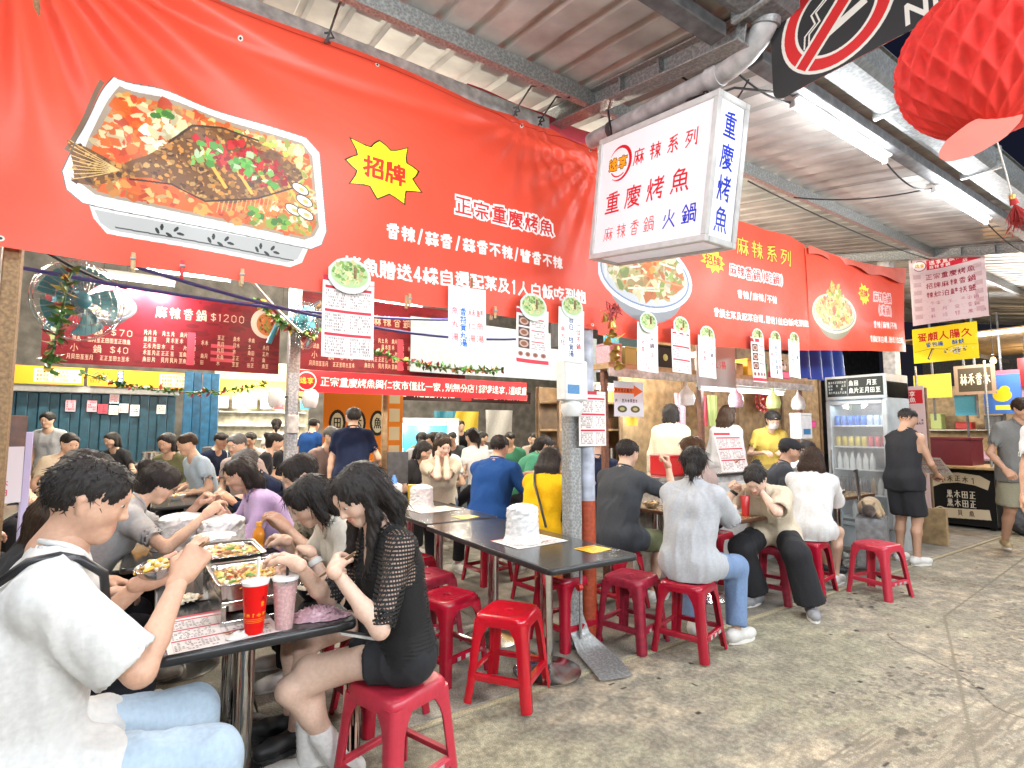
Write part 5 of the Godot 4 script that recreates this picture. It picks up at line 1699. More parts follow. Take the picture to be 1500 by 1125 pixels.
func bowl_print(p:Painter,c:Vector2,rx:float,ry:float,cols:Array,dish:Color) -> void:
	p.disc(c+Vector2(0,ry*0.35),rx*0.78,ry*0.95,dish.darkened(0.35),28)
	p.disc(c,rx,ry,dish,32)
	p.disc(c,rx*0.93,ry*0.88,Color(0.42,0.48,0.62),32)
	p.disc(c,rx*0.90,ry*0.84,dish.darkened(0.12),32)
	var ins:=[]
	for k in 20:
		ins.append(c+Vector2(cos(TAU*k/20)*rx*0.80,-ry*0.1+sin(TAU*k/20)*ry*0.76))
	p.poly(ins,Color(0.62,0.48,0.28))
	food_scatter(p,ins,230,cols,rx*0.03,rx*0.12)
	for k in 26:
		var q:=c+Vector2(rng.randfn()*rx*0.35,rng.randfn()*ry*0.35)
		p.line([q,q+Vector2(rng.randfn()*rx*0.25,rng.randfn()*ry*0.2)],rx*0.03,(cols[k % cols.size()] as Color).lightened(0.15))
func second_banner() -> void:
	var K:=300.0
	var p:=painter(858,402,RED)
	var R:=func(x:float,y:float) -> Vector2:return Vector2((x - 2.60)*K,(3.42 - y)*K)
	bowl_print(p,R.call(3.12,2.62),155,92,[Color(0.86,0.80,0.62),Color(0.70,0.62,0.38),Color(0.55,0.62,0.26),Color(0.80,0.44,0.18),Color(0.90,0.86,0.74)],Color(0.84,0.86,0.88))
	food_scatter(p,[R.call(3.05,2.78),R.call(3.25,2.78),R.call(3.2,2.6),R.call(3.05,2.62)],30,[Color(0.90,0.42,0.14),Color(0.94,0.56,0.2)],5,11)
	star_burst(p,R.call(3.92,2.90),50,36,11,Color(0.35,0.25,0.02),Color(0.97,0.92,0.14))
	p.text("招牌",362,141,30,4,4.2,Color(0.80,0.14,0.08))
	outlined(p,"麻辣香鍋(乾鍋)",470,146,34,3.4,3.4,Color(0.85,0.16,0.14),Color(0.97,0.95,0.93),11.0)
	p.text("香辣/麻辣/不辣",503,222,24,3.4,3.6,Color(0.96,0.95,0.93))
	p.text("香鍋主菜及配菜自選,贈送1位白飯吃到飽",390,292,23,2.6,3.4,Color(0.96,0.95,0.93))
	outlined(p,"麻辣系列",512,52,54,16,5.0,Color(0.93,0.80,0.30),Color(0.55,0.07,0.04),10.0)
	var b:=thing("banner","red vinyl banner with a printed bowl, behind the light box","banner",Vector3(0,0,-2.815))
	var f:=func(u:float,v:float) -> Vector3:
		var x:=lerpf(2.60,5.46,u)
		var top:=lerpf(3.42,3.34,u)
		var bot:=2.13+0.12*u*u
		var y:=lerpf(top,bot,v)+0.02*sin(u*9.0)*(1 - v)
		return Vector3(x,y,0.014*sin(x*3.0+y)+0.006*sin(x*8.0 - y*4.0)+0.012*sin(u*30.0)*pow(1 - v,4))
	part("cloth",MB.new().slab(f,80,30,0.0015).mesh(),cloth_print("banner_bowl",p),b)
func third_banner() -> void:
	var K:=300.0
	var p:=painter(690,318,RED)
	var R:=func(x:float,y:float) -> Vector2:return Vector2((x - 5.44)*K,(3.32 - y)*K)
	var d:Vector2=R.call(5.95,2.70)
	bowl_print(p,d+Vector2(0,10),132,66,[Color(0.95,0.78,0.36),Color(0.92,0.62,0.24),Color(0.74,0.76,0.26),Color(0.96,0.88,0.60),Color(0.86,0.42,0.16)],Color(0.86,0.82,0.66))
	food_scatter(p,[d+Vector2(-100,0),d+Vector2(-10,-95),d+Vector2(30,-80),d+Vector2(105,10),d+Vector2(0,50)],200,[Color(0.95,0.80,0.40),Color(0.92,0.66,0.26),Color(0.66,0.72,0.22),Color(0.97,0.90,0.62),Color(0.80,0.36,0.14)],5,14)
	star_burst(p,R.call(6.67,2.95),44,42,10,Color(0.35,0.25,0.02),Color(0.97,0.92,0.14))
	p.text("招牌",340,95,26,4,3.6,Color(0.80,0.14,0.08))
	outlined(p,"麻辣香鍋",440,96,34,5,3.4,Color(0.85,0.16,0.14),Color(0.97,0.95,0.93),11.0)
	outlined(p,"(湯鍋)",470,146,34,5,3.4,Color(0.85,0.16,0.14),Color(0.97,0.95,0.93),11.0)
	p.text("香辣/麻辣/不辣",430,206,24,3,3.6,Color(0.96,0.95,0.93))
	p.text("香鍋配菜自選,贈送1位白飯",385,262,22,2,3.2,Color(0.96,0.95,0.93))
	var b:=thing("banner","short red vinyl banner with printed noodles at the right end","banner",Vector3(0,0,-2.80))
	var f:=func(u:float,v:float) -> Vector3:
		var x:=lerpf(5.44,7.74,u)
		var y:=lerpf(3.31+0.13*u*u,2.25+0.17*u,v)
		return Vector3(x,y,0.016*sin(x*2.6+y*1.5)+0.008*sin(x*7.0+y*5.0))
	part("cloth",MB.new().slab(f,70,26,0.0015).mesh(),cloth_print("banner_noodles",p),b)
	var c:=thing("clear_sheet","faded pink plastic sheet folded over the short red banner","sheet",Vector3(0,0,-2.78))
	mat("faded_pink",Color(0.64,0.13,0.09),0.4,{"tex": "soft"})
	part("sheet",MB.new().slab(func(u,v):return Vector3(lerpf(5.46,7.80,u),lerpf(3.335+0.15*u*u - 0.02*sin(u*PI),3.24+0.04*u+0.02*sin(u*20.0),v),0.02*sin(u*17.0)*v),40,6,0.0015).mesh(),M.faded_pink,c)
func build_signs() -> void:
	rng.seed=41
	light_box()
	no_smoking_sign()
	paper_lantern()
	lane_signs()
func light_box() -> void:
	var t:=thing("light_box_sign","white hanging light box with red and blue brush lettering","sign",Vector3(2.30,2.86,-2.06))
	var tilt:=Basis(Vector3.RIGHT,0.155)
	var xf:=Transform3D(tilt,Vector3.ZERO)
	var W:=0.86
	var H:=0.73
	var D:=0.23
	var fr:=MB.new()
	for sx in [0.0,D]:
		for sy in [-H/2,H/2]:
			fr.box(Vector3(sx,sy,0),Vector3(0.034,0.034,W+0.034),0.004,xf)
		for sz in [-W/2,W/2]:
			fr.box(Vector3(sx,0,sz),Vector3(0.0335,H - 0.034,0.034),0.004,xf)
	for sy in [-H/2,H/2]:
		for sz in [-W/2,W/2]:
			fr.box(Vector3(D/2,sy,sz),Vector3(D - 0.034,0.0335,0.0335),0.004,xf)
	part("frame",fr.mesh(),M.white_paint,t)
	var RD:=Color(0.78,0.06,0.12)
	var BL:=Color(0.08,0.18,0.70)
	var p:=painter(720,592,Color(0.90,0.89,0.90))
	for k in 26:
		p.disc(Vector2(rng.randf()*720,rng.randf()*592),rng.randf_range(1,3),rng.randf_range(1,2),Color(0.70,0.67,0.62),6)
	var c:=Vector2(140,138)
	for k in 40:
		var a:=-2.5+k*0.118
		var w:=3.0+15.0*sin(PI*k/39.0)
		p.disc(c+Vector2(cos(a)*82,sin(a)*86),w*0.5+1.5,w*0.5+1.5,RD,10)
	for k in 26:
		var a:=1.0+k*0.06
		p.disc(c+Vector2(cos(a)*66,sin(a)*66),4.0,4.0,RD,8)
	p.text("逸享",62,104,62,10,17.0,Color(0.25,0.12,0.03))
	p.text("逸享",62,104,62,10,9.5,Color(0.95,0.62,0.14))
	for k in 4:
		p.glyph("麻辣系列"[k],246+k*110,98+k*1.0,70,76,7.0,RD)
		p.glyph("重慶烤魚"[k],62+k*150,282+k*-5.0,106,106,9.5,RD)
		p.glyph("麻辣香鍋"[k],72+k*96,462 - k*2.0,66,70,4.5,Color(0.82,0.16,0.18))
	for k in 2:
		p.glyph("火鍋"[k],482+k*116,446 - k*4.0,78,82,7.5,BL)
	var m:=print_mat("lightbox_face",p.im,0.3)
	m.emission_enabled=true
	m.emission=Color.BLACK
	m.emission_texture=m.albedo_texture
	m.emission_energy_multiplier=0.5
	var face:=MB.new()
	face.sheet(func(u,v):return xf*Vector3(-0.004,lerpf(H/2 - 0.016,-H/2+0.016,v),lerpf(-W/2+0.016,W/2 - 0.016,u)),1,1)
	part("front_panel",face.mesh(),m,t)
	var back:=MB.new()
	back.sheet(func(u,v):return xf*Vector3(D+0.004,lerpf(H/2 - 0.016,-H/2+0.016,v),lerpf(W/2 - 0.016,-W/2+0.016,u)),1,1)
	part("back_panel",back.mesh(),m,t)
	var p2:=painter(180,592,Color(0.92,0.92,0.95))
	for k in 4:
		p2.glyph("重慶烤魚"[k],40,40+k*138,94,108,10.0,BL)
	var m2:=print_mat("lightbox_end",p2.im,0.3)
	m2.emission_enabled=true
	m2.emission=Color.BLACK
	m2.emission_texture=m2.albedo_texture
	m2.emission_energy_multiplier=0.55
	var end:=MB.new()
	end.sheet(func(u,v):return xf*Vector3(lerpf(0.016,D - 0.016,u),lerpf(H/2 - 0.016,-H/2+0.016,v),W/2+0.004),1,1)
	part("end_panel",end.mesh(),m2,t)
	var m3:=mat("lightbox_plain",Color(0.78,0.78,0.80),0.35,{"tex": "soft","emit":Color(0.92,0.94,1.0),"energy":0.28})
	var pl:=MB.new()
	pl.box(Vector3(D/2,-H/2,0),Vector3(D - 0.036,0.006,W - 0.036),0.0,xf)
	part("bottom_panel",pl.mesh(),m3,t)
	var pt:=MB.new()
	pt.box(Vector3(D/2,H/2+0.002,0),Vector3(D - 0.036,0.006,W - 0.036),0.0,xf)
	pt.box(Vector3(D/2,0,-W/2 - 0.002),Vector3(D - 0.036,H - 0.036,0.006),0.0,xf)
	part("top_panel",pt.mesh(),M.off_white,t)
	var wires:=[[Vector3(0.10,0.38,0.36),Vector3(0.06,0.55,0.22),Vector3(0.03,0.72,0.06),Vector3(0.02,0.80,-0.02)],[Vector3(0.10,0.38,0.36),Vector3(0.11,0.50,0.30),Vector3(0.10,0.62,0.40),Vector3(0.06,0.66,0.52)],[Vector3(0.02,0.42,-0.30),Vector3(0.04,0.55,-0.34),Vector3(0.05,0.75,-0.38)],[Vector3(0.06,0.38,0.36),Vector3(0.10,0.44,0.20),Vector3(0.12,0.52,0.10)],[Vector3(0.10,0.38,0.36),Vector3(0.20,0.42,0.44),Vector3(0.42,0.42,0.54),Vector3(0.52,0.54,0.56)]]
	for w in wires:
		part("wire",tubem(w,0.0065,6),M.wire_black,t)
	part("chain",tubem([Vector3(0.10,0.36,0.38),Vector3(0.105,0.42,0.37),Vector3(0.10,0.47,0.36)],0.014,8),M.steel_dark,t)
func no_smoking_sign() -> void:
	var t:=thing("no_smoking_sign","dark grey hanging board with a red no smoking ring","sign",Vector3(2.40,3.265,-0.70))
	var W:=1.30
	var H:=0.50
	var p:=painter(1040,400,Color(0.23,0.225,0.225))
	var c:=Vector2(232,200)
	var WH:=Color(0.93,0.91,0.86)
	p.disc(c,192,192,WH,48)
	p.disc(c,180,180,Color(0.84,0.20,0.20),48)
	p.disc(c,140,140,WH,48)
	p.disc(c,130,130,Color(0.23,0.225,0.225),48)
	p.poly(V([130,262,330,200,336,226,140,290]),WH)
	p.line(V([172,246,172,276]),3,Color(0.23,0.225,0.225))
	for off in [0.0,16.0]:
		p.line(V([124+off,262,128+off,216,166+off,190,154+off,150,190+off,128,214+off,110,190+off,92]),6,WH)
	p.line([c+Vector2(-112,118),c+Vector2(112,-118)],62,WH)
	p.line([c+Vector2(-116,122),c+Vector2(116,-122)],42,Color(0.84,0.20,0.20))
	p.text("No",436,312,66,2,13,WH)
	var poly:=rounded_rect(W,H,0.05)
	var m:=print_mat("no_smoking_print",p.im,0.4)
	var b:=MB.new()
	b.prism(poly,0.0,0.006,Transform3D(Basis(Vector3(0,0,1),Vector3(0,1,0),Vector3(-1,0,0)),Vector3(0,0,0)),Vector2(W,H),Vector2(-W/2,-H/2))
	part("board",b.mesh(),m,t)
	for z in [-0.52,0.5]:
		part("strap",boxm(Vector3(-0.012,0.30,z),Vector3(0.005,0.34,0.035),0.001),M.steel_galv,t)
		part("bolt",MB.new().lathe([Vector2(0,0.005),Vector2(0.009,0.004),Vector2(0.011,0)],10,Transform3D(Basis(Vector3.BACK,PI/2),Vector3(-0.015,0.16,z))).mesh(),M.steel_dark,t)
	part("hanger_bar",boxm(Vector3(0,0.47,0),Vector3(0.04,0.04,1.5),0.004),M.steel_galv,t)
func paper_lantern() -> void:
	var t:=thing("paper_lantern","large red honeycomb paper lantern hanging over the lane","lantern",Vector3(2.06,2.575,-0.485))
	mat("tissue_red",Color(0.86,0.040,0.028),0.75,{"back":Color(0.5,0.02,0.02),"tex": "soft","scale":6.0,"vcol":true})
	var R:=0.24
	var s:=MB.new()
	var N:=20.0
	s.sheet(func(u,v):
		var lon:float=u*TAU
		var lat:float=(0.5 - v)*PI*0.97
		var ph:float=v*11.0*PI
		var a:=absf(sin(lon*N/2.0+ph*0.5))
		var b:=absf(sin(lon*N/2.0 - ph*0.5))
		var pit:=pow(a*b,0.7)
		var r:=R*(1.0 - 0.13*pit*(0.35+0.65*cos(lat)))
		return Vector3(cos(lon)*cos(lat)*r,sin(lat)*R*0.96,sin(lon)*cos(lat)*r),288,110)
	renormal(s)
	part("honeycomb_body",s.mesh(),M.tissue_red,t)
	mat("card_salmon",Color(0.80,0.17,0.12),0.6,{"tex": "soft"})
	var d:=MB.new()
	var outline:=PackedVector2Array()
	for k in 28:
		var a:=TAU*k/28
		outline.append(Vector2(cos(a)*0.115,sin(a)*0.046*(1.0+0.03*sin(a*9.0))))
	d.prism(outline,0,0.003,Transform3D(Basis(Vector3.UP,-0.9)*Basis(Vector3.BACK,0.50),Vector3(-0.085,-0.262,-0.015)))
	part("end_card",d.mesh(),M.card_salmon,t,"salmon coloured oval end card")
	part("end_card",MB.new().lathe([Vector2(0,0.003),Vector2(0.09,0.003),Vector2(0.09,0)],24,Transform3D(Basis(),Vector3(0,0.24,0))).mesh(),M.card_salmon,t)
	part("string",tubem([Vector3(0.0,-0.25,0.0),Vector3(0.03,-0.36,0.01),Vector3(0.06,-0.43,0.012)],0.0022,5),M.rope_white,t)
	part("cord",tubem([Vector3(0,0.24,0),Vector3(0,1.1,0)],0.003,5),M.rope_white,t)
	mat("tassel_red",Color(0.42,0.03,0.03),0.8)
	var ta:=MB.new()
	ta.tube([Vector3(0.06,-0.425,0.012),Vector3(0.07,-0.445,0.014)],[0.008,0.012],8)
	for k in 70:
		var a:=Vector3(0.07,-0.445,0.014)
		var b:=a+Vector3(rng.randf_range(0.01,0.07),rng.randf_range(-0.05,-0.03),rng.randf_range(-0.03,0.03))
		ta.tube([a,b,b+Vector3(rng.randf_range(0.02,0.07),rng.randf_range(-0.03,0.005),rng.randf_range(-0.03,0.03))],[0.0014,0.0012,0.0008],4,false)
	part("tassel",ta.mesh(),M.tassel_red,t)
	var bead:=MB.new().lathe([Vector2(0.002,0.012),Vector2(0.008,0.006),Vector2(0.008,-0.006),Vector2(0.002,-0.012)],10,Transform3D(Basis(),Vector3(0.06,-0.425,0.012)))
	part("bead",bead.mesh(),M.gold,t)
func lane_signs() -> void:
	var p:=painter(450,520,Color(0.86,0.78,0.77))
	p.rect(110,24,320,78,Color(0.80,0.14,0.22))
	p.text("逸享重慶烤魚",128,30,34,8,4.0,Color(0.96,0.94,0.92))
	p.text("麻辣香鍋專賣店",128,70,26,8,3.0,Color(0.96,0.94,0.92))
	p.disc(Vector2(66,64),42,40,Color(0.94,0.92,0.90),24)
	for k in 36:
		var a:=-2.0+k*0.13
		p.disc(Vector2(66,64)+Vector2(cos(a)*40,sin(a)*38),3.4,3.4,Color(0.60,0.08,0.30),8)
	p.text("逸享",36,48,28,4,4.0,Color(0.86,0.62,0.14))
	var DR:=Color(0.58,0.14,0.22)
	p.text("正宗重慶烤魚",100,138,42,8,4.4,DR)
	p.text("招牌麻辣香鍋",100,208,42,8,4.4,DR)
	p.text("辣炒海鮮拼盤",100,278,42,8,4.4,DR)
	for r in 3:p.text(["牛肉 王 羊肉鍋","豆 月 金 香鍋 ","料 海 特 黑 麻"][r],122,352+r*50,28,8,2.4,Color(0.66,0.40,0.46))
	for r in 6:
		p.rect(20,130+r*62,50,34,Color(0.78,0.66,0.66))
		p.rect(384,130+r*62,46,34,Color(0.78,0.66,0.66))
	for k in 240:p.disc(Vector2(rng.randf()*450,120+rng.randf()*400),rng.randf_range(2,9),rng.randf_range(1,5),Color(0.83,0.72,0.72),7)
	p.text("正宗重慶烤魚",100,138,42,8,4.4,DR)
	p.text("招牌麻辣香鍋",100,208,42,8,4.4,DR)
	p.text("辣炒海鮮拼盤",100,278,42,8,4.4,DR)
	var t:=thing("hanging_menu_sign","white and red printed menu sign hanging above the yellow sign","sign",Vector3(7.85,3.19,-2.40))
	var f:=func(u:float,v:float) -> Vector3:return Vector3(0.012*sin(u*7.0+v*2.0),lerpf(0.42 - 0.04*sin(u*PI),-0.44,v),lerpf(-0.37,0.37,u))
	part("cloth",MB.new().slab(f,20,12,0.002).mesh(),print_mat("lane_menu",p.im,0.5,{"back":Color(0.3,0.25,0.25)}),t)
	var q:=painter(420,280,Color(0.95,0.84,0.12))
	q.text("蛋願人腸久",34,44,62,10,8.0,Color(0.74,0.10,0.14))
	q.text("蛋包腸",86,122,34,6,4.6,Color(0.12,0.34,0.62))
	q.text("酥餅",262,122,34,6,4.6,Color(0.12,0.34,0.62))
	q.line(V([10,190,120,170,210,186,300,160,410,172]),2,Color(0.2,0.15,0.05))
	q.line(V([100,250,130,176]),18,Color(0.14,0.11,0.08))
	q.line(V([104,246,132,182]),10,Color(0.86,0.72,0.40))
	for k in 60:
		q.disc(Vector2(290+rng.randfn()*30,205+rng.randfn()*17),rng.randf_range(3,9),rng.randf_range(2,6),[Color(0.86,0.84,0.80),Color(0.30,0.26,0.30),Color(0.62,0.60,0.62)][k % 3],8)
	var y:=thing("hanging_menu_sign","yellow printed sign with red lettering below the white one","sign",Vector3(7.85,2.49,-2.45))
	part("cloth",MB.new().slab(func(u,v):return Vector3(0.010*sin(u*6.0),lerpf(0.215,-0.215,v),lerpf(-0.33,0.31,u)),16,8,0.002).mesh(),print_mat("egg_sign",q.im,0.5,{"back":Color(0.3,0.25,0.05)}),y)
	for zz in [-0.34,0.34]:
		part("cord",tubem([Vector3(0,0.36,zz),Vector3(0.02,0.80,zz*0.9)],0.004,5),M.wire_black,t)
func stool_leg_mesh() -> ArrayMesh:
	var rings:=[]
	var ys:=[0.0,0.02,0.09,0.16,0.24,0.31,0.345,0.37,0.39,0.405,0.415]
	for y in ys:
		var e:float=lerpf(0.188,0.148,y/0.43)
		var w:float=0.050+0.006*(y/0.3)
		if y > 0.30:w+=0.055*pow((y - 0.30)/0.115,2.0)
		if y < 0.03:e+=0.003
		var r:=0.026
		var th:=0.012
		var ring:=[]
		ring.append(Vector3(e - w,y,e)); ring.append(Vector3(e - r,y,e))
		for k in 5:
			var a:=PI/2 - PI/2*(k+0.5)/5
			ring.append(Vector3(e - r+cos(a)*r,y,e - r+sin(a)*r))
		ring.append(Vector3(e,y,e - r)); ring.append(Vector3(e,y,e - w))
		ring.append(Vector3(e - th,y,e - w)); ring.append(Vector3(e - th,y,e - r))
		for k in 3:
			var a:=PI/2*(k+0.5)/3
			ring.append(Vector3(e - r+cos(a)*(r - th),y,e - r+sin(a)*(r - th)))
		ring.append(Vector3(e - r,y,e - th)); ring.append(Vector3(e - w,y,e - th))
		rings.append(ring)
	return MB.new().loft(rings,true,true).mesh()
func stool_seat_mesh() -> ArrayMesh:
	var rings:=[]
	var prof:=[[0.022,0.418,1.0],[0.022,0.440,1.0],[0.028,0.4445,1.0],[0.085,0.4435,0.95],[0.104,0.4435,0.6],[0.110,0.4475,0.55],[0.128,0.4485,0.45],[0.139,0.445,0.40],[0.1465,0.436,0.36],[0.1495,0.42,0.34],[0.152,0.392,0.33],[0.146,0.392,0.33],[0.143,0.42,0.34],[0.130,0.434,0.4]]
	for q in prof:
		var ring:=[]
		for k in 40:
			var a:=TAU*k/40
			var rr:float=q[2]
			var c:=Vector2(cos(a),sin(a))
			var n:=lerpf(9.0,2.0,rr)
			var s:=pow(pow(absf(c.x),n)+pow(absf(c.y),n),-1.0/n)
			ring.append(Vector3(c.x*s*q[0],q[1],c.y*s*q[0]))
		rings.append(ring)
	return MB.new().loft(rings,true,false).mesh()
var stool_meshes:={}
func stool(label:String,x:float,z:float,turn:float,m:="stool_red",scuffs:=0,y:=0.012) -> Node3D:
	if stool_meshes.is_empty():
		stool_meshes.seat=stool_seat_mesh()
		stool_meshes.leg=stool_leg_mesh()
		var sb:=MB.new()
		sb.box(Vector3(0,0.132,0.170),Vector3(0.262,0.032,0.013),0.004)
		sb.box(Vector3(0,0.148,0.160),Vector3(0.258,0.006,0.026),0.002)
		stool_meshes.stretcher=sb.mesh()
		var sc:=MB.new()
		for k in 3:sc.box(Vector3(-0.07+k*0.07,0.132,0.1775),Vector3(0.026+0.006*k,0.022,0.0022),0.001)
		stool_meshes.scuff=sc.mesh()
	var t:=thing("stool",label,"stool",Vector3(x,y,z),turn,"red plastic stools")
	part("seat",stool_meshes.seat,M[m],t)
	for k in 4:
		var l:=part("leg",stool_meshes.leg,M[m],t)
		l.rotation.y=k*PI/2
	for k in 4:
		var s:=part("stretcher",stool_meshes.stretcher,M[m],t)
		s.rotation.y=k*PI/2
		if k < scuffs:
			part("worn_paint",stool_meshes.scuff,M.scuff,s)
	return t
func dining_table(label:String,cx:float,z0:float,z1:float,w:=0.64,topm:="table_top",edge:="table_edge",y:=0.012) -> Node3D:
	var L:=absf(z1 - z0)
	var t:=thing("dining_table",label,"table",Vector3(cx,y,(z0+z1)/2),0,"stall dining tables")
	var H:=0.728
	var poly:=rounded_rect(w,L,0.035,5)
	var e:=MB.new()
	var B:=Basis(Vector3(1,0,0),Vector3(0,0,-1),Vector3(0,1,0))
	var rings:=[]
	for k in 9:
		var a:=-PI/2+PI*k/8
		var ring:=[]
		for q in poly:
			var d:=q.normalized()
			ring.append(B*Vector3(q.x,q.y,0)+Vector3(d.x,0,-d.y).normalized()*(cos(a)*0.008 - 0.008)+Vector3(0,H - 0.016+sin(a)*0.016,0))
		rings.append(ring)
	e.loft(rings,true,true)
	part("edge_band",e.mesh(),M[edge],t)
	var tp:=MB.new()
	tp.prism(rounded_rect(w - 0.020,L - 0.020,0.03,5),H - 0.002,H+0.0015,Transform3D(B,Vector3.ZERO))
	part("table_top",tp.mesh(),M[topm],t)
	for s in [-1.0,1.0]:
		var zc:float=s*(L/2 - 0.46)
		var pd:=part("pedestal",tubem([Vector3(0,0.03,zc),Vector3(0,H - 0.03,zc)],0.038,18),M.chrome,t)
		var prof:=[Vector2(0.0,0.052),Vector2(0.042,0.050),Vector2(0.06,0.040),Vector2(0.12,0.026),Vector2(0.19,0.013),Vector2(0.205,0.006),Vector2(0.205,0.0),Vector2(0,0)]
		part("base",MB.new().lathe(prof,28,Transform3D(Basis(),Vector3(0,0,zc))).mesh(),M.stainless,pd)
		part("bracket",boxm(Vector3(0,H - 0.034,zc),Vector3(0.30,0.02,0.05),0.003),M.steel_dark,pd)
	return t
const TY:=0.012+0.7295
func build_tables_and_stools() -> void:
	dining_table("nearest dark table with the steel fish trays, front left",0.345,-2.05,-3.42)
	dining_table("dark table behind the one with the fish trays",0.19,-3.46,-4.95)
	dining_table("empty dark table in front of the steel column",2.02,-2.22,-3.76)
	dining_table("dark table behind the empty one, with two white bags",2.06,-3.80,-5.35)
	mat("wood_top",Color(0.44,0.30,0.15),0.35,{"tex": "blotch","scale":1.6,"rtex": "rough"})
	mat("wood_edge",Color(0.14,0.06,0.03),0.4,{"tex": "blotch","scale":2.0})
	dining_table("brown wooden table between the long grey shirt and beige shirt diners",4.02,-2.60,-4.05,0.62,"wood_top","wood_edge")
	dining_table("brown wooden table behind the column, further in",3.92,-4.10,-5.5,0.62,"wood_top","wood_edge")
	dining_table("small wooden table in front of the drinks fridge",6.2,-2.85,-3.45,1.2,"wood_top","wood_edge")
	dining_table("dark table deep in the stall behind the lilac shirt",0.3,-6.0,-7.3)
	dining_table("dark table deep in the stall at the left",-1.3,-5.4,-6.9)
	dining_table("dark table deep in the stall behind the blue shirt",2.4,-6.2,-7.6)
	dining_table("dark table in the rear row at the left",-0.6,-8.6,-9.9)
	dining_table("dark table in the rear row at the middle",1.6,-8.8,-10.0)
	dining_table("dark table in the rear row at the right",4.2,-7.6,-9.0)
	stool("bright red empty stool at the front with a hole in its seat",1.68,-2.58,0.62,"stool_bright")
	stool("dark red empty stool just behind the bright red front stool",1.52,-3.02,0.30,"stool_red",2)
	stool("worn pinkish red stool under the woman in black lace",0.85,-2.12,0.35,"stool_worn",2)
	stool("red stool pushed under the far side of the empty table",2.42,-3.00,0.1)
	stool("red stool under the empty table, far left side",1.62,-3.52,0.2,"stool_faded",1)
	stool("red stool in the shade under the second table",1.72,-4.05,0.15)
	stool("red stool beside the second table, under the white bags",1.55,-4.75,0.15)
	stool("red stool beside the orange pipe, partly behind the table",2.78,-2.72,0.25,"stool_faded",1)
	stool("red stool with white scuffs under the grey shirt woman with ponytail",3.00,-2.42,0.28,"stool_red",1)
	stool("red stool under the diner in black trousers",4.50,-2.72,0.2,"stool_faded",2)
	stool("red stool under the woman in the long white shirt",4.98,-2.68,0.15)
	stool("faded red empty stool with white scuffs at the right end",5.42,-2.29,-0.12,"stool_worn",3,0.002)
	stool("red stool under the man in the white tee",-0.34,-1.97,0.1,"stool_red",0,0.002)
	stool("red stool behind the man in white at the left",-0.45,-2.64,0.1)
	stool("red stool under the diner at the third place on the left",-0.46,-3.30,0.0)
	stool("red stool under the woman with glasses in grey",-0.42,-3.95,0.1)
	stool("red stool under the white tee girl with a wristwatch",1.02,-2.78,0.2)
	stool("red stool under the diner in the patterned shirt",1.05,-3.48,0.0)
	stool("red stool under the girl in lilac",0.78,-4.30,0.2)
	stool("red stool under the man in the dark blue jacket",0.95,-5.10,0.0)
	stool("red stool under the man in the blue tee",2.72,-4.55,0.1)
	stool("red stool under the woman in yellow",2.80,-3.80,0.1)
	stool("red stool under the man in dark grey behind the column",3.22,-3.30,0.1)
	stool("red stool under the brown haired diner",4.62,-3.40,0.1)
func plastic_bag(label:String,at:Vector3,r:float,h:float,sd:int,dish:=0.0) -> void:
	rng.seed=sd
	var nz:=FastNoiseLite.new()
	nz.seed=sd; nz.frequency=9.0; nz.fractal_octaves=3
	var s:=MB.new()
	s.sheet(func(u,v):
		var a:float=u*TAU
		var yy:float=1.0 - v
		var prof:float=1.0+0.18*exp(-yy*9.0) - 0.10*yy
		if yy > 0.86:prof*=sqrt(maxf(0.0,1.0 - pow((yy - 0.86)/0.14,2.0)))*0.95+0.05*(1.0 - yy)/0.14
		var p:=Vector3(cos(a)*prof,yy*h/r,sin(a)*prof)
		var n:=nz.get_noise_3d(p.x*0.35,p.y*0.22,p.z*0.35)
		var k:=1.0+0.20*(0.5 - absf(n)*2.0)*(0.35+0.65*yy)+0.05*sin(a*3.0+sd)
		return Vector3(p.x*r*k,yy*h+n*0.014*yy,p.z*r*k),56,30)
	renormal(s)
	single("plastic_bag",label,"plastic bag",s.mesh(),M.bag_white,at,0,"white plastic bags on the tables")
func paper_mat(label:String,at:Vector3,w:float,l:float,turn:float,m:Material) -> void:
	single("paper_mat",label,"paper",MB.new().slab(func(u,v):return Vector3(lerpf(-w/2,w/2,u),0.0016+0.0012*sin(u*5.0+v*3.0),lerpf(-l/2,l/2,v)),6,6,0.0008).mesh(),m,at+Vector3(0,0.001,0),turn,"printed papers on the tables")
func menu_sheet_print(w:int,h:int,dense:bool) -> Painter:
	var p:=painter(w,h,Color(0.90,0.88,0.86))
	var R:=Color(0.74,0.18,0.24)
	p.rect(0,0,w*0.6,h*0.06,R)
	p.rect(0,h*0.06,w,2,R)
	for b in 3:
		var y:=h*(0.12+b*0.29)
		p.rect(w*0.05,y,w*0.9,h*0.035,R)
		tiny_print(p,w*0.06,y+h*0.05,w*0.40,h*0.22,6,Color(0.42,0.36,0.36),0.75)
		tiny_print(p,w*0.54,y+h*0.05,w*0.40,h*0.22,6,Color(0.42,0.36,0.36),0.75)
		for k in 7:p.rect(w*0.05,y+h*0.05+k*h*0.0367,w*0.9,1,Color(0.78,0.62,0.62))
		for xx in [0.05,0.38,0.5,0.84,0.95]:p.rect(w*xx,y+h*0.035,1,h*0.24,Color(0.78,0.62,0.62))
	return p
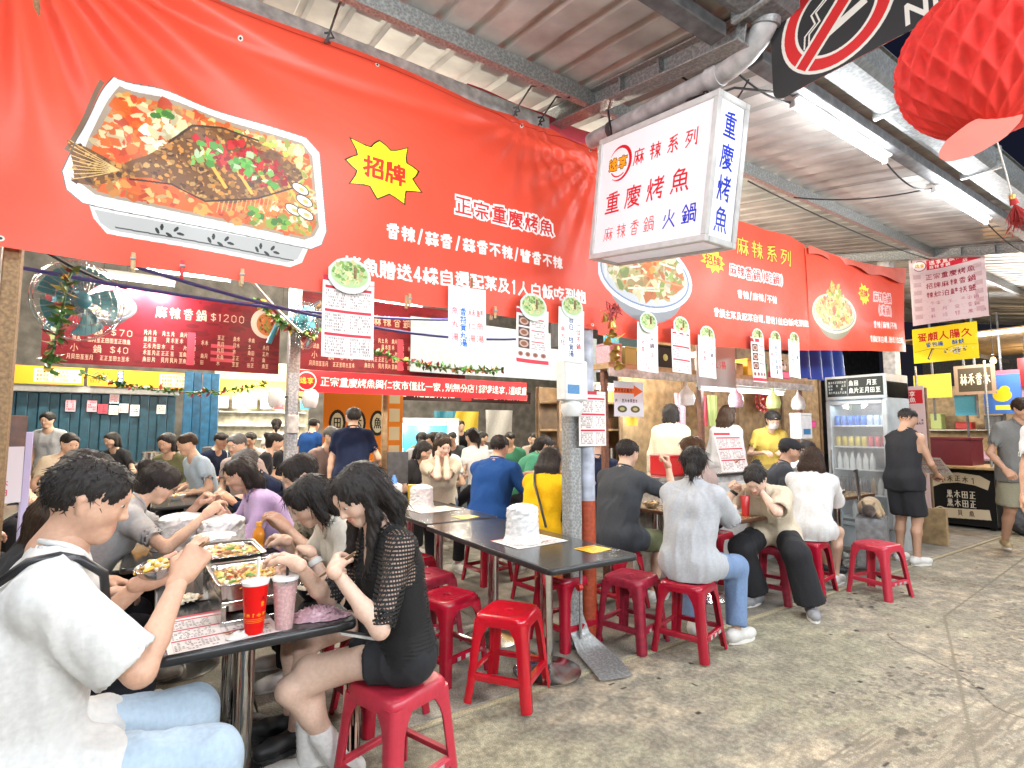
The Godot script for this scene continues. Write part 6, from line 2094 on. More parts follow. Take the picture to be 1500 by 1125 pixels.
func food_heap(parent:Node,w:float,l:float,y:float,n:int,cols:Array,sd:int,round_:=false,dome:=0.02) -> void:
	rng.seed=sd
	var groups:={}
	for k in n:
		var px:=rng.randf_range(-0.5,0.5)
		var pz:=rng.randf_range(-0.5,0.5)
		if round_ and Vector2(px,pz).length() > 0.5:continue
		var hgt:float=y+dome*(1.0 - 3.2*(px*px+pz*pz))+rng.randf_range(-0.004,0.008)
		var s:=rng.randf_range(0.008,0.019)
		var b:=Basis.from_euler(Vector3(rng.randf()*1.2 - 0.6,rng.randf()*TAU,rng.randf()*1.2 - 0.6))
		var ci:int=[2,4,4,1,1,0,2,3,5,2][rng.randi() % 10] % cols.size()
		if not groups.has(ci):groups[ci]=MB.new()
		var st:=Vector3(rng.randf_range(0.8,2.2),rng.randf_range(0.25,0.7),rng.randf_range(0.6,1.1))*s
		(groups[ci] as MB).box(Vector3.ZERO,st*1.5,s*0.3,Transform3D(b,Vector3(px*w,hgt,pz*l)))
	for ci in groups:
		var o:=part(["pepper_pieces","onion_pieces","meat_pieces","herb_pieces","bean_pieces","tofu_pieces"][ci % 6],(groups[ci] as MB).mesh(),cols[ci],parent)
		o.set_meta("kind","stuff")
func steel_tray(label:String,at:Vector3,turn:float,sd:int) -> void:
	var t:=thing("fish_tray",label,"tray",at,turn,"steel fish trays")
	var outer:=[]
	var w:=0.27
	var l:=0.385
	var steps:=[[-0.012,0.150,0.0],[0.0,0.153,0.0],[0.0,0.147,0.0],[-0.014,0.146,0.0],[-0.020,0.138,0.0],[-0.034,0.062,0.0],[-0.05,0.055,0.0]]
	for q in steps:
		var ring:=[]
		for pt in rounded_rect(w+q[0]*2,l+q[0]*2,0.035,4):ring.append(Vector3(pt.x,q[1],pt.y))
		outer.append(ring)
	part("pan",MB.new().loft(outer,true,false).mesh(),M.stainless,t)
	var rim2:=[]
	for q in [[0.0,0.147],[-0.010,0.143],[-0.018,0.10],[-0.022,0.05]]:
		var ring:=[]
		for pt in rounded_rect(w+q[0]*2,l+q[0]*2,0.035,4):ring.append(Vector3(pt.x,q[1],pt.y))
		rim2.append(ring)
	part("outer_wall",MB.new().loft(rim2,true,false).mesh(),M.stainless,t)
	var st:=MB.new()
	for s in [-1.0,1.0]:
		st.box(Vector3(s*0.118,0.045,0),Vector3(0.004,0.085,0.36),0.001)
		st.box(Vector3(0,0.08,s*0.178),Vector3(0.236,0.014,0.004),0.001)
		st.box(Vector3(0,0.010,s*0.178),Vector3(0.236,0.016,0.004),0.001)
		for q in [-0.11,0.0,0.11]:st.box(Vector3(q,0.045,s*0.178),Vector3(0.014,0.056,0.004),0.001)
	part("stand",st.mesh(),M.stainless,t)
	var sauce:=MB.new().prism(rounded_rect(0.226,0.341,0.03,3),0.118,0.122,Transform3D(Basis(Vector3(1,0,0),Vector3(0,0,-1),Vector3(0,1,0)),Vector3.ZERO))
	part("broth",sauce.mesh(),M.food_sauce,t)
	food_heap(t,0.215,0.325,0.122,560,[M.food_red,M.food_onion,M.food_brown,M.food_green,M.food_yellow,M.food_white],sd)
func build_table_items() -> void:
	rng.seed=51
	mat("food_sauce",Color(0.52,0.16,0.03),0.2,{"tex": "blotch","scale":9.0})
	mat("food_red",Color(0.50,0.05,0.025),0.3)
	mat("food_onion",Color(0.62,0.42,0.16),0.35)
	mat("food_brown",Color(0.28,0.13,0.05),0.35)
	mat("food_green",Color(0.14,0.26,0.05),0.4)
	mat("food_yellow",Color(0.66,0.40,0.06),0.35)
	mat("food_white",Color(0.68,0.60,0.46),0.4)
	var TA:=TY
	steel_tray("steel tray of grilled fish nearest the red cup",Vector3(0.335,TA,-2.42),0.04,7)
	steel_tray("second steel tray of food behind the first",Vector3(0.31,TA,-2.90),0.03,8)
	var cup:=thing("paper_cup","red paper cup with yellow print at the front table edge","cup",Vector3(0.315,TA,-2.115))
	var p:=painter(512,384,Color(0.86,0.07,0.06))
	for k in 3:
		var x:=40+k*170
		p.glyph("木",x+26,90,30,34,3.0,Color(0.28,0.05,0.04))
		p.glyph("香",x+26,132,30,34,4.0,Color(0.95,0.66,0.16))
		p.line([Vector2(x - 4,96),Vector2(x+8,120),Vector2(x,146),Vector2(x - 8,150)],5,Color(0.28,0.05,0.04))
	for k in 12:p.glyph(["木","不","小","1"][k % 4],6+k*42,214,30,26,5.0,Color(0.95,0.70,0.14))
	for k in 3:p.rect(0,256+k*12,512,3,Color(0.93,0.64,0.12))
	part("cup_wall",MB.new().lathe([Vector2(0.030,0.0),Vector2(0.0425,0.175)],32).mesh(),print_mat("cup_print",p.im,0.35),cup)
	flip_v(cup.get_child(0))
	part("cup_base",MB.new().lathe([Vector2(0.0,0.002),Vector2(0.0295,0.002),Vector2(0.031,0.0),Vector2(0.031,0.004)],28).mesh(),M.paper,cup)
	part("lid",MB.new().lathe([Vector2(0.0435,0.170),Vector2(0.0450,0.176),Vector2(0.0445,0.182),Vector2(0.040,0.184),Vector2(0.0,0.184)],32).mesh(),M.lid_clear if M.has("lid_clear") else mat("lid_clear",Color(0.80,0.80,0.78),0.2,{"tex": "soft"}),cup)
	part("straw",tubem([Vector3(0.006,0.05,0.0),Vector3(0.008,0.26,-0.004)],0.0052,10),M.white_paint,cup)
	mat("pink_drink",Color(0.80,0.36,0.36),0.25,{"tex": "blotch","scale":12.0})
	mat("cup_clear",Color(0.9,0.9,0.9),0.06,{"alpha":0.18})
	var c2:=thing("drink_cup","clear plastic cup of pink drink with a black straw","cup",Vector3(0.412,TA,-2.105))
	part("drink",MB.new().lathe([Vector2(0.0,0.004),Vector2(0.0285,0.004),Vector2(0.039,0.158),Vector2(0.0,0.158)],28).mesh(),M.pink_drink,c2)
	part("cup_wall",MB.new().lathe([Vector2(0.030,0.0),Vector2(0.0425,0.180)],28).mesh(),M.cup_clear,c2)
	part("lid",MB.new().lathe([Vector2(0.0445,0.174),Vector2(0.0455,0.180),Vector2(0.042,0.186),Vector2(0.0,0.186)],28).mesh(),M.lid_clear,c2)
	part("straw",tubem([Vector3(0.0,0.03,0.0),Vector3(0.006,0.235,0.0)],0.0052,10),M.black_plastic,c2)
	var mp:=menu_sheet_print(300,420,true)
	var food:=V([150,300,230,290,240,330,160,345])
	food_scatter(mp,food,30,[Color(0.62,0.44,0.24),Color(0.45,0.32,0.2)],4,10)
	print_mat("menu_sheet",mp.im,0.5)
	paper_mat("printed paper menu under the steel trays on the near table",Vector3(0.22,TA,-2.26),0.34,0.38,0.06,M.menu_sheet)
	paper_mat("white paper menu under the bag on the empty table",Vector3(2.02,TA,-2.86),0.40,0.30,0.05,M.menu_sheet)
	paper_mat("white paper menu under the bag on the second table",Vector3(2.10,TA,-4.45),0.40,0.30,0.05,M.menu_sheet)
	var yp:=painter(160,120,Color(0.93,0.74,0.12))
	yp.rect(8,8,144,18,Color(0.86,0.40,0.10))
	tiny_print(yp,10,34,140,76,5,Color(0.62,0.30,0.10),0.8)
	print_mat("yellow_card",yp.im,0.4)
	paper_mat("yellow card at the corner of the empty table",Vector3(2.20,TA,-2.46),0.17,0.15,0.08,M.yellow_card)
	paper_mat("yellow card on the second table",Vector3(2.14,TA,-3.93),0.17,0.15,0.08,M.yellow_card)
	paper_mat("yellow card on the brown wooden table",Vector3(4.18,TA,-2.85),0.20,0.26,0.08,M.yellow_card)
	plastic_bag("white plastic covered tissue box on the empty table",Vector3(1.985,TA+0.004,-2.88),0.105,0.235,3)
	plastic_bag("white plastic covered tissue box on the second table",Vector3(2.05,TA+0.004,-4.60),0.105,0.205,4)
	plastic_bag("white plastic bag with a blue bottle in it, further back",Vector3(1.98,TA+0.002,-5.15),0.095,0.185,5)
	plastic_bag("round white plastic bag left on the left row, tallest",Vector3(0.16,TA+0.002,-3.90),0.135,0.20,6)
	plastic_bag("white plastic bag in the middle of three on the left row",Vector3(0.35,TA+0.002,-3.74),0.13,0.19,8)
	plastic_bag("low white plastic bag nearest the orange bottle",Vector3(0.30,TA+0.002,-3.52),0.115,0.125,9)
	mat("orange_drink",Color(0.72,0.26,0.02),0.15,{"tex": "soft"})
	var bt:=thing("drink_bottle","orange juice bottle beside the white bags","bottle",Vector3(0.515,TA,-3.42))
	part("bottle",MB.new().lathe([Vector2(0,0),Vector2(0.030,0.002),Vector2(0.033,0.012),Vector2(0.033,0.05),Vector2(0.030,0.06),Vector2(0.033,0.07),Vector2(0.033,0.115),Vector2(0.024,0.140),Vector2(0.013,0.155),Vector2(0.013,0.165),Vector2(0,0.165)],22).mesh(),M.orange_drink,bt)
	part("cap",MB.new().lathe([Vector2(0.015,0.160),Vector2(0.016,0.182),Vector2(0,0.183)],16).mesh(),mat("cap_orange",Color(0.8,0.36,0.03),0.3),bt)
	mat("blue_bottle",Color(0.10,0.26,0.62),0.2)
	var bb:=thing("drink_bottle","small blue bottle sticking out of a white bag","bottle",Vector3(1.98,TA+0.15,-5.12))
	part("bottle",MB.new().lathe([Vector2(0,0),Vector2(0.03,0.0),Vector2(0.032,0.07),Vector2(0.014,0.10),Vector2(0.014,0.115),Vector2(0,0.116)],16).mesh(),M.blue_bottle,bb)
	mat("yellow_print",Color(0.72,0.48,0.03),0.4,{"tex": "blotch","scale":8.0})
	var yc:=thing("paper_cup","yellow and red paper cup beside the blue bottle","cup",Vector3(2.20,TA,-5.2))
	part("cup_wall",MB.new().lathe([Vector2(0,0),Vector2(0.033,0.0),Vector2(0.043,0.15),Vector2(0.04,0.152),Vector2(0,0.152)],20).mesh(),M.yellow_print,yc)
	bowl("steel bowl of food in front of the woman in black lace",Vector3(0.575,TA,-2.40),0.062,0.052,M.black_plastic,21)
	bowl("pale bowl held up by the man in the white tee",Vector3(0.022,0.942,-2.24),0.062,0.048,M.stainless,22,Vector3(0.15,0,0.1))
	bowl("small dish of white food on the near table",Vector3(0.14,TA,-2.62),0.05,0.022,M.stainless,23)
	bowl("bowl of rice on the left row",Vector3(0.07,TA,-3.0),0.06,0.045,M.white_paint,24)
	var nz:=FastNoiseLite.new()
	nz.seed=9; nz.frequency=14.0
	var tw:=MB.new().sheet(func(u,v):
		var a:float=u*TAU
		var rr:float=v
		var n:=nz.get_noise_3d(cos(a)*rr,sin(a)*rr,0.3)
		return Vector3(cos(a)*rr*0.115*(1+0.25*n),0.002+0.045*(1.0 - rr*rr)*(0.6+0.9*absf(n)),sin(a)*rr*0.06*(1+0.3*n)),48,16)
	renormal(tw)
	mat("pink_tissue",Color(0.74,0.46,0.54),0.35,{"tex": "blotch","scale":10.0})
	single("tissue_pack","crumpled pink plastic wrapper lying beside the pink drink","wrapper",tw.mesh(),M.pink_tissue,Vector3(0.545,TA,-2.16),-0.3)
	var wn:=MB.new().sheet(func(u,v):
		var a:float=u*TAU
		var n:=nz.get_noise_3d(cos(a)*v+4.0,sin(a)*v,0.3)
		return Vector3(cos(a)*v*0.035*(1+0.3*n),0.002+0.022*(1.0 - v*v)*(0.5+absf(n)),sin(a)*v*0.03),24,8)
	renormal(wn)
	single("napkin","crumpled white napkin beside the red cup","napkin",wn.mesh(),M.paper,Vector3(0.262,TA+0.003,-2.10))
	single("napkin","crumpled white napkin near the small dish","napkin",wn.mesh(),M.paper,Vector3(0.20,TA+0.001,-2.66),1.0)
	var ph:=thing("phone","black phone lying on the thigh of the woman in black","phone",Vector3(0.665,0.690,-2.015),0.75)
	ph.rotation.x=0.05
	ph.rotation.z=-0.28
	part("case",MB.new().prism(rounded_rect(0.074,0.152,0.012),0,0.009,Transform3D(Basis(Vector3(1,0,0),Vector3(0,0,-1),Vector3(0,1,0)),Vector3.ZERO)).mesh(),M.off_white,ph)
	part("screen",MB.new().prism(rounded_rect(0.066,0.144,0.009),0.009,0.0098,Transform3D(Basis(Vector3(1,0,0),Vector3(0,0,-1),Vector3(0,1,0)),Vector3.ZERO)).mesh(),M.black_plastic,ph)
	bowl("steel bowl in front of the man in dark grey",Vector3(3.86,TA,-3.15),0.08,0.05,M.stainless,25)
	bowl("steel bowl beside the other on the brown table",Vector3(3.80,TA,-3.45),0.08,0.05,M.stainless,26)
	bowl("dark dish on the small table by the fridge",Vector3(6.35,TA,-3.05),0.09,0.04,M.wood_edge,27)
	var rc:=thing("drink_cup","tall red cup held by the diner in beige","cup",Vector3(4.10,TA,-2.70))
	part("cup_wall",MB.new().lathe([Vector2(0,0),Vector2(0.027,0.0),Vector2(0.038,0.165),Vector2(0.036,0.168),Vector2(0,0.166)],22).mesh(),M.red_shiny,rc)
	part("straw",tubem([Vector3(0,0.16,0),Vector3(-0.01,0.23,0.01)],0.004,8),M.white_paint,rc)
	for k in 10:
		var x:float=[0.2,-1.3,2.4,-0.6,1.6,4.2,0.35,2.3,3.9,3.95][k]
		var z:float=[-6.5,-6.1,-6.8,-9.2,-9.3,-8.2,-6.9,-7.2,-4.7,-5.0][k]
		bowl(["white bowl on the deep table behind the lilac shirt","white bowl on the deep left table","white bowl on the deep table behind the blue shirt","white bowl in the rear row, left","white bowl in the rear row, middle","white bowl in the rear row, right","second bowl on the deep table behind the lilac shirt","second bowl on the deep table behind the blue shirt","white bowl on the further brown table","second bowl on the further brown table"][k],Vector3(x,TA,z),0.08,0.05,M.white_paint,40+k)
	mat("chopstick",Color(0.20,0.12,0.06),0.5)
func flip_v(o:MeshInstance3D) -> void:
	var a:=o.mesh.surface_get_arrays(0)
	var uv:PackedVector2Array=a[Mesh.ARRAY_TEX_UV]
	for k in uv.size():uv[k].y=1.0 - uv[k].y
	a[Mesh.ARRAY_TEX_UV]=uv
	var m:=ArrayMesh.new()
	m.add_surface_from_arrays(Mesh.PRIMITIVE_TRIANGLES,a)
	o.mesh=m
func bowl(label:String,at:Vector3,r:float,h:float,m:Material,sd:int,tilt:=Vector3.ZERO) -> void:
	var t:=thing("food_bowl",label,"bowl",at,0.0,"bowls of food")
	t.rotation=tilt
	part("bowl",MB.new().lathe([Vector2(0,0.0),Vector2(r*0.45,0.0),Vector2(r*0.5,0.004),Vector2(r*0.8,h*0.45),Vector2(r,h),Vector2(r*0.96,h*1.01),Vector2(r*0.76,h*0.5),Vector2(r*0.4,h*0.12),Vector2(0,h*0.1)],26).mesh(),m,t)
	food_heap(t,r*1.7,r*1.7,h*0.72,40,[M.food_white,M.food_white,M.food_yellow,M.food_brown],sd,true,h*0.35)
func chopsticks(label:String,a:Vector3,b:Vector3,off:Vector3) -> void:
	var t:=thing("chopsticks",label,"chopsticks",Vector3.ZERO,0,"chopsticks in use")
	part("chopstick",tubem([a,b],[0.0038,0.0024],6),M.chopstick,t)
	part("chopstick",tubem([a+off,b+off*0.1],[0.0038,0.0024],6),M.chopstick,t)
func garland(label:String,a:Vector3,b:Vector3,sag:float,n:int,sd:int) -> void:
	rng.seed=sd
	var t:=thing("garland",label,"garland",Vector3.ZERO,0,"leafy garlands with lights")
	part("string",tubem(bend(a,b,sag,20),0.006,5),M.leaf_green,t)
	var leaf:=MB.new()
	leaf.tri3(Vector3(0,0,0),Vector3(0.016,0.03,0.004),Vector3(0,0.062,0),Vector3(0,0.2,1).normalized())
	leaf.tri3(Vector3(0,0,0),Vector3(-0.016,0.03,0.004),Vector3(0,0.062,0),Vector3(0,0.2,1).normalized())
	var sets:=[MB.new(),MB.new(),MB.new(),MB.new()]
	for k in n:
		var u:=rng.randf()
		var p:=a.lerp(b,u)+Vector3(0,-sag*4*u*(1 - u),0)
		var x:=Transform3D(Basis.from_euler(Vector3(rng.randf()*TAU,rng.randf()*TAU,rng.randf()*TAU)).scaled(Vector3.ONE*rng.randf_range(0.7,1.2)),p)
		var w:=0
		var q:=rng.randf()
		if q > 0.62:w=1
		if q > 0.80:w=2
		if q > 0.90:w=3
		(sets[w] as MB).add(leaf,x)
	for k in 4:
		var o:=part(["green_leaves","red_leaves","gold_leaves","pale_leaves"][k],(sets[k] as MB).mesh(),[M.leaf_green,M.leaf_red,M.leaf_gold,M.leaf_pale][k],t)
		o.set_meta("kind","stuff")
func hanging_menu(label:String,x:float,top:float,w:float,h:float,m:Material,bowl_card:Material,turn:=0.0,tilt:=0.0) -> void:
	var t:=thing("paper_menu",label,"paper menu",Vector3(x,top,-2.735),turn,"paper menus clipped to the banner hem")
	t.rotation.z=tilt
	var curl:=rng.randf_range(-0.012,0.012)
	part("sheet",MB.new().slab(func(u,v):return Vector3(lerpf(-w/2,w/2,u),lerpf(0,-h,v),curl*sin(u*PI)+0.012*v*v),8,10,0.0012).mesh(),m,t)
	if bowl_card:
		var r:=w*0.42
		var poly:=PackedVector2Array()
		for k in 20:poly.append(Vector2(cos(TAU*k/20)*r*(1+0.03*sin(k*3.0)),sin(TAU*k/20)*r*0.85))
		var b:=MB.new().prism(poly,0.004,0.007,Transform3D(Basis(),Vector3(0,0.01,0)),Vector2(r*2,r*1.8),Vector2(-r,-r*0.9))
		part("bowl_cutout",b.mesh(),bowl_card,t,"printed bowl cut-out")
	part("clip",boxm(Vector3(w*0.1,0.03,0.008),Vector3(0.014,0.06,0.014),0.003),M.wood_post,t)
func build_hanging_things() -> void:
	rng.seed=61
	mat("leaf_red",Color(0.30,0.03,0.03),0.5)
	mat("leaf_gold",Color(0.60,0.45,0.08),0.4)
	mat("leaf_pale",Color(0.40,0.48,0.16),0.5)
	var bp:=painter(128,112,Color(0.80,0.84,0.80))
	bp.disc(Vector2(64,52),56,40,Color(0.66,0.76,0.56),24)
	var ring:=[]
	for k in 20:ring.append(Vector2(64+cos(TAU*k/20)*50,48+sin(TAU*k/20)*34))
	food_scatter(bp,ring,110,[Color(0.62,0.74,0.40),Color(0.82,0.86,0.62),Color(0.46,0.64,0.32),Color(0.90,0.84,0.60)],3,9)
	print_mat("bowl_card",bp.im,0.5)
	var kinds:=[]
	kinds.append(print_mat("menu_a",menu_sheet_print(220,340,true).im,0.5))
	var mb:=painter(150,240,Color(0.90,0.90,0.92))
	mb.text("魚丸湯",14,84,26,24,2.6,Color(0.80,0.40,0.42),true)
	mb.text("香菇貢丸湯",48,84,26,4,3.4,Color(0.16,0.40,0.80),true)
	mb.text("竹仁湯",82,84,26,24,2.6,Color(0.78,0.48,0.44),true)
	mb.text("鮮魚湯",114,84,26,24,2.6,Color(0.80,0.44,0.40),true)
	kinds.append(print_mat("menu_b",mb.im,0.5))
	var mc:=painter(170,260,Color(0.90,0.88,0.86))
	mc.rect(0,8,95,20,Color(0.78,0.16,0.22))
	for r in 3:
		mc.rect(12,40+r*52,62,44,Color(0.34,0.24,0.24))
		mc.disc(Vector2(43,62+r*52),26,17,Color(0.74,0.62,0.56),16)
		mc.disc(Vector2(43,62+r*52),17,10,Color(0.55,0.34,0.24),14)
		mc.rect(84,46+r*52,64,5,Color(0.80,0.24,0.26))
		tiny_print(mc,84,56+r*52,70,30,3,Color(0.5,0.4,0.4))
	for k in 4:
		mc.disc(Vector2(24+k*40,214),15,12,Color(0.66,0.50,0.46),12)
		mc.disc(Vector2(24+k*40,214),9,7,Color(0.5,0.28,0.2),10)
	mc.rect(0,236,170,18,Color(0.82,0.22,0.28))
	kinds.append(print_mat("menu_c",mc.im,0.5))
	var md:=painter(150,250,Color(0.91,0.91,0.90))
	md.text("自白大特貢湯",60,40,26,6,3.2,Color(0.20,0.26,0.46),true)
	md.text("魚丸特價",14,90,22,10,2.4,Color(0.72,0.30,0.32),true)
	md.text("一位不鍋",104,60,24,10,3.0,Color(0.80,0.24,0.26),true)
	kinds.append(print_mat("menu_d",md.im,0.5))
	var me:=painter(130,240,Color(0.91,0.91,0.90))
	me.text("不香",30,90,22,8,2.6,Color(0.66,0.26,0.28),true)
	me.text("火鍋",86,60,22,12,2.8,Color(0.36,0.26,0.32),true)
	me.text("主",90,140,22,12,2.8,Color(0.82,0.30,0.30),true)
	tiny_print(me,20,170,70,60,4,Color(0.7,0.5,0.5))
	kinds.append(print_mat("menu_e",me.im,0.5))
	var L:=[
		["large paper menu with red headings under the fish tray print",0.795,2.235,0.265,0.42,0,true,0.0],
		["plain white notice with blue handwriting below the banner",1.49,2.29,0.25,0.37,1,false,0.0],
		["paper menu with round dish photos left of the column",1.965,2.22,0.25,0.36,2,true,-0.03],
		["white notice with a large bowl cut-out beside the bells",2.285,2.26,0.22,0.36,3,true,-0.04],
		["first white notice with bowl cut-out right of the bells",3.02,2.24,0.22,0.36,4,true,-0.06],
		["second paper menu right of the bells, with red headings",3.39,2.25,0.22,0.36,0,true,-0.03],
		["third white notice right of the bells",3.71,2.21,0.22,0.34,4,true,-0.05],
		["narrow paper menu with dish photos, fifth right of the bells",4.42,2.27,0.20,0.40,2,true,0.0],
		["white notice next to last on the right",4.70,2.28,0.19,0.36,3,true,-0.04],
		["last white notice with bowl cut-out on the right",5.02,2.30,0.19,0.36,4,true,-0.07]]
	for q in L:
		hanging_menu(q[0],q[1],q[2],q[3],q[4],kinds[q[5]],M.bowl_card if q[6] else null,0.0,q[7])
	var bp2:=thing("paper_menu","paper menu taped to the lavender pipe","paper menu",Vector3(2.535,1.53,-2.80),0,"paper menus clipped to the banner hem")
	part("sheet",MB.new().slab(func(u,v):return Vector3(lerpf(-0.125,0.125,u),lerpf(0.19,-0.19,v),-0.02*pow(u*2 - 1,2)),10,4,0.0012).mesh(),kinds[0],bp2)
	var gp:=painter(200,300,Color(0.70,0.72,0.72))
	gp.text("貢丸湯",30,180,34,8,3.4,Color(0.78,0.34,0.34))
	gp.text("不加價",30,226,34,8,3.4,Color(0.78,0.34,0.34))
	gp.line(V([20,30,50,14,150,14,180,34,186,60,20,60]),5,Color(0.2,0.22,0.25))
	gp.disc(Vector2(60,66),14,14,Color(0.2,0.22,0.25),14)
	gp.disc(Vector2(146,66),14,14,Color(0.2,0.22,0.25),14)
	var gb:=thing("notice_board","pale grey notice board hanging among the paper menus","board",Vector3(4.55,2.17,-3.25))
	part("board",MB.new().slab(func(u,v):return Vector3(lerpf(-0.30,0.30,u),lerpf(0.33,-0.30,v),0),2,2,0.01).mesh(),print_mat("grey_notice",gp.im,0.4),gb)
	part("cord",tubem([Vector3(-0.25,0.33,-0.005),Vector3(-0.25,1.3,-0.005)],0.003,5),M.wire_black,gb)
	part("cord",tubem([Vector3(0.25,0.33,-0.005),Vector3(0.25,1.3,-0.005)],0.003,5),M.wire_black,gb)
	rng.seed=63
	var be:=thing("bell_ornament","gold bell cluster with red ribbon hanging on the column","ornament",Vector3(2.60,2.12,-2.70))
	for k in 7:
		var c:=Vector3(rng.randf_range(-0.06,0.06),0.10 - k*0.055,rng.randf_range(-0.03,0.04))
		var x:=Transform3D(Basis.from_euler(Vector3(rng.randf_range(-0.5,0.5),0,rng.randf_range(-0.6,0.6))).scaled(Vector3.ONE*rng.randf_range(0.8,1.15)),c)
		part("bell",MB.new().lathe([Vector2(0,0.045),Vector2(0.014,0.043),Vector2(0.024,0.03),Vector2(0.028,0.008),Vector2(0.040,-0.010),Vector2(0.036,-0.010),Vector2(0.024,0.008),Vector2(0,0.03)],16,x).mesh(),M.gold,be)
	var rb:=MB.new()
	for k in 16:
		var a:=Vector3(rng.randf_range(-0.04,0.04),rng.randf_range(0.05,0.16),0.02)
		rb.tube([a,a+Vector3(rng.randf_range(-0.05,0.05),0.05,0.02),a+Vector3(rng.randf_range(-0.09,0.09),rng.randf_range(-0.02,0.08),0.03)],[0.004,0.007,0.003],5)
	part("ribbon",rb.mesh(),M.leaf_red,be)
	var lf:=MB.new()
	for k in 14:
		var a:=Vector3(rng.randf_range(-0.05,0.05),rng.randf_range(-0.05,0.14),0.0)
		lf.tube([a,a+Vector3(rng.randf_range(-0.08,0.08),rng.randf_range(-0.02,0.06),rng.randf_range(0,0.05))],[0.006,0.002],4)
	part("sprigs",lf.mesh(),M.leaf_gold,be)
	var wb:=thing("meter_box","white box with a small blue label on the column","box",Vector3(2.32,1.78,-2.78))
	part("case",boxm(Vector3(0,0,0),Vector3(0.20,0.27,0.10),0.01),M.white_paint,wb)
	part("label_plate",boxm(Vector3(-0.03,-0.06,0.052),Vector3(0.10,0.06,0.003),0.001),mat("label_blue",Color(0.04,0.22,0.48),0.4,{"tex": "blotch","scale":20.0}),wb)
	part("dome",MB.new().lathe([Vector2(0.055,-0.24),Vector2(0.075,-0.20),Vector2(0.07,-0.16),Vector2(0.045,-0.14),Vector2(0,-0.135)],18,Transform3D(Basis(),Vector3(-0.02,0,0.02))).mesh(),M.white_paint,wb)
	for k in 5:
		var x:float=[-0.12,0.30,1.14,1.70,0.06][k]
		var o:=thing("clothes_peg",["wooden peg on the banner hem near the blue fan","wooden peg on the hem further right of the fan","wooden peg on the hem left of the plain notice","wooden peg on the hem right of the plain notice","red peg on the banner hem above the fan lamp"][k],"peg",Vector3(x,2.17,-2.77),0,"pegs on the banner hem")
		part("jaw",boxm(Vector3(0,0,0.008),Vector3(0.016,0.075,0.008),0.002),M.red_shiny if k==4 else M.plywood,o)
		part("jaw",boxm(Vector3(0,0,-0.042),Vector3(0.016,0.075,0.008),0.002),M.red_shiny if k==4 else M.plywood,o)
		part("spring",tubem([Vector3(-0.010,0.01,0.012),Vector3(0.010,0.01,0.012)],0.006,8),M.steel_galv,o)
	var ropes:=[[Vector3(-0.6,2.42,-3.4),Vector3(3.0,2.36,-4.4),0.16,"rope_blue","blue rope slung behind the banner hem"],[Vector3(-0.9,2.30,-3.6),Vector3(2.6,2.55,-4.6),0.10,"rope_blue","second blue rope behind the banner hem"],[Vector3(0.3,2.55,-3.6),Vector3(1.1,2.25,-4.9),0.05,"rope_white","white cord running to the inner pole"],[Vector3(-0.8,2.52,-3.2),Vector3(-0.2,2.32,-4.0),0.06,"wire_black","black cable by the left post"]]
	for r in ropes:
		single("rope",r[4],"rope",tubem(bend(r[0],r[1],r[2],14),0.011,7),M[r[3]])
	garland("leafy garland with gold and red leaves below the white notice",Vector3(1.15,2.33,-4.85),Vector3(3.1,2.10,-4.85),0.12,420,71)
	garland("leafy garland below the dark red menu banner at the left",Vector3(-0.60,1.97,-6.2),Vector3(0.95,1.94,-6.2),0.13,260,72)
	garland("garland gathered at the inner pole beside the second fan",Vector3(0.62,2.50,-4.7),Vector3(1.10,2.24,-4.7),0.06,160,73)
	garland("dark garland hanging down beside the left post",Vector3(-0.42,2.30,-3.6),Vector3(-0.48,1.75,-3.6),0.0,120,74)
func wall_fan(label:String,at:Vector3,turn:float,r:float,pitch:=0.0) -> void:
	var t:=thing("wall_fan",label,"fan",at,turn,"blue wall fans")
	t.rotation.x=pitch
	var X:=Transform3D(Basis(Vector3.RIGHT,PI/2),Vector3.ZERO)
	part("motor",MB.new().lathe([Vector2(0,-0.14),Vector2(r*0.30,-0.13),Vector2(r*0.34,-0.05),Vector2(r*0.22,0.0),Vector2(0,0.0)],20,X).mesh(),M.fan_blue,t)
	part("hub",MB.new().lathe([Vector2(r*0.24,0.0),Vector2(r*0.22,0.045),Vector2(r*0.10,0.06),Vector2(0,0.062)],20,X).mesh(),M.fan_blue,t)
	for k in 5:
		var b:=MB.new()
		b.slab(func(u,v):
			var rr:float=lerpf(r*0.20,r*0.88,v)
			var a:float=(u - 0.5)*lerpf(0.8,1.05,v)+v*0.3
			return Vector3(sin(a)*rr,cos(a)*rr,0.02+(u - 0.5)*0.05),8,6,0.003)
		var o:=part("blade",b.mesh(),M.fan_blade,t)
		o.rotation.z=TAU*k/5
	var g:=MB.new()
	for side in [-1.0,1.0]:
		for rr in [r,r*0.62,r*0.34]:
			var ring:=[]
			for k in 33:ring.append(Vector3(cos(TAU*k/32)*rr,sin(TAU*k/32)*rr,side*0.065*sqrt(maxf(0,1.0 - pow(rr/r,2)*0.9))+0.015))
			g.tube(ring,0.0035 if rr==r else 0.0018,5,false)
		for k in 36:
			var d:=Vector3(cos(TAU*k/36),sin(TAU*k/36),0)
			g.tube([d*r*0.2+Vector3(0,0,side*0.065+0.015),d*r*0.62+Vector3(0,0,side*0.052+0.015),d*r+Vector3(0,0,side*0.02+0.015)],0.0014,4,false)
	part("guard",g.mesh(),M.chrome,t)
	part("bracket",tubem([Vector3(0,0,-0.12),Vector3(0,-0.02,-0.25),Vector3(0,-0.18,-0.30)],0.022,8),M.fan_blue,t)
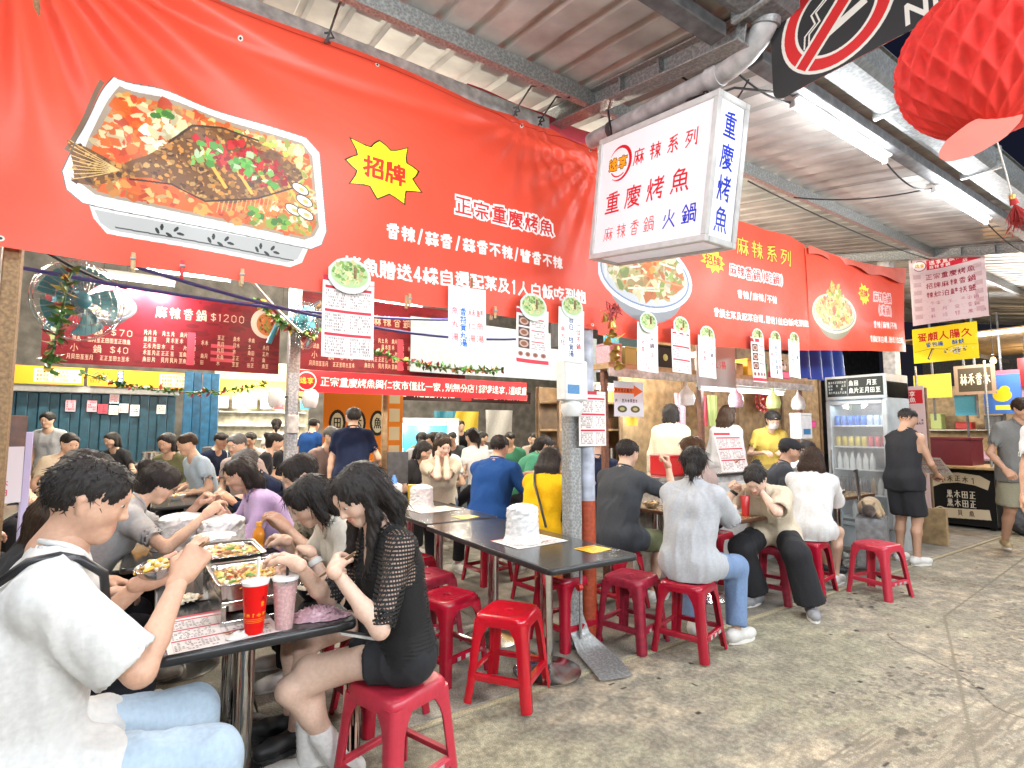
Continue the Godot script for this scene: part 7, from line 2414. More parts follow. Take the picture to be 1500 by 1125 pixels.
func wall_print(called:String,label:String,cat:String,x0:float,x1:float,y0:float,y1:float,z:float,m:Material,group:="",wav:=0.0) -> Node3D:
	var t:=thing(called,label,cat,Vector3((x0+x1)/2,(y0+y1)/2,z),0,group)
	var w:=x1 - x0
	var h:=y1 - y0
	part("sheet",MB.new().slab(func(u,v):return Vector3(lerpf(-w/2,w/2,u),lerpf(h/2,-h/2,v),wav*sin(u*9.0+v*3.0)),24 if wav > 0 else 2,6 if wav > 0 else 2,0.004).mesh(),m,t)
	return t
func dark_menu_print(sd:int) -> Painter:
	rng.seed=sd
	var p:=painter(900,280,Color(0.46,0.07,0.11))
	for k in 300:p.disc(Vector2(rng.randf()*900,rng.randf()*280),rng.randf_range(5,40),rng.randf_range(3,14),Color(0.46,0.07,0.11).lerp(Color(0.36,0.05,0.08),rng.randf()),9)
	var c:=Color(0.78,0.66,0.56)
	bowl_print(p,Vector2(190,70),120,56,[Color(0.42,0.38,0.34),Color(0.62,0.56,0.48),Color(0.30,0.28,0.26),Color(0.72,0.68,0.62)],Color(0.30,0.29,0.28))
	p.disc(Vector2(830,78),66,60,Color(0.80,0.76,0.70),24)
	p.disc(Vector2(840,80),50,46,Color(0.74,0.42,0.18),22)
	food_scatter(p,V([805,50,880,50,885,110,805,115]),70,[Color(0.80,0.52,0.22),Color(0.62,0.16,0.10),Color(0.50,0.56,0.2)],4,10)
	p.text("麻辣香鍋",380,52,40,12,4.4,c)
	p.text("$1200",590,58,30,3,3.2,c)
	p.text("主食類",22,140,30,10,3.2,c,true)
	for r in 2:
		p.text("大份鍋" if r==0 else "小份鍋",90,150+r*62,26,12,2.8,c)
		p.text("$70" if r==0 else "$40",220,150+r*62,24,4,2.8,c)
		tiny_print(p,80,182+r*62,220,24,1,c,0.95)
	for col in 6:tiny_print(p,340+col*34,140,30,124,5,c,0.9)
	p.rect(505,140,30,124,Color(0.78,0.30,0.36))
	for r in 3:p.rect(600,178+r*26,100,14,Color(0.78,0.30,0.36))
	for col in 5:tiny_print(p,560+col*66,140,28,124,5,c,0.85)
	return p
func build_interior() -> void:
	rng.seed=81
	wall_print("menu_banner","dark red menu banner with white brush print at the left","banner",-0.93,1.12,2.08,2.86,-6.5,print_mat("dark_menu_1",dark_menu_print(82).im,0.5,{"back":Color(0.1,0.01,0.01)}),"dark red menu banners",0.02)
	wall_print("menu_banner","dark red menu banner right of the inner pole","banner",1.15,3.25,2.10,2.95,-6.0,M.dark_menu_1,"dark red menu banners",0.02)
	wall_print("white_sheet","pale blue white plastic sheet behind the garland","sheet",2.45,5.4,2.14,2.80,-5.9,mat("pale_sheet",Color(0.36,0.45,0.50),0.5,{"tex": "soft","scale":2.0}),"",0.02)
	var p:=painter(1300,100,Color(0.78,0.17,0.20))
	p.disc(Vector2(50,50),44,44,Color(0.90,0.86,0.80),24)
	p.disc(Vector2(50,50),38,38,Color(0.80,0.14,0.18),24)
	p.text("逸享",20,34,28,4,4.5,Color(0.93,0.72,0.24))
	p.text("正宗重慶烤魚興仁夜市僅此一家,別無分店!認準逸享,溫暖重慶味",112,28,42,2.8,4.6,Color(0.95,0.90,0.88))
	wall_print("slogan_banner","long narrow red banner with one line of white lettering","banner",1.12,3.92,1.83,2.05,-5.6,print_mat("slogan",p.im,0.5),"",0.012)
	var d2:=painter(900,60,Color(0.16,0.07,0.07))
	tiny_print(d2,20,8,420,44,1,Color(0.90,0.86,0.84),0.95)
	d2.rect(470,6,60,48,Color(0.60,0.10,0.12))
	tiny_print(d2,545,8,340,44,1,Color(0.92,0.42,0.40),0.95)
	wall_print("stall_banner","narrow black banner with white lettering of the stall behind","banner",3.0,6.4,1.98,2.22,-9.0,print_mat("black_strip",d2.im,0.5),"",0.01)
	wall_fan("blue wall fan at the left below the large banner",Vector3(-0.43,2.22,-4.05),0.55,0.235,0.1)
	wall_fan("smaller blue fan on the inner pole",Vector3(1.02,2.35,-4.80),0.9,0.20,0.1)
	var bw:=thing("corrugated_wall","dark blue corrugated wall behind the rear tables","wall",Vector3(-1.40,0,-13.2))
	for i in 22:
		part("wall_rib",boxm(Vector3(-1.63+i*0.155,1.08,0.0 if i % 2 else 0.025),Vector3(0.152,2.16,0.05),0.012),M.blue_wall,bw)
	var bw2:=thing("corrugated_wall","brighter blue corrugated wall right of the first one","wall",Vector3(0.98,0,-12.4))
	mat("blue_wall_b",Color(0.01,0.14,0.30),0.5,{"tex": "blotch","scale":1.0})
	for i in 4:
		part("wall_rib",boxm(Vector3(-0.50+i*0.155,1.3,0.0 if i % 2 else 0.035),Vector3(0.152,2.6,0.05),0.012),M.blue_wall_b,bw2)
	var wl:=thing("white_ledge","white ledge strip above the blue wall","ledge",Vector3(-1.40,2.22,-13.1))
	part("strip",boxm(Vector3(0,0,0),Vector3(3.5,0.12,0.12),0.01),M.white_paint,wl)
	for k in 9:
		var x:float=[-1.39,-1.07,-0.9,-0.73,-0.73,-0.57,-0.39,0.05,0.0][k]
		var y:float=[1.93,1.93,1.86,2.06,1.84,1.88,1.86,1.87,1.9][k]
		if k==8:continue
		var pp:=painter(64,84,[Color(0.86,0.62,0.66),Color(0.86,0.62,0.66),Color(0.84,0.30,0.36),Color(0.86,0.78,0.80),Color(0.84,0.84,0.82),Color(0.86,0.76,0.78),Color(0.86,0.86,0.84),Color(0.86,0.84,0.82)][k])
		tiny_print(pp,6,8,52,68,4,[Color(0.66,0.12,0.22),Color(0.66,0.12,0.22),Color(0.50,0.04,0.06),Color(0.76,0.2,0.26),Color(0.26,0.30,0.26),Color(0.74,0.2,0.30),Color(0.14,0.14,0.14),Color(0.3,0.3,0.3)][k],0.8)
		wall_print("wall_notice",["pink notice at the left of the blue wall","second pink notice behind the standing man","small red notice right of the standing man","upper white notice on the blue wall","lower white notice under another on the blue wall","pinkish white notice in the middle of the blue wall","large white notice right of the middle of the blue wall","lone white notice at the right of the blue wall"][k],"notice",x - 0.075,x+0.075,y - 0.09 - (0.04 if k in [0,1,6] else 0.0),y+0.09,-13.08,print_mat("notice_%d" % k,pp.im,0.6),"notices on the blue wall")
	var op:=painter(500,90,Color(0.90,0.62,0.16))
	op.rect(300,10,190,70,Color(0.86,0.82,0.70))
	op.rect(120,4,26,82,Color(0.16,0.24,0.50))
	for k in 4:op.rect(124,10+k*19,18,13,Color(0.86,0.88,0.90))
	tiny_print(op,10,10,100,70,2,Color(0.60,0.36,0.10),0.7)
	tiny_print(op,310,16,170,60,3,Color(0.55,0.42,0.24),0.8)
	print_mat("orange_board",op.im,0.5)
	wall_print("sign_board","orange and white sign board above the blue wall at the left","sign",-3.0,-1.2,2.29,2.62,-12.9,M.orange_board,"orange sign boards")
	wall_print("sign_board","orange and white sign board above the blue wall at the right","sign",-1.15,0.75,2.29,2.62,-12.9,M.orange_board,"orange sign boards")
	var ls:=thing("lit_stall","pale lit food stall right of the blue wall, far behind","stall",Vector3(2.0,0,-13.4))
	part("counter",boxm(Vector3(0,0.5,0.3),Vector3(1.9,1.0,0.5),0.01),M.off_white,ls)
	part("back_panel",boxm(Vector3(0,1.5,0),Vector3(2.0,3.0,0.05),0.01),mat("cream_panel",Color(0.66,0.60,0.42),0.6,{"tex": "blotch","scale":1.0}),ls)
	part("header",boxm(Vector3(0,2.35,0.4),Vector3(2.0,0.4,0.04),0.01),M.card_yellow,ls)
	for k in 3:part("shelf",boxm(Vector3(0,1.25+k*0.3,0.14),Vector3(1.8,0.03,0.22),0.004),M.white_paint,ls)
	for k in 7:part("poster",boxm(Vector3(-0.85+k*0.28,2.05,0.42),Vector3(0.20,0.26,0.01),0.002),[M.paper,M.pink_tissue,M.card_yellow,M.paper,M.red_shiny,M.paper,M.fan_blue][k],ls)
	tube_lamp("white tube of the pale stall front far behind",Vector3(2.0,2.2,-12.7),0,1.14,4.0)
	var pr:=painter(240,360,Color(0.90,0.52,0.12))
	for k in 3:
		pr.disc(Vector2(40+k*60,110),24,34,Color(0.10,0.09,0.08),20)
		pr.disc(Vector2(40+k*60,110),17,26,Color(0.84,0.82,0.70),20)
		pr.glyph(["田","木","魚"][k],29+k*60,96,22,28,3,Color(0.16,0.14,0.1))
	for k in 6:pr.rect(196,20+k*50,34,36,Color(0.86,0.80,0.66))
	wall_print("partition_sign","orange partition with round black signs behind the standing man","sign",2.05,3.30,0.1,2.20,-8.2,print_mat("orange_partition",pr.im,0.6))
	var wpst:=thing("wooden_post","narrow wooden post at the edge of the orange partition","post",Vector3(2.52,0,-6.9))
	part("shaft",boxm(Vector3(0,1.05,0),Vector3(0.07,2.1,0.06),0.006),M.plywood,wpst)
	for s in [-1.0,1.0]:
		var c:=thing("lamp_cover","white globe cover %s of the inner pole" % ("left" if s < 0 else "right"),"lamp",Vector3(0.97+s*0.14,1.72,-4.90),0,"white globe covers")
		part("globe",MB.new().lathe([Vector2(0,-0.08),Vector2(0.05,-0.075),Vector2(0.068,-0.03),Vector2(0.068,0.05),Vector2(0.04,0.085),Vector2(0,0.09)],18).mesh(),M.white_paint,c)
		part("arm",tubem([Vector3(0,0.0,-0.02),Vector3(-s*0.10,0.02,-0.02)],0.012,6),M.steel_dark,c)
	var ms:=painter(150,130,Color(0.86,0.84,0.86))
	ms.disc(Vector2(75,18),16,10,Color(0.78,0.34,0.42),14)
	tiny_print(ms,10,34,130,34,1,Color(0.30,0.28,0.34),0.95)
	tiny_print(ms,20,74,110,44,2,Color(0.80,0.30,0.40),0.9)
	var st:=thing("menu_stand","dark stand with a white price card at the left edge","stand",Vector3(-0.80,0,-3.9),0.35)
	part("panel",boxm(Vector3(0,1.42,0),Vector3(0.42,0.22,0.03),0.006),M.wood_edge,st)
	part("card",MB.new().slab(func(u,v):return Vector3(lerpf(-0.17,0.20,u),lerpf(1.36,1.06,v),0.03),2,2,0.003).mesh(),print_mat("price_card",ms.im,0.5),st)
	part("upright",boxm(Vector3(0.22,0.72,0.0),Vector3(0.035,1.44,0.03),0.004),mat("lilac_paint",Color(0.42,0.38,0.56),0.5),st)
	part("upright",boxm(Vector3(-0.22,0.72,0.0),Vector3(0.035,1.44,0.03),0.004),M.wood_edge,st)
	rng.seed=85
	for k in 5:
		var x:float=[-1.8,0.6,2.0,4.3,6.2][k]
		var z:float=[-11.6,-11.2,-10.8,-10.4,-9.8][k]
		var ct:=thing("service_counter",["white service counter before the blue wall","steel service counter at the rear left of the pole","steel service counter at the rear middle","bright glass counter of the stall behind","steel counter of the stall behind, right"][k],"counter",Vector3(x,0,z),0,"service counters")
		part("body",boxm(Vector3(0,0.42,0),Vector3(1.8,0.84,0.6),0.01),[M.white_paint,M.steel_dark,M.mid_grey,M.off_white,M.mid_grey][k],ct)
		part("worktop",boxm(Vector3(0,0.87,0),Vector3(1.9,0.05,0.7),0.01),M.stainless if k != 0 else M.white_paint,ct)
		for q in 4:
			var pot:=thing("cooking_pot","%s pot on the %s" % [["wide","tall","small","lidded"][q],["white rear counter","rear counter left of the pole","middle rear counter","bright glass counter","right rear counter"][k]],"pot",Vector3(x - 0.65+q*0.42,0.895,z),0,"pots on the counters")
			var r:=rng.randf_range(0.09,0.16)
			var h:=rng.randf_range(0.10,0.26)
			part("pot",MB.new().lathe([Vector2(0,0),Vector2(r,0),Vector2(r,h),Vector2(r*1.05,h),Vector2(r*1.05,h+0.01),Vector2(r*0.6,h+0.03),Vector2(0,h+0.04)],16).mesh(),[M.stainless,M.off_white,M.steel_dark,M.stainless][q],pot)
			part("knob",MB.new().lathe([Vector2(0.012,h+0.035),Vector2(0.016,h+0.055),Vector2(0,h+0.06)],10).mesh(),M.black_plastic,pot)
	var gc:=thing("glass_case","lit glass display case of the stall behind","display case",Vector3(4.3,0.9,-10.2))
	part("frame",MB.new().box(Vector3(0,0.75,0),Vector3(1.9,0.08,0.5),0.01).box(Vector3(-0.93,0.36,0),Vector3(0.04,0.72,0.5),0.005).box(Vector3(0.93,0.36,0),Vector3(0.04,0.72,0.5),0.005).mesh(),M.white_paint,gc)
	part("back_panel",boxm(Vector3(0,0.36,-0.24),Vector3(1.82,0.70,0.02),0.002),M.fan_blue,gc)
	tube_lamp("white tube in the glass case of the stall behind",Vector3(4.3,1.56,-10.1),0,1.4,3.0)
	for k in 4:
		wall_print("cloth_screen",["blue striped cloth left of the lit glass case","blue cloth right of the lit glass case","yellow menu sheet far behind the blue shirt man","white menu sheet far behind the yellow shirt woman"][k],"cloth",[3.2,5.4,5.9,6.8][k],[3.9,6.0,6.6,7.6][k],[1.0,1.1,1.2,1.15][k],[1.95,1.9,1.9,1.95][k],-11.5,[M.blue_wall_b,M.fan_blue,M.card_yellow,M.paper][k],"",0.03)
	var bx:=thing("dark_screen_board","black tilted board beside the standing man","board",Vector3(2.32,1.02,-5.9),-0.2)
	part("board",boxm(Vector3(0,0,0),Vector3(0.24,0.36,0.02),0.004),M.dark_grey,bx)
	part("leg",tubem([Vector3(0,-0.18,0),Vector3(0,-1.0,0)],0.015,8),M.steel_dark,bx)
	part("foot",boxm(Vector3(0,-1.0,0),Vector3(0.3,0.02,0.25),0.004),M.steel_dark,bx)
func box_thing(called:String,label:String,cat:String,at:Vector3,s:Vector3,m:Material,turn:=0.0,group:="",lid:=true) -> Node3D:
	var t:=thing(called,label,cat,at,turn,group)
	part("body",boxm(Vector3(0,s.y*0.45,0),Vector3(s.x,s.y*0.9,s.z),0.008),m,t)
	if lid:part("lid",boxm(Vector3(0,s.y*0.95,0),Vector3(s.x*1.03,s.y*0.1,s.z*1.03),0.006),m,t)
	return t
func build_kitchen() -> void:
	rng.seed=91
	var kw:=thing("plywood_wall","tan plywood wall behind the kitchen counter","wall",Vector3(7.2,0,-4.85))
	for i in 4:
		part("panel",boxm(Vector3(-1.8+i*1.2,1.35,0),Vector3(1.194,2.7,0.03),0.004),M.plywood if i % 2 else mat("plywood_b",Color(0.46,0.31,0.15),0.6,{"tex": "blotch","scale":1.1}),kw)
	for i in 5:part("batten",boxm(Vector3(-2.4+i*1.2,1.35,0.03),Vector3(0.05,2.7,0.03),0.004),M.plywood_dark,kw)
	var fr:=thing("counter_canopy","reddish brown timber canopy over the kitchen counter","canopy",Vector3(0,0,-3.78))
	for x in [3.55,4.98,7.0]:
		part("post",boxm(Vector3(x,1.02,0),Vector3(0.055,2.04,0.055),0.005),mat("brown_post",Color(0.22,0.09,0.05),0.6,{"tex": "blotch","scale":3.0}) if not M.has("brown_post") else M.brown_post,fr)
	part("beam",boxm(Vector3(5.27,2.05,0),Vector3(3.6,0.06,0.30),0.006),M.plywood,fr)
	part("front_strip",boxm(Vector3(5.27,1.99,0.15),Vector3(3.6,0.08,0.02),0.004),M.off_white,fr)
	var L:=[["pink snack box on top of the kitchen frame","pink_tissue",3.62,0.16,0.20],["pale green box on top of the kitchen frame","leaf_pale",3.82,0.16,0.18],["grey box with a yellow lid on the kitchen frame","mid_grey",4.06,0.22,0.17],["black case on top of the kitchen frame","black_matte",4.36,0.30,0.24],["white carton on top of the kitchen frame","off_white",4.68,0.20,0.14]]
	for q in L:
		var b:=box_thing("storage_box",q[0],"box",Vector3(q[2],2.08,-3.78),Vector3(q[3],q[4],0.2),M[q[1]],0.0,"boxes on the kitchen frame")
		if q[0].begins_with("grey"):(b.get_child(1) as MeshInstance3D).material_override=M.card_yellow
		if q[0].begins_with("black"):
			part("badge",MB.new().lathe([Vector2(0,0.004),Vector2(0.03,0.004),Vector2(0.036,0)],16,Transform3D(Basis(Vector3.RIGHT,PI/2),Vector3(-0.05,0.11,0.102))).mesh(),M.leaf_pale,b)
	box_thing("storage_box","dark crate hanging behind the first notice right of the bells","crate",Vector3(3.55,2.30,-4.3),Vector3(0.30,0.45,0.25),M.dark_grey,0.0,"boxes on the kitchen frame")
	box_thing("storage_box","teal crate behind the second menu right of the bells","crate",Vector3(4.30,2.36,-4.3),Vector3(0.30,0.35,0.25),M.fan_blue,0.0,"boxes on the kitchen frame")
	for q in 9:
		var bn:String=["tall white carton","small red tin","olive carton","low blue carton","brown paper parcel","yellow carton","white tub","dark green carton","grey parcel"][q]
		box_thing("storage_box","%s stacked on the canopy above the kitchen workers" % bn,"box",Vector3(4.92+q*0.165+(0.22 if q > 7 else 0.0),2.08,-3.80+0.03*(q % 3)),Vector3(0.13,[0.22,0.12,0.18,0.09,0.14,0.2,0.13,0.17,0.1][q],0.18),[M.white_paint,M.red_shiny,M.leaf_pale,M.fan_blue,M.plywood,M.card_yellow,M.off_white,M.leaf_green,M.mid_grey][q],0.05*(q % 4),"boxes on the kitchen frame")
	for q in 4:
		single("hanging_bag","%s carrier bag hanging from the kitchen canopy" % ["white","pale pink","pale green","clear grey"][q],"bag",MB.new().lathe([Vector2(0.004,0.16),Vector2(0.02,0.10),Vector2(0.07,0.04),Vector2(0.085,-0.03),Vector2(0.07,-0.09),Vector2(0,-0.10)],14).mesh(),[M.bag_white,M.pink_tissue,M.leaf_pale,M.off_white][q],Vector3([4.6,5.45,6.2,6.75][q],1.80,-3.66),0,"carrier bags on the canopy")
	var pd:=thing("panda_box","pink box with a white panda head on top","box",Vector3(6.42,2.08,-3.70))
	part("body",boxm(Vector3(0,0.045,0),Vector3(0.30,0.09,0.12),0.01),mat("hot_pink",Color(0.66,0.06,0.22),0.5),pd)
	part("head",MB.new().lathe([Vector2(0,0.09),Vector2(0.07,0.11),Vector2(0.085,0.16),Vector2(0.06,0.215),Vector2(0,0.23)],18).mesh(),M.white_paint,pd)
	for s in [-1.0,1.0]:
		part("ear",MB.new().lathe([Vector2(0,-0.025),Vector2(0.022,-0.01),Vector2(0.022,0.012),Vector2(0,0.026)],12,Transform3D(Basis(),Vector3(s*0.06,0.225,0))).mesh(),M.black_matte,pd)
		part("eye_patch",MB.new().lathe([Vector2(0,-0.02),Vector2(0.014,0),Vector2(0,0.02)],10,Transform3D(Basis(),Vector3(s*0.032,0.165,0.070))).mesh(),M.black_matte,pd)
	var ap:=painter(150,160,Color(0.84,0.88,0.92))
	ap.poly(V([0,30,100,30,100,14,148,42,100,70,100,54,0,54]),Color(0.86,0.40,0.16))
	tiny_print(ap,4,30,90,24,1,Color(0.30,0.14,0.06),0.95)
	tiny_print(ap,6,78,120,22,1,Color(0.30,0.26,0.34),0.95)
	for k in 2:
		ap.disc(Vector2(40+k*66,126),24,16,Color(0.34,0.36,0.22),16)
		ap.disc(Vector2(40+k*66,126),13,8,Color(0.72,0.70,0.52),12)
	wall_print("arrow_sign","pale sign with an orange arrow pointing right","sign",3.62,4.02,1.58,1.92,-3.72,print_mat("arrow_print",ap.im,0.5))
	var rk:=thing("shelf_rack","dark shelf rack full of kitchen goods behind the arrow sign","shelf",Vector3(4.9,0,-5.3))
	for x in [-0.85,0.85]:
		for z in [-0.2,0.2]:part("upright",boxm(Vector3(x,1.0,z),Vector3(0.04,2.0,0.04),0.004),M.plywood_dark,rk)
	for y in [0.35,0.95,1.45,1.80]:part("shelf_board",boxm(Vector3(0,y,0),Vector3(1.72,0.03,0.46),0.004),M.plywood,rk)
	part("back_board",boxm(Vector3(0,1.0,-0.24),Vector3(1.76,2.0,0.02),0.004),M.plywood_dark,rk)
	var goods:=[[-0.6,0.965,"steel pot on the middle shelf","stainless",0.13,0.10],[-0.28,0.965,"second steel pot on the middle shelf","stainless",0.11,0.09],[0.12,0.965,"tall steel kettle on the middle shelf","stainless",0.08,0.24],[0.48,0.965,"red basin on the middle shelf","red_shiny",0.15,0.06],[-0.6,1.465,"purple tub on the upper shelf","rope_blue",0.10,0.09],[-0.3,1.465,"dark tub on the upper shelf","black_matte",0.10,0.08],[0.05,1.465,"brown jar on the upper shelf","wood_edge",0.08,0.13],[0.4,1.465,"yellow tin on the upper shelf","card_yellow",0.10,0.16],[-0.2,0.365,"white tub on the bottom shelf","white_paint",0.14,0.18],[0.3,0.365,"grey tub on the bottom shelf","mid_grey",0.14,0.2],[-0.5,1.815,"green carton tin on the top shelf","leaf_pale",0.12,0.15],[0.1,1.815,"olive tin on the top shelf","leaf_gold",0.13,0.16]]
	for g in goods:
		var t:=thing("kitchen_pot",g[2]+" of the rack","pot",Vector3(4.9+g[0],g[1],-5.22),0,"goods on the shelf rack")
		var r:float=g[4]
		var h:float=g[5]
		part("pot",MB.new().lathe([Vector2(0,0),Vector2(r*0.9,0),Vector2(r,h),Vector2(r*1.06,h),Vector2(r*1.06,h+0.006),Vector2(r*0.9,h - 0.01),Vector2(0,h - 0.02)],18).mesh(),M[g[3]],t)
		part("handle",tubem([Vector3(r,h*0.7,0),Vector3(r+0.03,h*0.6,0),Vector3(r,h*0.4,0)],0.006,6),M.black_plastic,t)
	var ct:=thing("kitchen_counter","kitchen counter behind the brown tables","counter",Vector3(5.5,0,-3.80))
	part("worktop",boxm(Vector3(0,0.98,0),Vector3(3.0,0.04,0.55),0.006),M.stainless,ct)
	part("body",boxm(Vector3(0,0.48,0),Vector3(2.94,0.96,0.50),0.006),M.off_white,ct)
	for k in 4:part("door",boxm(Vector3(-1.1+k*0.73,0.50,0.256),Vector3(0.70,0.80,0.012),0.004),M.white_paint,ct)
	box_thing("red_box","bright red plastic box at the left of the kitchen counter","box",Vector3(4.35,1.0,-3.72),Vector3(0.26,0.20,0.24),M.red_shiny)
	var pap:=thing("paper_pad","white price board propped on the kitchen counter","board",Vector3(5.35,1.0,-3.62))
	part("board",MB.new().slab(func(u,v):return Vector3(lerpf(-0.24,0.24,u),lerpf(0.42,0,v),-0.10*(1 - v)),2,2,0.008).mesh(),M.menu_sheet,pap)
	var reg:=box_thing("card_reader","white dispenser box beside the worker in yellow","box",Vector3(6.72,1.34,-3.62),Vector3(0.26,0.32,0.14),M.white_paint)
	part("screen",boxm(Vector3(0,0.09,0.073),Vector3(0.16,0.07,0.004),0.001),M.label_blue,reg)
	part("pole",tubem([Vector3(0,0,0),Vector3(0,-0.34,0)],0.02,8),M.steel_galv,reg)
	box_thing("pink_sponge_box","small pink box right of the white dispenser","box",Vector3(6.98,1.48,-3.64),Vector3(0.10,0.09,0.1),M.hot_pink)
	var wr:=thing("paper_wreath","round red paper flower on the plywood wall","ornament",Vector3(7.75,1.90,-4.78))
	for k in 26:
		var a:=TAU*k/13+(0.2 if k > 12 else 0.0)
		var rr:=0.16 if k < 13 else 0.09
		part("petal",MB.new().lathe([Vector2(0,-0.02),Vector2(0.045,-0.008),Vector2(0.05,0.006),Vector2(0,0.02)],10,Transform3D(Basis.from_euler(Vector3(PI/2+0.4*sin(a),0,0.4*cos(a))),Vector3(cos(a)*rr,sin(a)*rr*0.9,0.02+(0.02 if k > 12 else 0.0)))).mesh(),M.red_shiny,wr)
	part("centre",MB.new().lathe([Vector2(0,0.05),Vector2(0.05,0.04),Vector2(0.06,0)],14,Transform3D(Basis(Vector3.RIGHT,PI/2),Vector3(0,0,0.0))).mesh(),M.red_shiny,wr)
	for k in 4:
		var c:=thing("hanging_cloth",["pink cloth hanging in the kitchen","green cloth hanging in the kitchen","red and white cloth hanging in the kitchen","yellow cloth hanging at the kitchen post"][k],"cloth",Vector3([5.6,6.25,6.05,4.72][k],1.72,-4.55),0,"cloths in the kitchen")
		var cm:Material=[M.pink_tissue,M.leaf_pale,M.pink_cloth,M.card_yellow][k]
		part("cloth",MB.new().slab(func(u,v):return Vector3(lerpf(-0.12,0.12,u)*(1 - 0.2*v),lerpf(0.20,-0.22,v),0.02*sin(u*12.0)),12,6,0.003).mesh(),cm,c)
		part("hook",tubem([Vector3(0,0.2,0),Vector3(0,0.27,-0.01)],0.004,5),M.steel_dark,c)
	var tp:=thing("blue_tarpaulin","blue tarpaulin bundle above the drinks fridge","tarpaulin",Vector3(7.75,2.36,-3.9))
	part("sheet",MB.new().slab(func(u,v):return Vector3(lerpf(-0.75,0.55,u),lerpf(0.34,-0.22,v),0.06*sin(u*26.0+v*3.0)+0.10*v),60,8,0.004).mesh(),M.blue_tarp,tp)
	var f:=thing("drinks_fridge","white upright glass door drinks fridge full of cans and bottles","fridge",Vector3(7.22,0,-3.20))
	var W:=0.70
	var D:=0.60
	var fb:=MB.new()
	for s in [-1.0,1.0]:fb.box(Vector3(D/2,1.02,s*(W/2 - 0.025)),Vector3(D,2.04,0.05),0.006)
	fb.box(Vector3(D - 0.02,1.02,0),Vector3(0.04,2.04,W - 0.1),0.0)
	fb.box(Vector3(D/2,0.14,0),Vector3(D,0.28,W - 0.1),0.006)
	fb.box(Vector3(D/2 - 0.006,1.98,0),Vector3(D+0.012,0.30,W),0.008)
	part("cabinet",fb.mesh(),mat("fridge_shell",Color(0.46,0.50,0.51),0.4,{"tex": "soft"}),f)
	var lp:=painter(240,90,Color(0.10,0.13,0.12))
	tiny_print(lp,6,12,80,66,4,Color(0.80,0.84,0.82),0.9)
	lp.rect(90,4,2,82,Color(0.6,0.6,0.6))
	tiny_print(lp,98,10,136,72,2,Color(0.86,0.90,0.88),0.95)
	part("header_sign",MB.new().slab(func(u,v):return Vector3(-0.016,lerpf(2.10,1.87,v),lerpf(-W/2+0.03,W/2 - 0.03,u)),2,2,0.003).mesh(),print_mat("fridge_header",lp.im,0.4),f)
	var dr:=MB.new()
	for s in [-1.0,1.0]:dr.box(Vector3(-0.005,1.05,s*(W/2 - 0.03)),Vector3(0.035,1.52,0.055),0.006)
	dr.box(Vector3(-0.005,0.30,0),Vector3(0.034,0.05,W - 0.115),0.006)
	dr.box(Vector3(-0.005,1.79,0),Vector3(0.034,0.05,W - 0.115),0.006)
	var door:=part("door_frame",dr.mesh(),M.fridge_shell,f)
	part("glass",boxm(Vector3(-0.002,1.05,0),Vector3(0.005,1.44,W - 0.115),0.0),M.glass,door)
	part("handle",tubem([Vector3(-0.03,0.9,-W/2+0.05),Vector3(-0.045,1.05,-W/2+0.05),Vector3(-0.03,1.2,-W/2+0.05)],0.008,8),M.stainless,door)
	var ys:=[0.36,0.66,0.96,1.24,1.50]
	mat("shelf_wire",Color(0.7,0.72,0.72),0.4)
	for y in ys:part("shelf",boxm(Vector3(D/2 - 0.02,y,0),Vector3(D - 0.10,0.016,W - 0.11),0.003),M.shelf_wire,f)
	var l:=AreaLight3D.new()
	l.name="fridge_light"
	l.area_size=Vector2(0.05,0.55)
	l.light_energy=0.22
	l.light_color=Color(0.88,0.96,1.0)
	l.shadow_enabled=true
	l.position=Vector3(0.06,1.76,0)
	l.rotation=Vector3(-PI/2,0,0)
	f.add_child(l)
	part("light_strip",boxm(Vector3(0.06,1.775,0),Vector3(0.03,0.012,0.55),0.0),mat("strip_glow",Color(0.9,0.9,0.9),0.4,{"emit":Color(0.9,0.97,1.0),"energy":4.0}),f)
	mat("can_blue",Color(0.03,0.16,0.62),0.25,{"metal":0.3})
	mat("can_pale",Color(0.50,0.62,0.80),0.25,{"metal":0.3})
	mat("can_yellow",Color(0.72,0.60,0.10),0.25,{"metal":0.3})
	mat("can_red",Color(0.55,0.03,0.05),0.25,{"metal":0.3})
	mat("bottle_dark",Color(0.05,0.03,0.025),0.15)
	mat("bottle_green",Color(0.30,0.34,0.02),0.2)
	mat("bottle_tea",Color(0.30,0.16,0.03),0.15)
	mat("bottle_clear",Color(0.62,0.66,0.64),0.15)
	var can:=MB.new().lathe([Vector2(0,0),Vector2(0.026,0),Vector2(0.033,0.010),Vector2(0.033,0.108),Vector2(0.026,0.120),Vector2(0.026,0.122),Vector2(0,0.118)],14).mesh()
	var bot:=MB.new().lathe([Vector2(0,0),Vector2(0.030,0),Vector2(0.032,0.01),Vector2(0.032,0.12),Vector2(0.014,0.175),Vector2(0.014,0.20),Vector2(0,0.20)],14).mesh()
	var rows:=[[1.508,can,0.122],[1.248,can,0.122],[0.968,bot,0.2],[0.668,bot,0.2],[0.368,bot,0.2]]
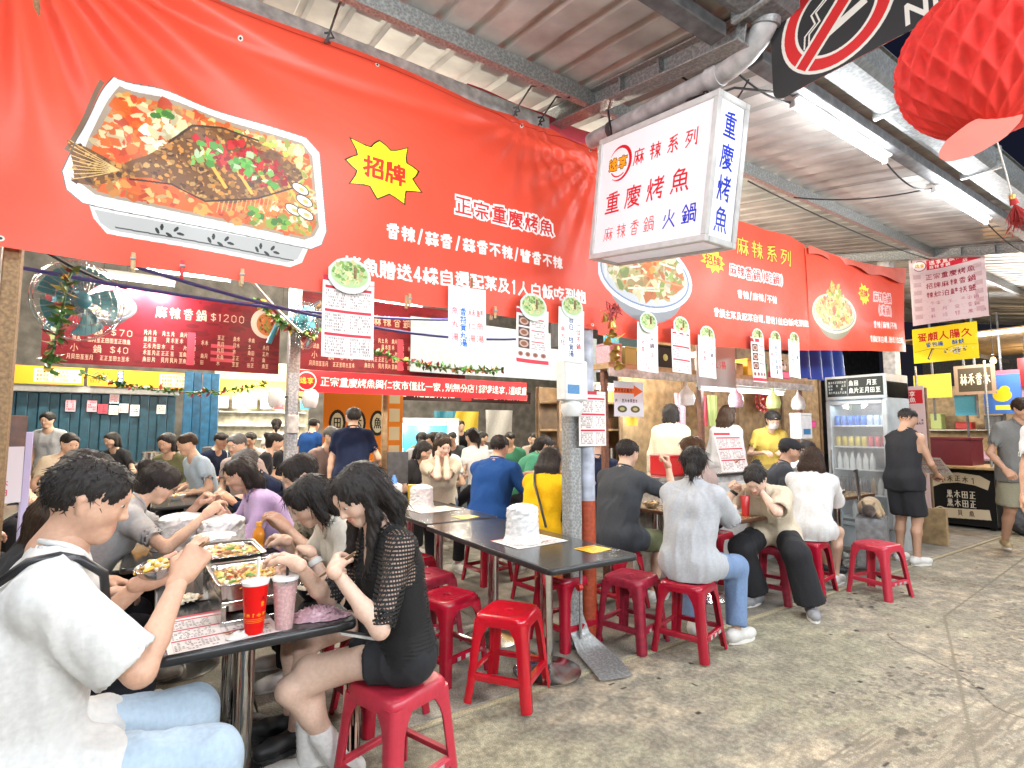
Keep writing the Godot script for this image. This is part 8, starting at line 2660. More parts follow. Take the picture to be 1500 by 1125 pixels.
	for ri in rows.size():
		for k in 8:
			var mm:Material
			var nm:=""
			if ri==0:
				mm=M.can_blue if k < 5 else M.can_pale
				nm="%s can on the top fridge shelf" % ("blue" if k < 5 else "pale blue")
			elif ri==1:
				mm=M.can_yellow if k < 5 else M.can_red
				nm="%s can on the second fridge shelf" % ("yellow" if k < 5 else "red")
			elif ri==2:
				mm=M.bottle_clear
				nm="clear bottle on the middle fridge shelf"
				if k > 5:continue
			elif ri==3:
				mm=[M.bottle_dark,M.bottle_dark,M.bottle_dark,M.bottle_dark,M.bottle_dark,M.bottle_tea,M.bottle_clear,M.bottle_clear][k]
				nm="%s bottle on the fourth fridge shelf" % ["dark","dark","dark","dark","dark","amber","clear","clear"][k]
			else:
				if k != 6 and k != 2:continue
				mm=M.bottle_green if k==6 else M.white_paint
				nm="%s bottle on the bottom fridge shelf" % ("yellow green" if k==6 else "white")
			nm="%s, %s from the left" % [nm,["first","second","third","fourth","fifth","sixth","seventh","eighth"][k]]
			var c:=thing("drink_can" if rows[ri][1]==can else "drink_bottle",nm,"can" if rows[ri][1]==can else "bottle",Vector3(7.22+0.09,rows[ri][0],-3.20 - 0.26+k*0.075),0,["cans on the top fridge shelf","cans on the second fridge shelf","bottles on the middle fridge shelf","bottles on the fourth fridge shelf","bottles on the bottom fridge shelf"][ri])
			part("container",rows[ri][1],mm,c)
	var su:=thing("suitcase","grey suitcase with a telescopic handle behind the empty stool","suitcase",Vector3(6.12,0,-2.62),0.3)
	part("shell",MB.new().prism(rounded_rect(0.40,0.52,0.06),-0.12,0.12,Transform3D(Basis(),Vector3(0,0.32,0))).mesh(),M.mid_grey,su)
	for s in [-1.0,1.0]:
		part("handle_tube",tubem([Vector3(0.12+s*0.05,0.5,-0.10),Vector3(0.12+s*0.05,1.02,-0.13)],0.011,8),M.chrome,su)
		part("wheel",MB.new().lathe([Vector2(0.01,-0.012),Vector2(0.03,-0.012),Vector2(0.03,0.012),Vector2(0.01,0.012)],14,Transform3D(Basis(Vector3.BACK,PI/2),Vector3(s*0.15,0.032,0.06))).mesh(),M.black_plastic,su)
	part("grip",tubem([Vector3(0.06,1.02,-0.13),Vector3(0.18,1.02,-0.13)],0.016,8),M.black_plastic,su)
	var dog:=thing("small_dog","small tan dog with a dark face curled up on the grey suitcase","dog",Vector3(6.02,0.583,-2.62),0.3)
	var fur:=sdf([Bone.new(Vector3(0.02,0.085,0),Vector3(0.15,0.095,0.02),0.078,0.088,0.04),Bone.new(Vector3(0.0,0.10,0.02),Vector3(-0.09,0.075,0.03),0.06,0.056,0.03),Bone.new(Vector3(-0.10,0.07,0.03),Vector3(-0.155,0.045,0.045),0.050,0.030,0.02),Bone.new(Vector3(-0.085,0.115,-0.01),Vector3(-0.10,0.155,-0.02),0.018,0.010,0.01),Bone.new(Vector3(-0.075,0.115,0.065),Vector3(-0.085,0.150,0.08),0.018,0.010,0.01),Bone.new(Vector3(0.03,0.06,0.08),Vector3(-0.07,0.025,0.11),0.032,0.022,0.02),Bone.new(Vector3(0.17,0.06,0.07),Vector3(0.09,0.028,0.12),0.045,0.026,0.02),Bone.new(Vector3(0.22,0.10,-0.03),Vector3(0.25,0.05,0.06),0.022,0.014,0.02)],0.0085)
	wrinkle(fur,0.004,3.0,Vector3(1,1,1),60.0)
	for k in fur.v.size():
		var dk:=clampf((-0.085 - fur.v[k].x)/0.03,0.0,1.0)
		fur.col[k]=Color(0.50,0.34,0.18).lerp(Color(0.07,0.04,0.03),dk)
	fur.has_col=true
	var dm:=mat("tan_fur",Color.WHITE,0.9,{"tex": "fine","scale":12.0,"rim":0.5,"normal": "fine_n","nscale":1.0,"vcol":true})
	part("body",fur.mesh(),dm,dog)
	for sgn in [0.012,0.075]:
		part("eye",MB.new().lathe([Vector2(0,-0.006),Vector2(0.006,0),Vector2(0,0.006)],8,Transform3D(Basis(),Vector3(-0.138,0.088,sgn))).mesh(),M.black_plastic,dog)
func build_far_street() -> void:
	rng.seed=101
	var mp:=painter(130,620,Color(0.86,0.74,0.72))
	mp.rect(34,20,90,70,Color(0.80,0.16,0.18))
	mp.text("逸享",40,26,26,4,3,Color(0.94,0.88,0.84))
	mp.text("烤魚",40,58,26,4,3,Color(0.94,0.88,0.84))
	for k in 36:mp.disc(Vector2(20,56)+Vector2(cos(-2.0+k*0.12)*12,sin(-2.0+k*0.12)*26),2.4,2.4,Color(0.80,0.20,0.24),6)
	for r in 6:
		mp.disc(Vector2(28,190+r*70),20,22,Color(0.30,0.22,0.18),14)
		mp.disc(Vector2(28,190+r*70),12,12,Color(0.70,0.46,0.22),12)
		tiny_print(mp,56,168+r*70,66,34,2,Color(0.34,0.22,0.22),0.9)
	var mb:=thing("menu_board","tall pink and white standing menu board right of the fridge","menu board",Vector3(8.25,0,-3.0))
	part("panel",MB.new().slab(func(u,v):return Vector3(-0.02,lerpf(2.02,0.46,v),lerpf(-0.19,0.17,u)),2,2,0.01).mesh(),print_mat("tall_menu",mp.im,0.5),mb)
	part("base",boxm(Vector3(0.03,0.24,0),Vector3(0.06,0.46,0.62),0.005),M.plywood,mb)
	part("post",boxm(Vector3(0.02,1.0,0.17),Vector3(0.035,2.0,0.035),0.004),M.plywood_dark,mb)
	var cp:=painter(260,240,Color(0.05,0.045,0.04))
	cp.poly(V([20,40,60,20,130,12,210,22,245,44,235,84,190,66,130,58,70,66,30,86]),Color(0.80,0.74,0.62))
	for k in 5:cp.glyph(["小","禾","正","木","1"][k],62+k*28,26+absf(k - 2)*4,20,26,3,Color(0.30,0.24,0.18))
	for k in 8:cp.glyph(["黑","木","田","正"][k % 4],84+(k % 4)*28,94+(k/4)*40,22,34,3.5,Color(0.84,0.80,0.72))
	cp.poly(V([60,178,235,170,240,214,70,222]),Color(0.82,0.76,0.64))
	cp.disc(Vector2(56,200),26,28,Color(0.82,0.76,0.64),18)
	cp.disc(Vector2(56,200),20,22,Color(0.06,0.05,0.05),18)
	cp.disc(Vector2(56,200),14,15,Color(0.82,0.76,0.64),16)
	tiny_print(cp,100,178,130,34,1,Color(0.4,0.34,0.26),0.9)
	var ca:=thing("food_cart","black food cart with cream ribbon lettering on its front","cart",Vector3(10.0,0,-3.12))
	part("front_panel",MB.new().slab(func(u,v):return Vector3(-0.012,lerpf(0.86,0.08,v),lerpf(-0.38,0.46,u)),2,2,0.01).mesh(),print_mat("cart_print",cp.im,0.6),ca)
	part("body",boxm(Vector3(0.4,0.46,0.04),Vector3(0.8,0.80,0.84),0.01),M.black_matte,ca)
	part("worktop",boxm(Vector3(0.35,0.90,0.04),Vector3(1.0,0.04,1.0),0.006),mat("cart_top",Color(0.55,0.36,0.16),0.5,{"tex": "blotch","scale":2.0}),ca)
	for z in [-0.38,0.46]:part("pole",tubem([Vector3(-0.08,0.92,z),Vector3(-0.08,2.45,z)],0.016,8),M.steel_galv,ca)
	for k in 4:part("castor",MB.new().lathe([Vector2(0.0,-0.015),Vector2(0.035,-0.015),Vector2(0.035,0.015),Vector2(0,0.015)],12,Transform3D(Basis(Vector3.BACK,PI/2),Vector3([0.1,0.1,0.7,0.7][k],0.036,[-0.3,0.38,-0.3,0.38][k]))).mesh(),M.black_plastic,ca)
	box_thing("cool_box","dark red cool box on the food cart","cool box",Vector3(10.4,0.92,-3.25),Vector3(0.5,0.42,0.62),mat("maroon",Color(0.16,0.02,0.03),0.4,{"tex": "soft"}))
	var bg:=sdf([Bone.new(Vector3(0,0.45,0),Vector3(0.06,0.16,0.10),0.05,0.12,0.05),Bone.new(Vector3(0.06,0.14,0.1),Vector3(0.08,0.10,0.14),0.12,0.11,0.05)],0.02)
	wrinkle(bg,0.02,1.0,Vector3(1,0.5,1),16.0)
	single("dark_bag","dark bag with a pale print lying beside the food cart","bag",bg.mesh(),M.dark_grey,Vector3(10.0,0.02,-2.55))
	var boards:=[["orange menu board of the stall beyond the cart",11.5,2.02,2.44,-4.1,-3.55,"card_yellow"],["brown stall board with pale lettering beyond the cart",11.5,2.05,2.55,-3.5,-2.95,""],["blue poster with a yellow figure beyond the cart",11.8,1.72,2.45,-3.2,-2.72,"poster"],["red round board further along the lane",12.5,2.2,2.7,-2.9,-2.55,"red_shiny"],["turquoise sheet behind the cart poles",11.6,1.70,2.05,-3.55,-3.25,"fan_blue"],["pink sheet further along the lane",12.6,1.9,2.3,-3.0,-2.65,"pink_tissue"],["orange lit board at the right end of the lane",13.5,2.1,2.5,-2.25,-1.75,"card_yellow"]]
	var pp:=painter(100,150,Color(0.24,0.40,0.66))
	pp.rect(0,0,100,14,Color(0.84,0.36,0.40))
	pp.disc(Vector2(50,86),26,22,Color(0.90,0.72,0.12),18)
	pp.disc(Vector2(58,66),14,12,Color(0.90,0.72,0.12),14)
	pp.rect(30,120,40,16,Color(0.92,0.80,0.3))
	print_mat("blue_poster",pp.im,0.5)
	var bp:=painter(140,120,Color(0.60,0.50,0.40))
	bp.rect(14,12,112,96,Color(0.28,0.24,0.18))
	for k in 4:bp.glyph(["林","禾","香","木"][k],22+k*26,36,22,44,4,Color(0.88,0.82,0.70))
	print_mat("brown_board",bp.im,0.5)
	for q in boards:
		var mm:Material=M.blue_poster if q[6]=="poster" else (M.brown_board if q[6]=="" else M[q[6]])
		var t:=thing("stall_sign",q[0],"sign",Vector3(q[1],0,0),0,"boards down the lane")
		part("board",MB.new().slab(func(u,v):return Vector3(0,lerpf(q[3],q[2],v),lerpf(q[4],q[5],u)),2,2,0.02).mesh(),mm,t)
		part("support",boxm(Vector3(0.05,(q[2]+q[3])/2+0.3,(q[4]+q[5])/2),Vector3(0.03,q[3] - q[2]+1.4,0.03),0.003),M.steel_dark,t)
	for s in 4:
		var x:float=11.9+s*1.9
		var z:float=-3.7+s*0.25
		var sh:=thing("stall_counter",["counter of the stall beyond the food cart","counter of the second stall beyond the cart","counter of the third stall down the lane","counter of the last stall down the lane"][s],"counter",Vector3(x,0,z),0,"counters down the lane")
		part("body",boxm(Vector3(0.4,0.45,0),Vector3(1.2,0.9,1.3),0.01),[M.mid_grey,M.off_white,M.plywood_dark,M.dark_grey][s],sh)
		part("worktop",boxm(Vector3(0.4,0.92,0),Vector3(1.3,0.04,1.4),0.006),M.stainless,sh)
		part("back_panel",boxm(Vector3(1.02,1.6,0),Vector3(0.03,1.4,1.4),0.005),[M.plywood,M.off_white,M.plywood_dark,M.mid_grey][s],sh)
		part("shelf",boxm(Vector3(0.8,1.45,0),Vector3(0.4,0.03,1.4),0.005),M.stainless,sh)
		for k in 6:
			var y:=0.945 if k < 3 else 1.47
			box_thing("goods_box","%s box on the %s" % [["yellow","white","pink","green","red","grey"][k],["stall counter beyond the cart","second far counter","third far counter","last far counter"][s]],"box",Vector3(x+(0.1 if k < 3 else 0.75),y,z - 0.45+(k % 3)*0.42),Vector3(0.2,rng.randf_range(0.12,0.3),rng.randf_range(0.15,0.3)),[M.card_yellow,M.white_paint,M.pink_tissue,M.leaf_pale,M.red_shiny,M.mid_grey][k],0.0,"goods on the far counters")
	var bu:=thing("light_bulb","glowing warm bulb hanging at the stall beyond the cart","lamp",Vector3(9.9,2.44,-2.55))
	part("bulb",MB.new().lathe([Vector2(0,-0.05),Vector2(0.028,-0.042),Vector2(0.038,-0.015),Vector2(0.030,0.02),Vector2(0.016,0.045),Vector2(0,0.05)],16).mesh(),M.bulb_glow,bu)
	part("socket",MB.new().lathe([Vector2(0.018,0.04),Vector2(0.02,0.085),Vector2(0,0.09)],12).mesh(),M.black_plastic,bu)
	part("flex",tubem([Vector3(0,0.085,0),Vector3(0.02,1.0,0)],0.004,5),M.wire_black,bu)
	var ol:=OmniLight3D.new()
	ol.name="bulb_light"
	ol.light_color=Color(1.0,0.74,0.40)
	ol.light_energy=2.2
	ol.light_size=0.035
	ol.omni_range=30.0
	ol.shadow_enabled=true
	bu.add_child(ol)
	tube_lamp("white tube over the stalls beyond the food cart",Vector3(11.2,3.0,-2.6),PI/2,1.14,6.0)
	tube_lamp("warm white tube at the far end of the lane",Vector3(14.2,2.9,-2.4),PI/2,1.14,8.0,0.0,Color(1.0,0.88,0.70))
	for k in 3:
		var pt:=thing("stall_post",["grey post left of the walking man","second post further down the lane","third post at the far end of the lane"][k],"post",Vector3([11.2,14.0,16.5][k],0,[-2.05,-2.2,-2.3][k]),0,"posts down the lane")
		part("shaft",boxm(Vector3(0,1.7,0),Vector3(0.14,3.4,0.14),0.008),[M.mid_grey,M.steel_dark,M.steel_dark][k],pt)
		part("base_plate",boxm(Vector3(0,0.01,0),Vector3(0.24,0.02,0.24),0.004),M.steel_dark,pt)
	var aw:=thing("stall_awning","slatted brown awning over the stalls far down the lane","awning",Vector3(13.6,3.05,-2.7))
	for k in 26:
		part("slat",boxm(Vector3(-2.4+k*0.19,0.004*k,0),Vector3(0.12,0.03,3.0),0.004),M.plywood,aw)
	part("beam",boxm(Vector3(0,-0.06,1.2),Vector3(5.0,0.09,0.07),0.006),M.steel_dark,aw)
	part("beam",boxm(Vector3(0,-0.06,-1.2),Vector3(5.0,0.09,0.07),0.006),M.steel_dark,aw)
	var dk:=thing("opposite_roof","dark unlit roof of the stalls across the lane","roof",Vector3(13.0,4.3,1.6))
	for k in 9:part("roof_sheet",boxm(Vector3(-4.0+k*1.0,0.002*(k % 2),0),Vector3(0.99,0.04,3.0),0.01),M.steel_dark,dk)
	for k in 4:part("rafter",boxm(Vector3(-3.8+k*2.5,-0.09,0),Vector3(0.08,0.12,3.0),0.006),M.steel_dark,dk)
	part("fascia",boxm(Vector3(0,-0.10,-1.52),Vector3(9.0,0.2,0.05),0.006),M.steel_dark,dk)
	var endw:=thing("far_building","dim building closing the far end of the lane","building",Vector3(22.0,0,-1.5))
	part("wall",boxm(Vector3(0,2.2,0),Vector3(0.3,4.4,12),0.0),M.dark_grey,endw)
	for k in 4:part("shutter",boxm(Vector3(-0.17,1.3,-4.2+k*2.6),Vector3(0.04,2.4,2.0),0.01),[M.mid_grey,M.plywood,M.off_white,M.mid_grey][k],endw)
func strap_on(root:Node,d:Dictionary) -> void:
	var s2:Vector3=d.s2
	var fw:Vector3=d.fw
	var pts:=[]
	var a:Vector3=d.shR+s2*0.055+d.across*0.06
	pts.append(d.chest - d.across*0.02+fw*0.150+s2*0.02)
	pts.append(a+fw*0.105 - s2*0.005)
	pts.append(a+fw*0.05+s2*0.030)
	pts.append(a+s2*0.040)
	pts.append(a - fw*0.06+s2*0.022+d.across*0.01)
	pts.append(a - fw*0.105 - s2*0.03+d.across*0.02)
	pts.append(d.chest - fw*0.160+s2*0.08+d.across*0.05)
	pts.append(d.waist - fw*0.165+d.across*0.12+s2*0.04)
	pts.append(d.Hc - fw*0.09+d.across*0.19+s2*0.05)
	part("bag_strap",tubem(pts,0.012,8),M.black_plastic,root)
	part("strap_buckle",boxm(a+s2*0.036+fw*0.02,Vector3(0.035,0.012,0.03),0.003),M.steel_dark,root)
func watch_on(root:Node,d:Dictionary) -> void:
	var wr:Vector3=d.la[1]
	var el:Vector3=d.la[0]
	var dr:=(wr - el).normalized()
	part("wristwatch",tubem([wr - dr*0.055,wr - dr*0.03],0.032,14),M.white_paint,root)
func band_on(root:Node,d:Dictionary) -> void:
	var wr:Vector3=d.ra[1]
	var dr:Vector3=(wr - d.ra[0]).normalized()
	part("wristband",tubem([wr - dr*0.05,wr - dr*0.025],0.034,14),M.black_plastic,root)
func cap_on(root:Node,d:Dictionary) -> void:
	var hx:Transform3D=d.hx
	var prof:=[Vector2(0.102,0.0),Vector2(0.103,0.03),Vector2(0.09,0.07),Vector2(0.05,0.095),Vector2(0,0.10)]
	part("cap",MB.new().lathe(prof,22,hx*Transform3D(Basis.from_scale(Vector3(0.95,1,1.08)),Vector3(0,0.045,-0.01))).mesh(),M.cloth_black,root)
	part("cap_peak",MB.new().slab(func(u,v):
		var a:float=lerpf(-0.85,0.85,u)
		var r:float=lerpf(0.098,0.165,v)
		return hx*Vector3(sin(a)*r*0.9,0.047 - 0.012*v,cos(a)*r),12,4,0.004).mesh(),M.cloth_black,root)
func visor_on(root:Node,d:Dictionary) -> void:
	var hx:Transform3D=d.hx
	part("head_band",MB.new().lathe([Vector2(0.100,-0.012),Vector2(0.103,0.018)],22,hx*Transform3D(Basis.from_scale(Vector3(0.93,1,1.1)),Vector3(0,0.055,-0.008))).mesh(),M.cloth_black,root)
	part("face_mask",MB.new().slab(func(u,v):
		var a:float=lerpf(-1.1,1.1,u)
		return hx*Vector3(sin(a)*0.075,lerpf(-0.018,-0.092,v),0.015+cos(a)*lerpf(0.098,0.080,v)),12,5,0.003).mesh(),M.paper,root)
func apron_strings(root:Node,d:Dictionary) -> void:
	part("bag_strap",tubem([d.shL+d.s2*0.07 - d.across*0.04+d.fw*0.07,d.shL+d.s2*0.088 - d.across*0.05,d.shL+d.s2*0.055 - d.across*0.06 - d.fw*0.09,d.chest+d.across*0.04+d.s2*0.04 - d.fw*0.155,d.chest - d.fw*0.158 - d.s2*0.04,d.waist - d.fw*0.162 - d.across*0.06,d.Hc - d.fw*0.152 - d.across*0.12],0.011,6),M.black_plastic,root)
func sandals_on(root:Node,d:Dictionary) -> void:
	pass
func build_people() -> void:
	rng.seed=111
	cloth("cloth_white",Color(0.63,0.625,0.61))
	cloth("cloth_offwhite",Color(0.62,0.58,0.50))
	cloth("cloth_black",Color(0.028,0.028,0.031))
	cloth("cloth_charcoal",Color(0.055,0.06,0.068))
	cloth("cloth_dark",Color(0.022,0.023,0.028))
	cloth("cloth_navy",Color(0.012,0.018,0.045))
	cloth("cloth_blue",Color(0.012,0.055,0.20))
	cloth("cloth_yellow",Color(0.68,0.40,0.008))
	cloth("cloth_green",Color(0.05,0.20,0.12))
	cloth("cloth_grey",Color(0.36,0.36,0.36))
	cloth("cloth_lightgrey",Color(0.42,0.43,0.45))
	cloth("cloth_beige",Color(0.60,0.51,0.38))
	cloth("cloth_lilac",Color(0.44,0.34,0.56))
	cloth("cloth_olive",Color(0.16,0.17,0.09))
	cloth("cloth_khaki",Color(0.30,0.28,0.20))
	cloth("cloth_taupe",Color(0.36,0.28,0.25))
	cloth("jeans_light",Color(0.40,0.50,0.60))
	cloth("jeans_mid",Color(0.17,0.25,0.40))
	mat("shoe_white",Color(0.66,0.64,0.60),0.6,{"tex": "soft","scale":6.0})
	mat("shoe_black",Color(0.015,0.015,0.016),0.5,{"tex": "soft","scale":6.0})
	mat("shoe_grey",Color(0.28,0.28,0.29),0.7,{"tex": "soft","scale":6.0})
	mat("shoe_tan",Color(0.50,0.38,0.20),0.6,{"tex": "soft","scale":6.0})
	mat("sole_white",Color(0.70,0.68,0.64),0.6)
	var pat:=painter(128,128,Color(0.70,0.67,0.58))
	for k in 120:pat.disc(Vector2(rng.randf()*128,rng.randf()*128),rng.randf_range(2,7),rng.randf_range(1.5,4),Color(0.16,0.16,0.15),7,rng.randf()*3.0)
	var pm:=mat("cloth_pattern",Color.WHITE,0.85,{"tex":ImageTexture.create_from_image(pat.im),"scale":3.5})
	pm.albedo_color=Color(0.9,0.9,0.9)
	var lace:=painter(128,128,Color(0.09,0.085,0.085,1.0))
	for yy in 8:
		for xx in 10:
			lace.rect(3+xx*12.8,4+yy*16,8.5,7.5,Color(0.1,0.1,0.1,0.0))
	var lm:=mat("lace_black",Color.WHITE,0.8,{"tex":ImageTexture.create_from_image(lace.im),"scale":9.0})
	lm.albedo_color=Color(0.85,0.85,0.85)
	lm.transparency=BaseMaterial3D.TRANSPARENCY_ALPHA_SCISSOR
	lm.alpha_scissor_threshold=0.5
	person("man in a white tee eating from a bowl, front left",{
		"pos":Vector2(-0.27,-1.98),"dir":Vector2(0.99,-0.10),"cell":0.0105,"scale":1.05,"lean":0.0,"bend":9.0,"head":[16.0,-8.0,0.0],"seat":0.45,
		"hw":true,"hl":Vector3(-0.022,0.93,-2.235),"hr":Vector3(0.077,0.995,-1.945),"pl": "relaxed","pr": "pinch",
		"fgl":Vector3(0.1,0.15,1.0),"pml":Vector3(-0.2,1,0.1),"fgr":Vector3(0.35,0.75,0.6),"pmr":Vector3(0.9,-0.1,0.3),"epr":Vector3(-0.5,-1,0.1),"epl":Vector3(0.5,-1,0.1),
		"fl":Vector3(0.10,0.08,0.46),"fr":Vector3(-0.16,0.08,0.48),"skin":Color(0.60,0.36,0.25),
		"top": {"m": "cloth_white","ease":0.024,"hem":0.06,"slen":0.86,"sease":0.034,"fold":0.013},"bottom": {"m": "jeans_light","ease":0.016},"hair": {"m": "hair_black","style": "short","vol":0.0,"spiky":true},"extra":[strap_on]})
	person("woman with long brown hair behind the man in the white tee",{
		"pos":Vector2(-0.46,-2.64),"dir":Vector2(0.95,-0.3),"cell":0.015,"fem":true,"lean":12.0,"head":[25.0,0.0,0.0],
		"top": {"m": "cloth_black","sleeve": "none","ease":0.008},"skin":SKIN_TAN,"hair": {"m": "hair_brown","style": "long","len":0.34}})
	person("dark haired diner whose head shows above the man in white",{
		"pos":Vector2(-0.46,-3.30),"dir":Vector2(1,-0.1),"cell":0.018,"scale":1.04,"lean":8.0,"head":[15.0,0.0,0.0],"top": {"m": "cloth_charcoal"},"hair": {"m": "hair_black","style": "short","vol":0.008}})
	person("woman with glasses in a grey tee leaning over her food",{
		"pos":Vector2(-0.36,-3.92),"dir":Vector2(1,-0.1),"cell":0.016,"fem":true,"lean":22.0,"bend":14.0,"head":[32.0,0.0,0.0],"hw":true,"hl":Vector3(0.24,0.98,-3.98),"hr":Vector3(0.26,0.94,-3.72),"pr": "pinch","pl": "grip","scale":1.03,
		"top": {"m": "cloth_grey","ease":0.02},"hair": {"m": "hair_black","style": "bun","vol":0.008},"glasses":true})
	person("girl in a lilac top leaning over the left table",{
		"pos":Vector2(0.84,-4.32),"dir":Vector2(-1,0.1),"cell":0.016,"fem":true,"lean":20.0,"bend":12.0,"head":[24.0,0.0,0.0],"hw":true,"hl":Vector3(0.42,0.86,-4.18),"hr":Vector3(0.42,0.90,-4.45),
		"top": {"m": "cloth_lilac","ease":0.02,"sleeve": "long","cuff":0.5},"hair": {"m": "hair_black","style": "long","len":0.2}})
	person("grey haired man in a dark blue jacket behind the lilac top",{
		"pos":Vector2(0.98,-5.15),"dir":Vector2(-1,0.15),"cell":0.02,"lean":16.0,"bend":16.0,"head":[26.0,0.0,0.0],"hw":true,"hl":Vector3(0.55,0.86,-5.0),"hr":Vector3(0.55,0.86,-5.3),"scale":1.05,
		"top": {"m": "cloth_navy","sleeve": "long","ease":0.022},"hair": {"m": "hair_grey","style": "short"},"skin":SKIN_TAN})
	person("diner in a black and cream patterned shirt",{
		"pos":Vector2(1.08,-3.52),"dir":Vector2(-1,0.05),"cell":0.016,"scale":1.05,"lean":18.0,"bend":12.0,"head":[25.0,0.0,0.0],"hw":true,"hl":Vector3(0.66,0.88,-3.36),"hr":Vector3(0.66,0.86,-3.62),
		"top": {"m": "cloth_pattern","ease":0.024,"slen":0.9},"hair": {"m": "hair_black","style": "short","vol":0.008}})
	person("girl in a white tee with a watch, beside the woman in lace",{
		"pos":Vector2(1.00,-2.74),"dir":Vector2(-1,0.06),"cell":0.0122,"fem":true,"lean":20.0,"bend":16.0,"head":[34.0,0.0,0.0],"hw":true,"hl":Vector3(0.62,0.88,-2.62),"hr":Vector3(0.56,0.90,-2.86),"pl": "pinch","pr": "pinch",
		"fgl":Vector3(-1,0.1,0.1),"fgr":Vector3(-1,0.1,0.2),"top": {"m": "cloth_offwhite","ease":0.02,"slen":0.8},"bottom": {"m": "cloth_dark","len": "short"},"skin":SKIN_FAIR,"shoe": {"m": "shoe_black","sole": "shoe_black"},"hair": {"m": "hair_black","style": "bob","bangs":true,"vol":0.004},"extra":[watch_on],
		"fl":Vector3(0.05,0.10,0.42),"fr":Vector3(-0.10,0.10,0.40)})
	person("woman in a black lace top with crossed legs and white socks",{
		"pos":Vector2(0.87,-2.12),"dir":Vector2(-0.99,0.06),"cell":0.0098,"fem":true,"scale":1.01,"wide":0.94,"lean":6.0,"bend":9.0,"head":[34.0,8.0,0.0],"seat":0.455,"hw":true,"hl":Vector3(0.56,0.94,-1.98),"hr":Vector3(0.455,0.955,-2.10),"pl": "pinch","pr": "pinch",
		"fgl":Vector3(-1,0.18,-0.25),"pml":Vector3(0.0,-0.5,-1),"fgr":Vector3(-1,0.05,0.25),"pmr":Vector3(0,-0.6,1),"epl":Vector3(0.45,-1,-0.15),"epr":Vector3(-0.3,-1,-0.1),
		"fl":Vector3(-0.30,0.105,0.27),"fr":Vector3(-0.20,0.095,0.16),"kpl":Vector3(-0.25,1.0,0.7),"kpr":Vector3(-0.2,0.5,1.0),"fdl":Vector3(-0.3,0,1),"fdr":Vector3(-0.1,0,1),
		"skin":SKIN_FAIR,"inner": {"m": "cloth_black","ease":0.006,"sleeve": "none","vneck":0.05,"neck":0.10,"fold":0.003,"name": "camisole"},"top": {"m": "lace_black","ease":0.014,"slen":0.98,"sease":0.012,"vneck":0.05,"neck":0.085,"fold":0.005,"name": "lace_top"},"bottom": {"m": "cloth_black","len": "short","cut":0.40,"ease":0.012,"name": "shorts"},
		"shoe": {"m": "shoe_white"},"hair": {"m": "hair_black","style": "longfront","len":0.20,"vol":0.002},"extra":[socks_on]})
	person("standing man in a black tee seen from behind",{
		"pos":Vector2(1.92,-6.3),"dir":Vector2(0.3,-1),"pose": "stand","cell":0.02,"scale":1.04,"head":[-4.0,20.0,0.0],"hr":Vector3(-0.26,0.95,0.22),"top": {"m": "cloth_navy","ease":0.022,"hem":0.1},"bottom": {"m": "cloth_black"},"hair": {"m": "hair_black","style": "short"}})
	person("grey haired man with glasses seated before the orange partition",{
		"pos":Vector2(1.70,-7.0),"dir":Vector2(0.5,1),"cell":0.024,"scale":1.1,"lift":0.12,"lean":12.0,"head":[15.0,0.0,0.0],"glasses":true,"top": {"m": "cloth_taupe"},"hair": {"m": "hair_grey","style": "short"}})
	person("woman in a black tee bent over a table, left of the beige tee",{
		"pos":Vector2(2.55,-6.3),"dir":Vector2(0.5,1),"cell":0.02,"fem":true,"lean":18.0,"bend":14.0,"head":[24.0,0.0,0.0],"hl":Vector3(0.1,0.80,0.40),"hr":Vector3(-0.1,0.80,0.40),"top": {"m": "cloth_black"},"hair": {"m": "hair_black","style": "bob"},"lift":0.06})
	person("woman in a beige tee with a fringe, hand at her mouth",{
		"pos":Vector2(2.62,-5.45),"dir":Vector2(-0.25,1),"cell":0.017,"fem":true,"scale":1.04,"lean":10.0,"bend":8.0,"head":[14.0,10.0,0.0],"hl":Vector3(0.03,1.18,0.24),"hr":Vector3(-0.06,1.17,0.24),"pl": "grip","pr": "grip","fgl":Vector3(-0.6,0.7,0.1),"fgr":Vector3(0.5,0.8,0.1),"pml":Vector3(0,0,-1),"pmr":Vector3(0,0,-1),
		"top": {"m": "cloth_beige","ease":0.026},"skin":SKIN_FAIR,"hair": {"m": "hair_brown","style": "bob","bangs":true},"lift":0.05})
	person("man in a royal blue tee facing away to the right",{
		"pos":Vector2(2.72,-4.55),"dir":Vector2(0.95,-0.55),"cell":0.016,"scale":1.08,"wide":1.12,"lean":12.0,"bend":10.0,"head":[12.0,-6.0,0.0],"hw":true,"hl":Vector3(3.28,0.98,-4.72),"hr":Vector3(3.22,0.96,-4.45),"pl": "grip","pr": "grip",
		"top": {"m": "cloth_blue","ease":0.022,"hem":0.04,"slen":0.8},"bottom": {"m": "cloth_olive"},"hair": {"m": "hair_black","style": "short"},"skin":SKIN_TAN,"lift":0.04})
	person("woman with long black hair in a bright yellow tee",{
		"pos":Vector2(2.80,-3.82),"dir":Vector2(0.9,-0.55),"cell":0.015,"fem":true,"scale":1.02,"lean":16.0,"bend":12.0,"head":[22.0,0.0,0.0],"hw":true,"hl":Vector3(3.30,0.92,-3.98),"hr":Vector3(3.28,0.92,-3.70),"pl": "grip","pr": "grip",
		"top": {"m": "cloth_yellow","ease":0.022,"hem":0.04},"bottom": {"m": "jeans_mid"},"hair": {"m": "hair_black","style": "long","len":0.24,"vol":0.004},"extra":[apron_strings]})
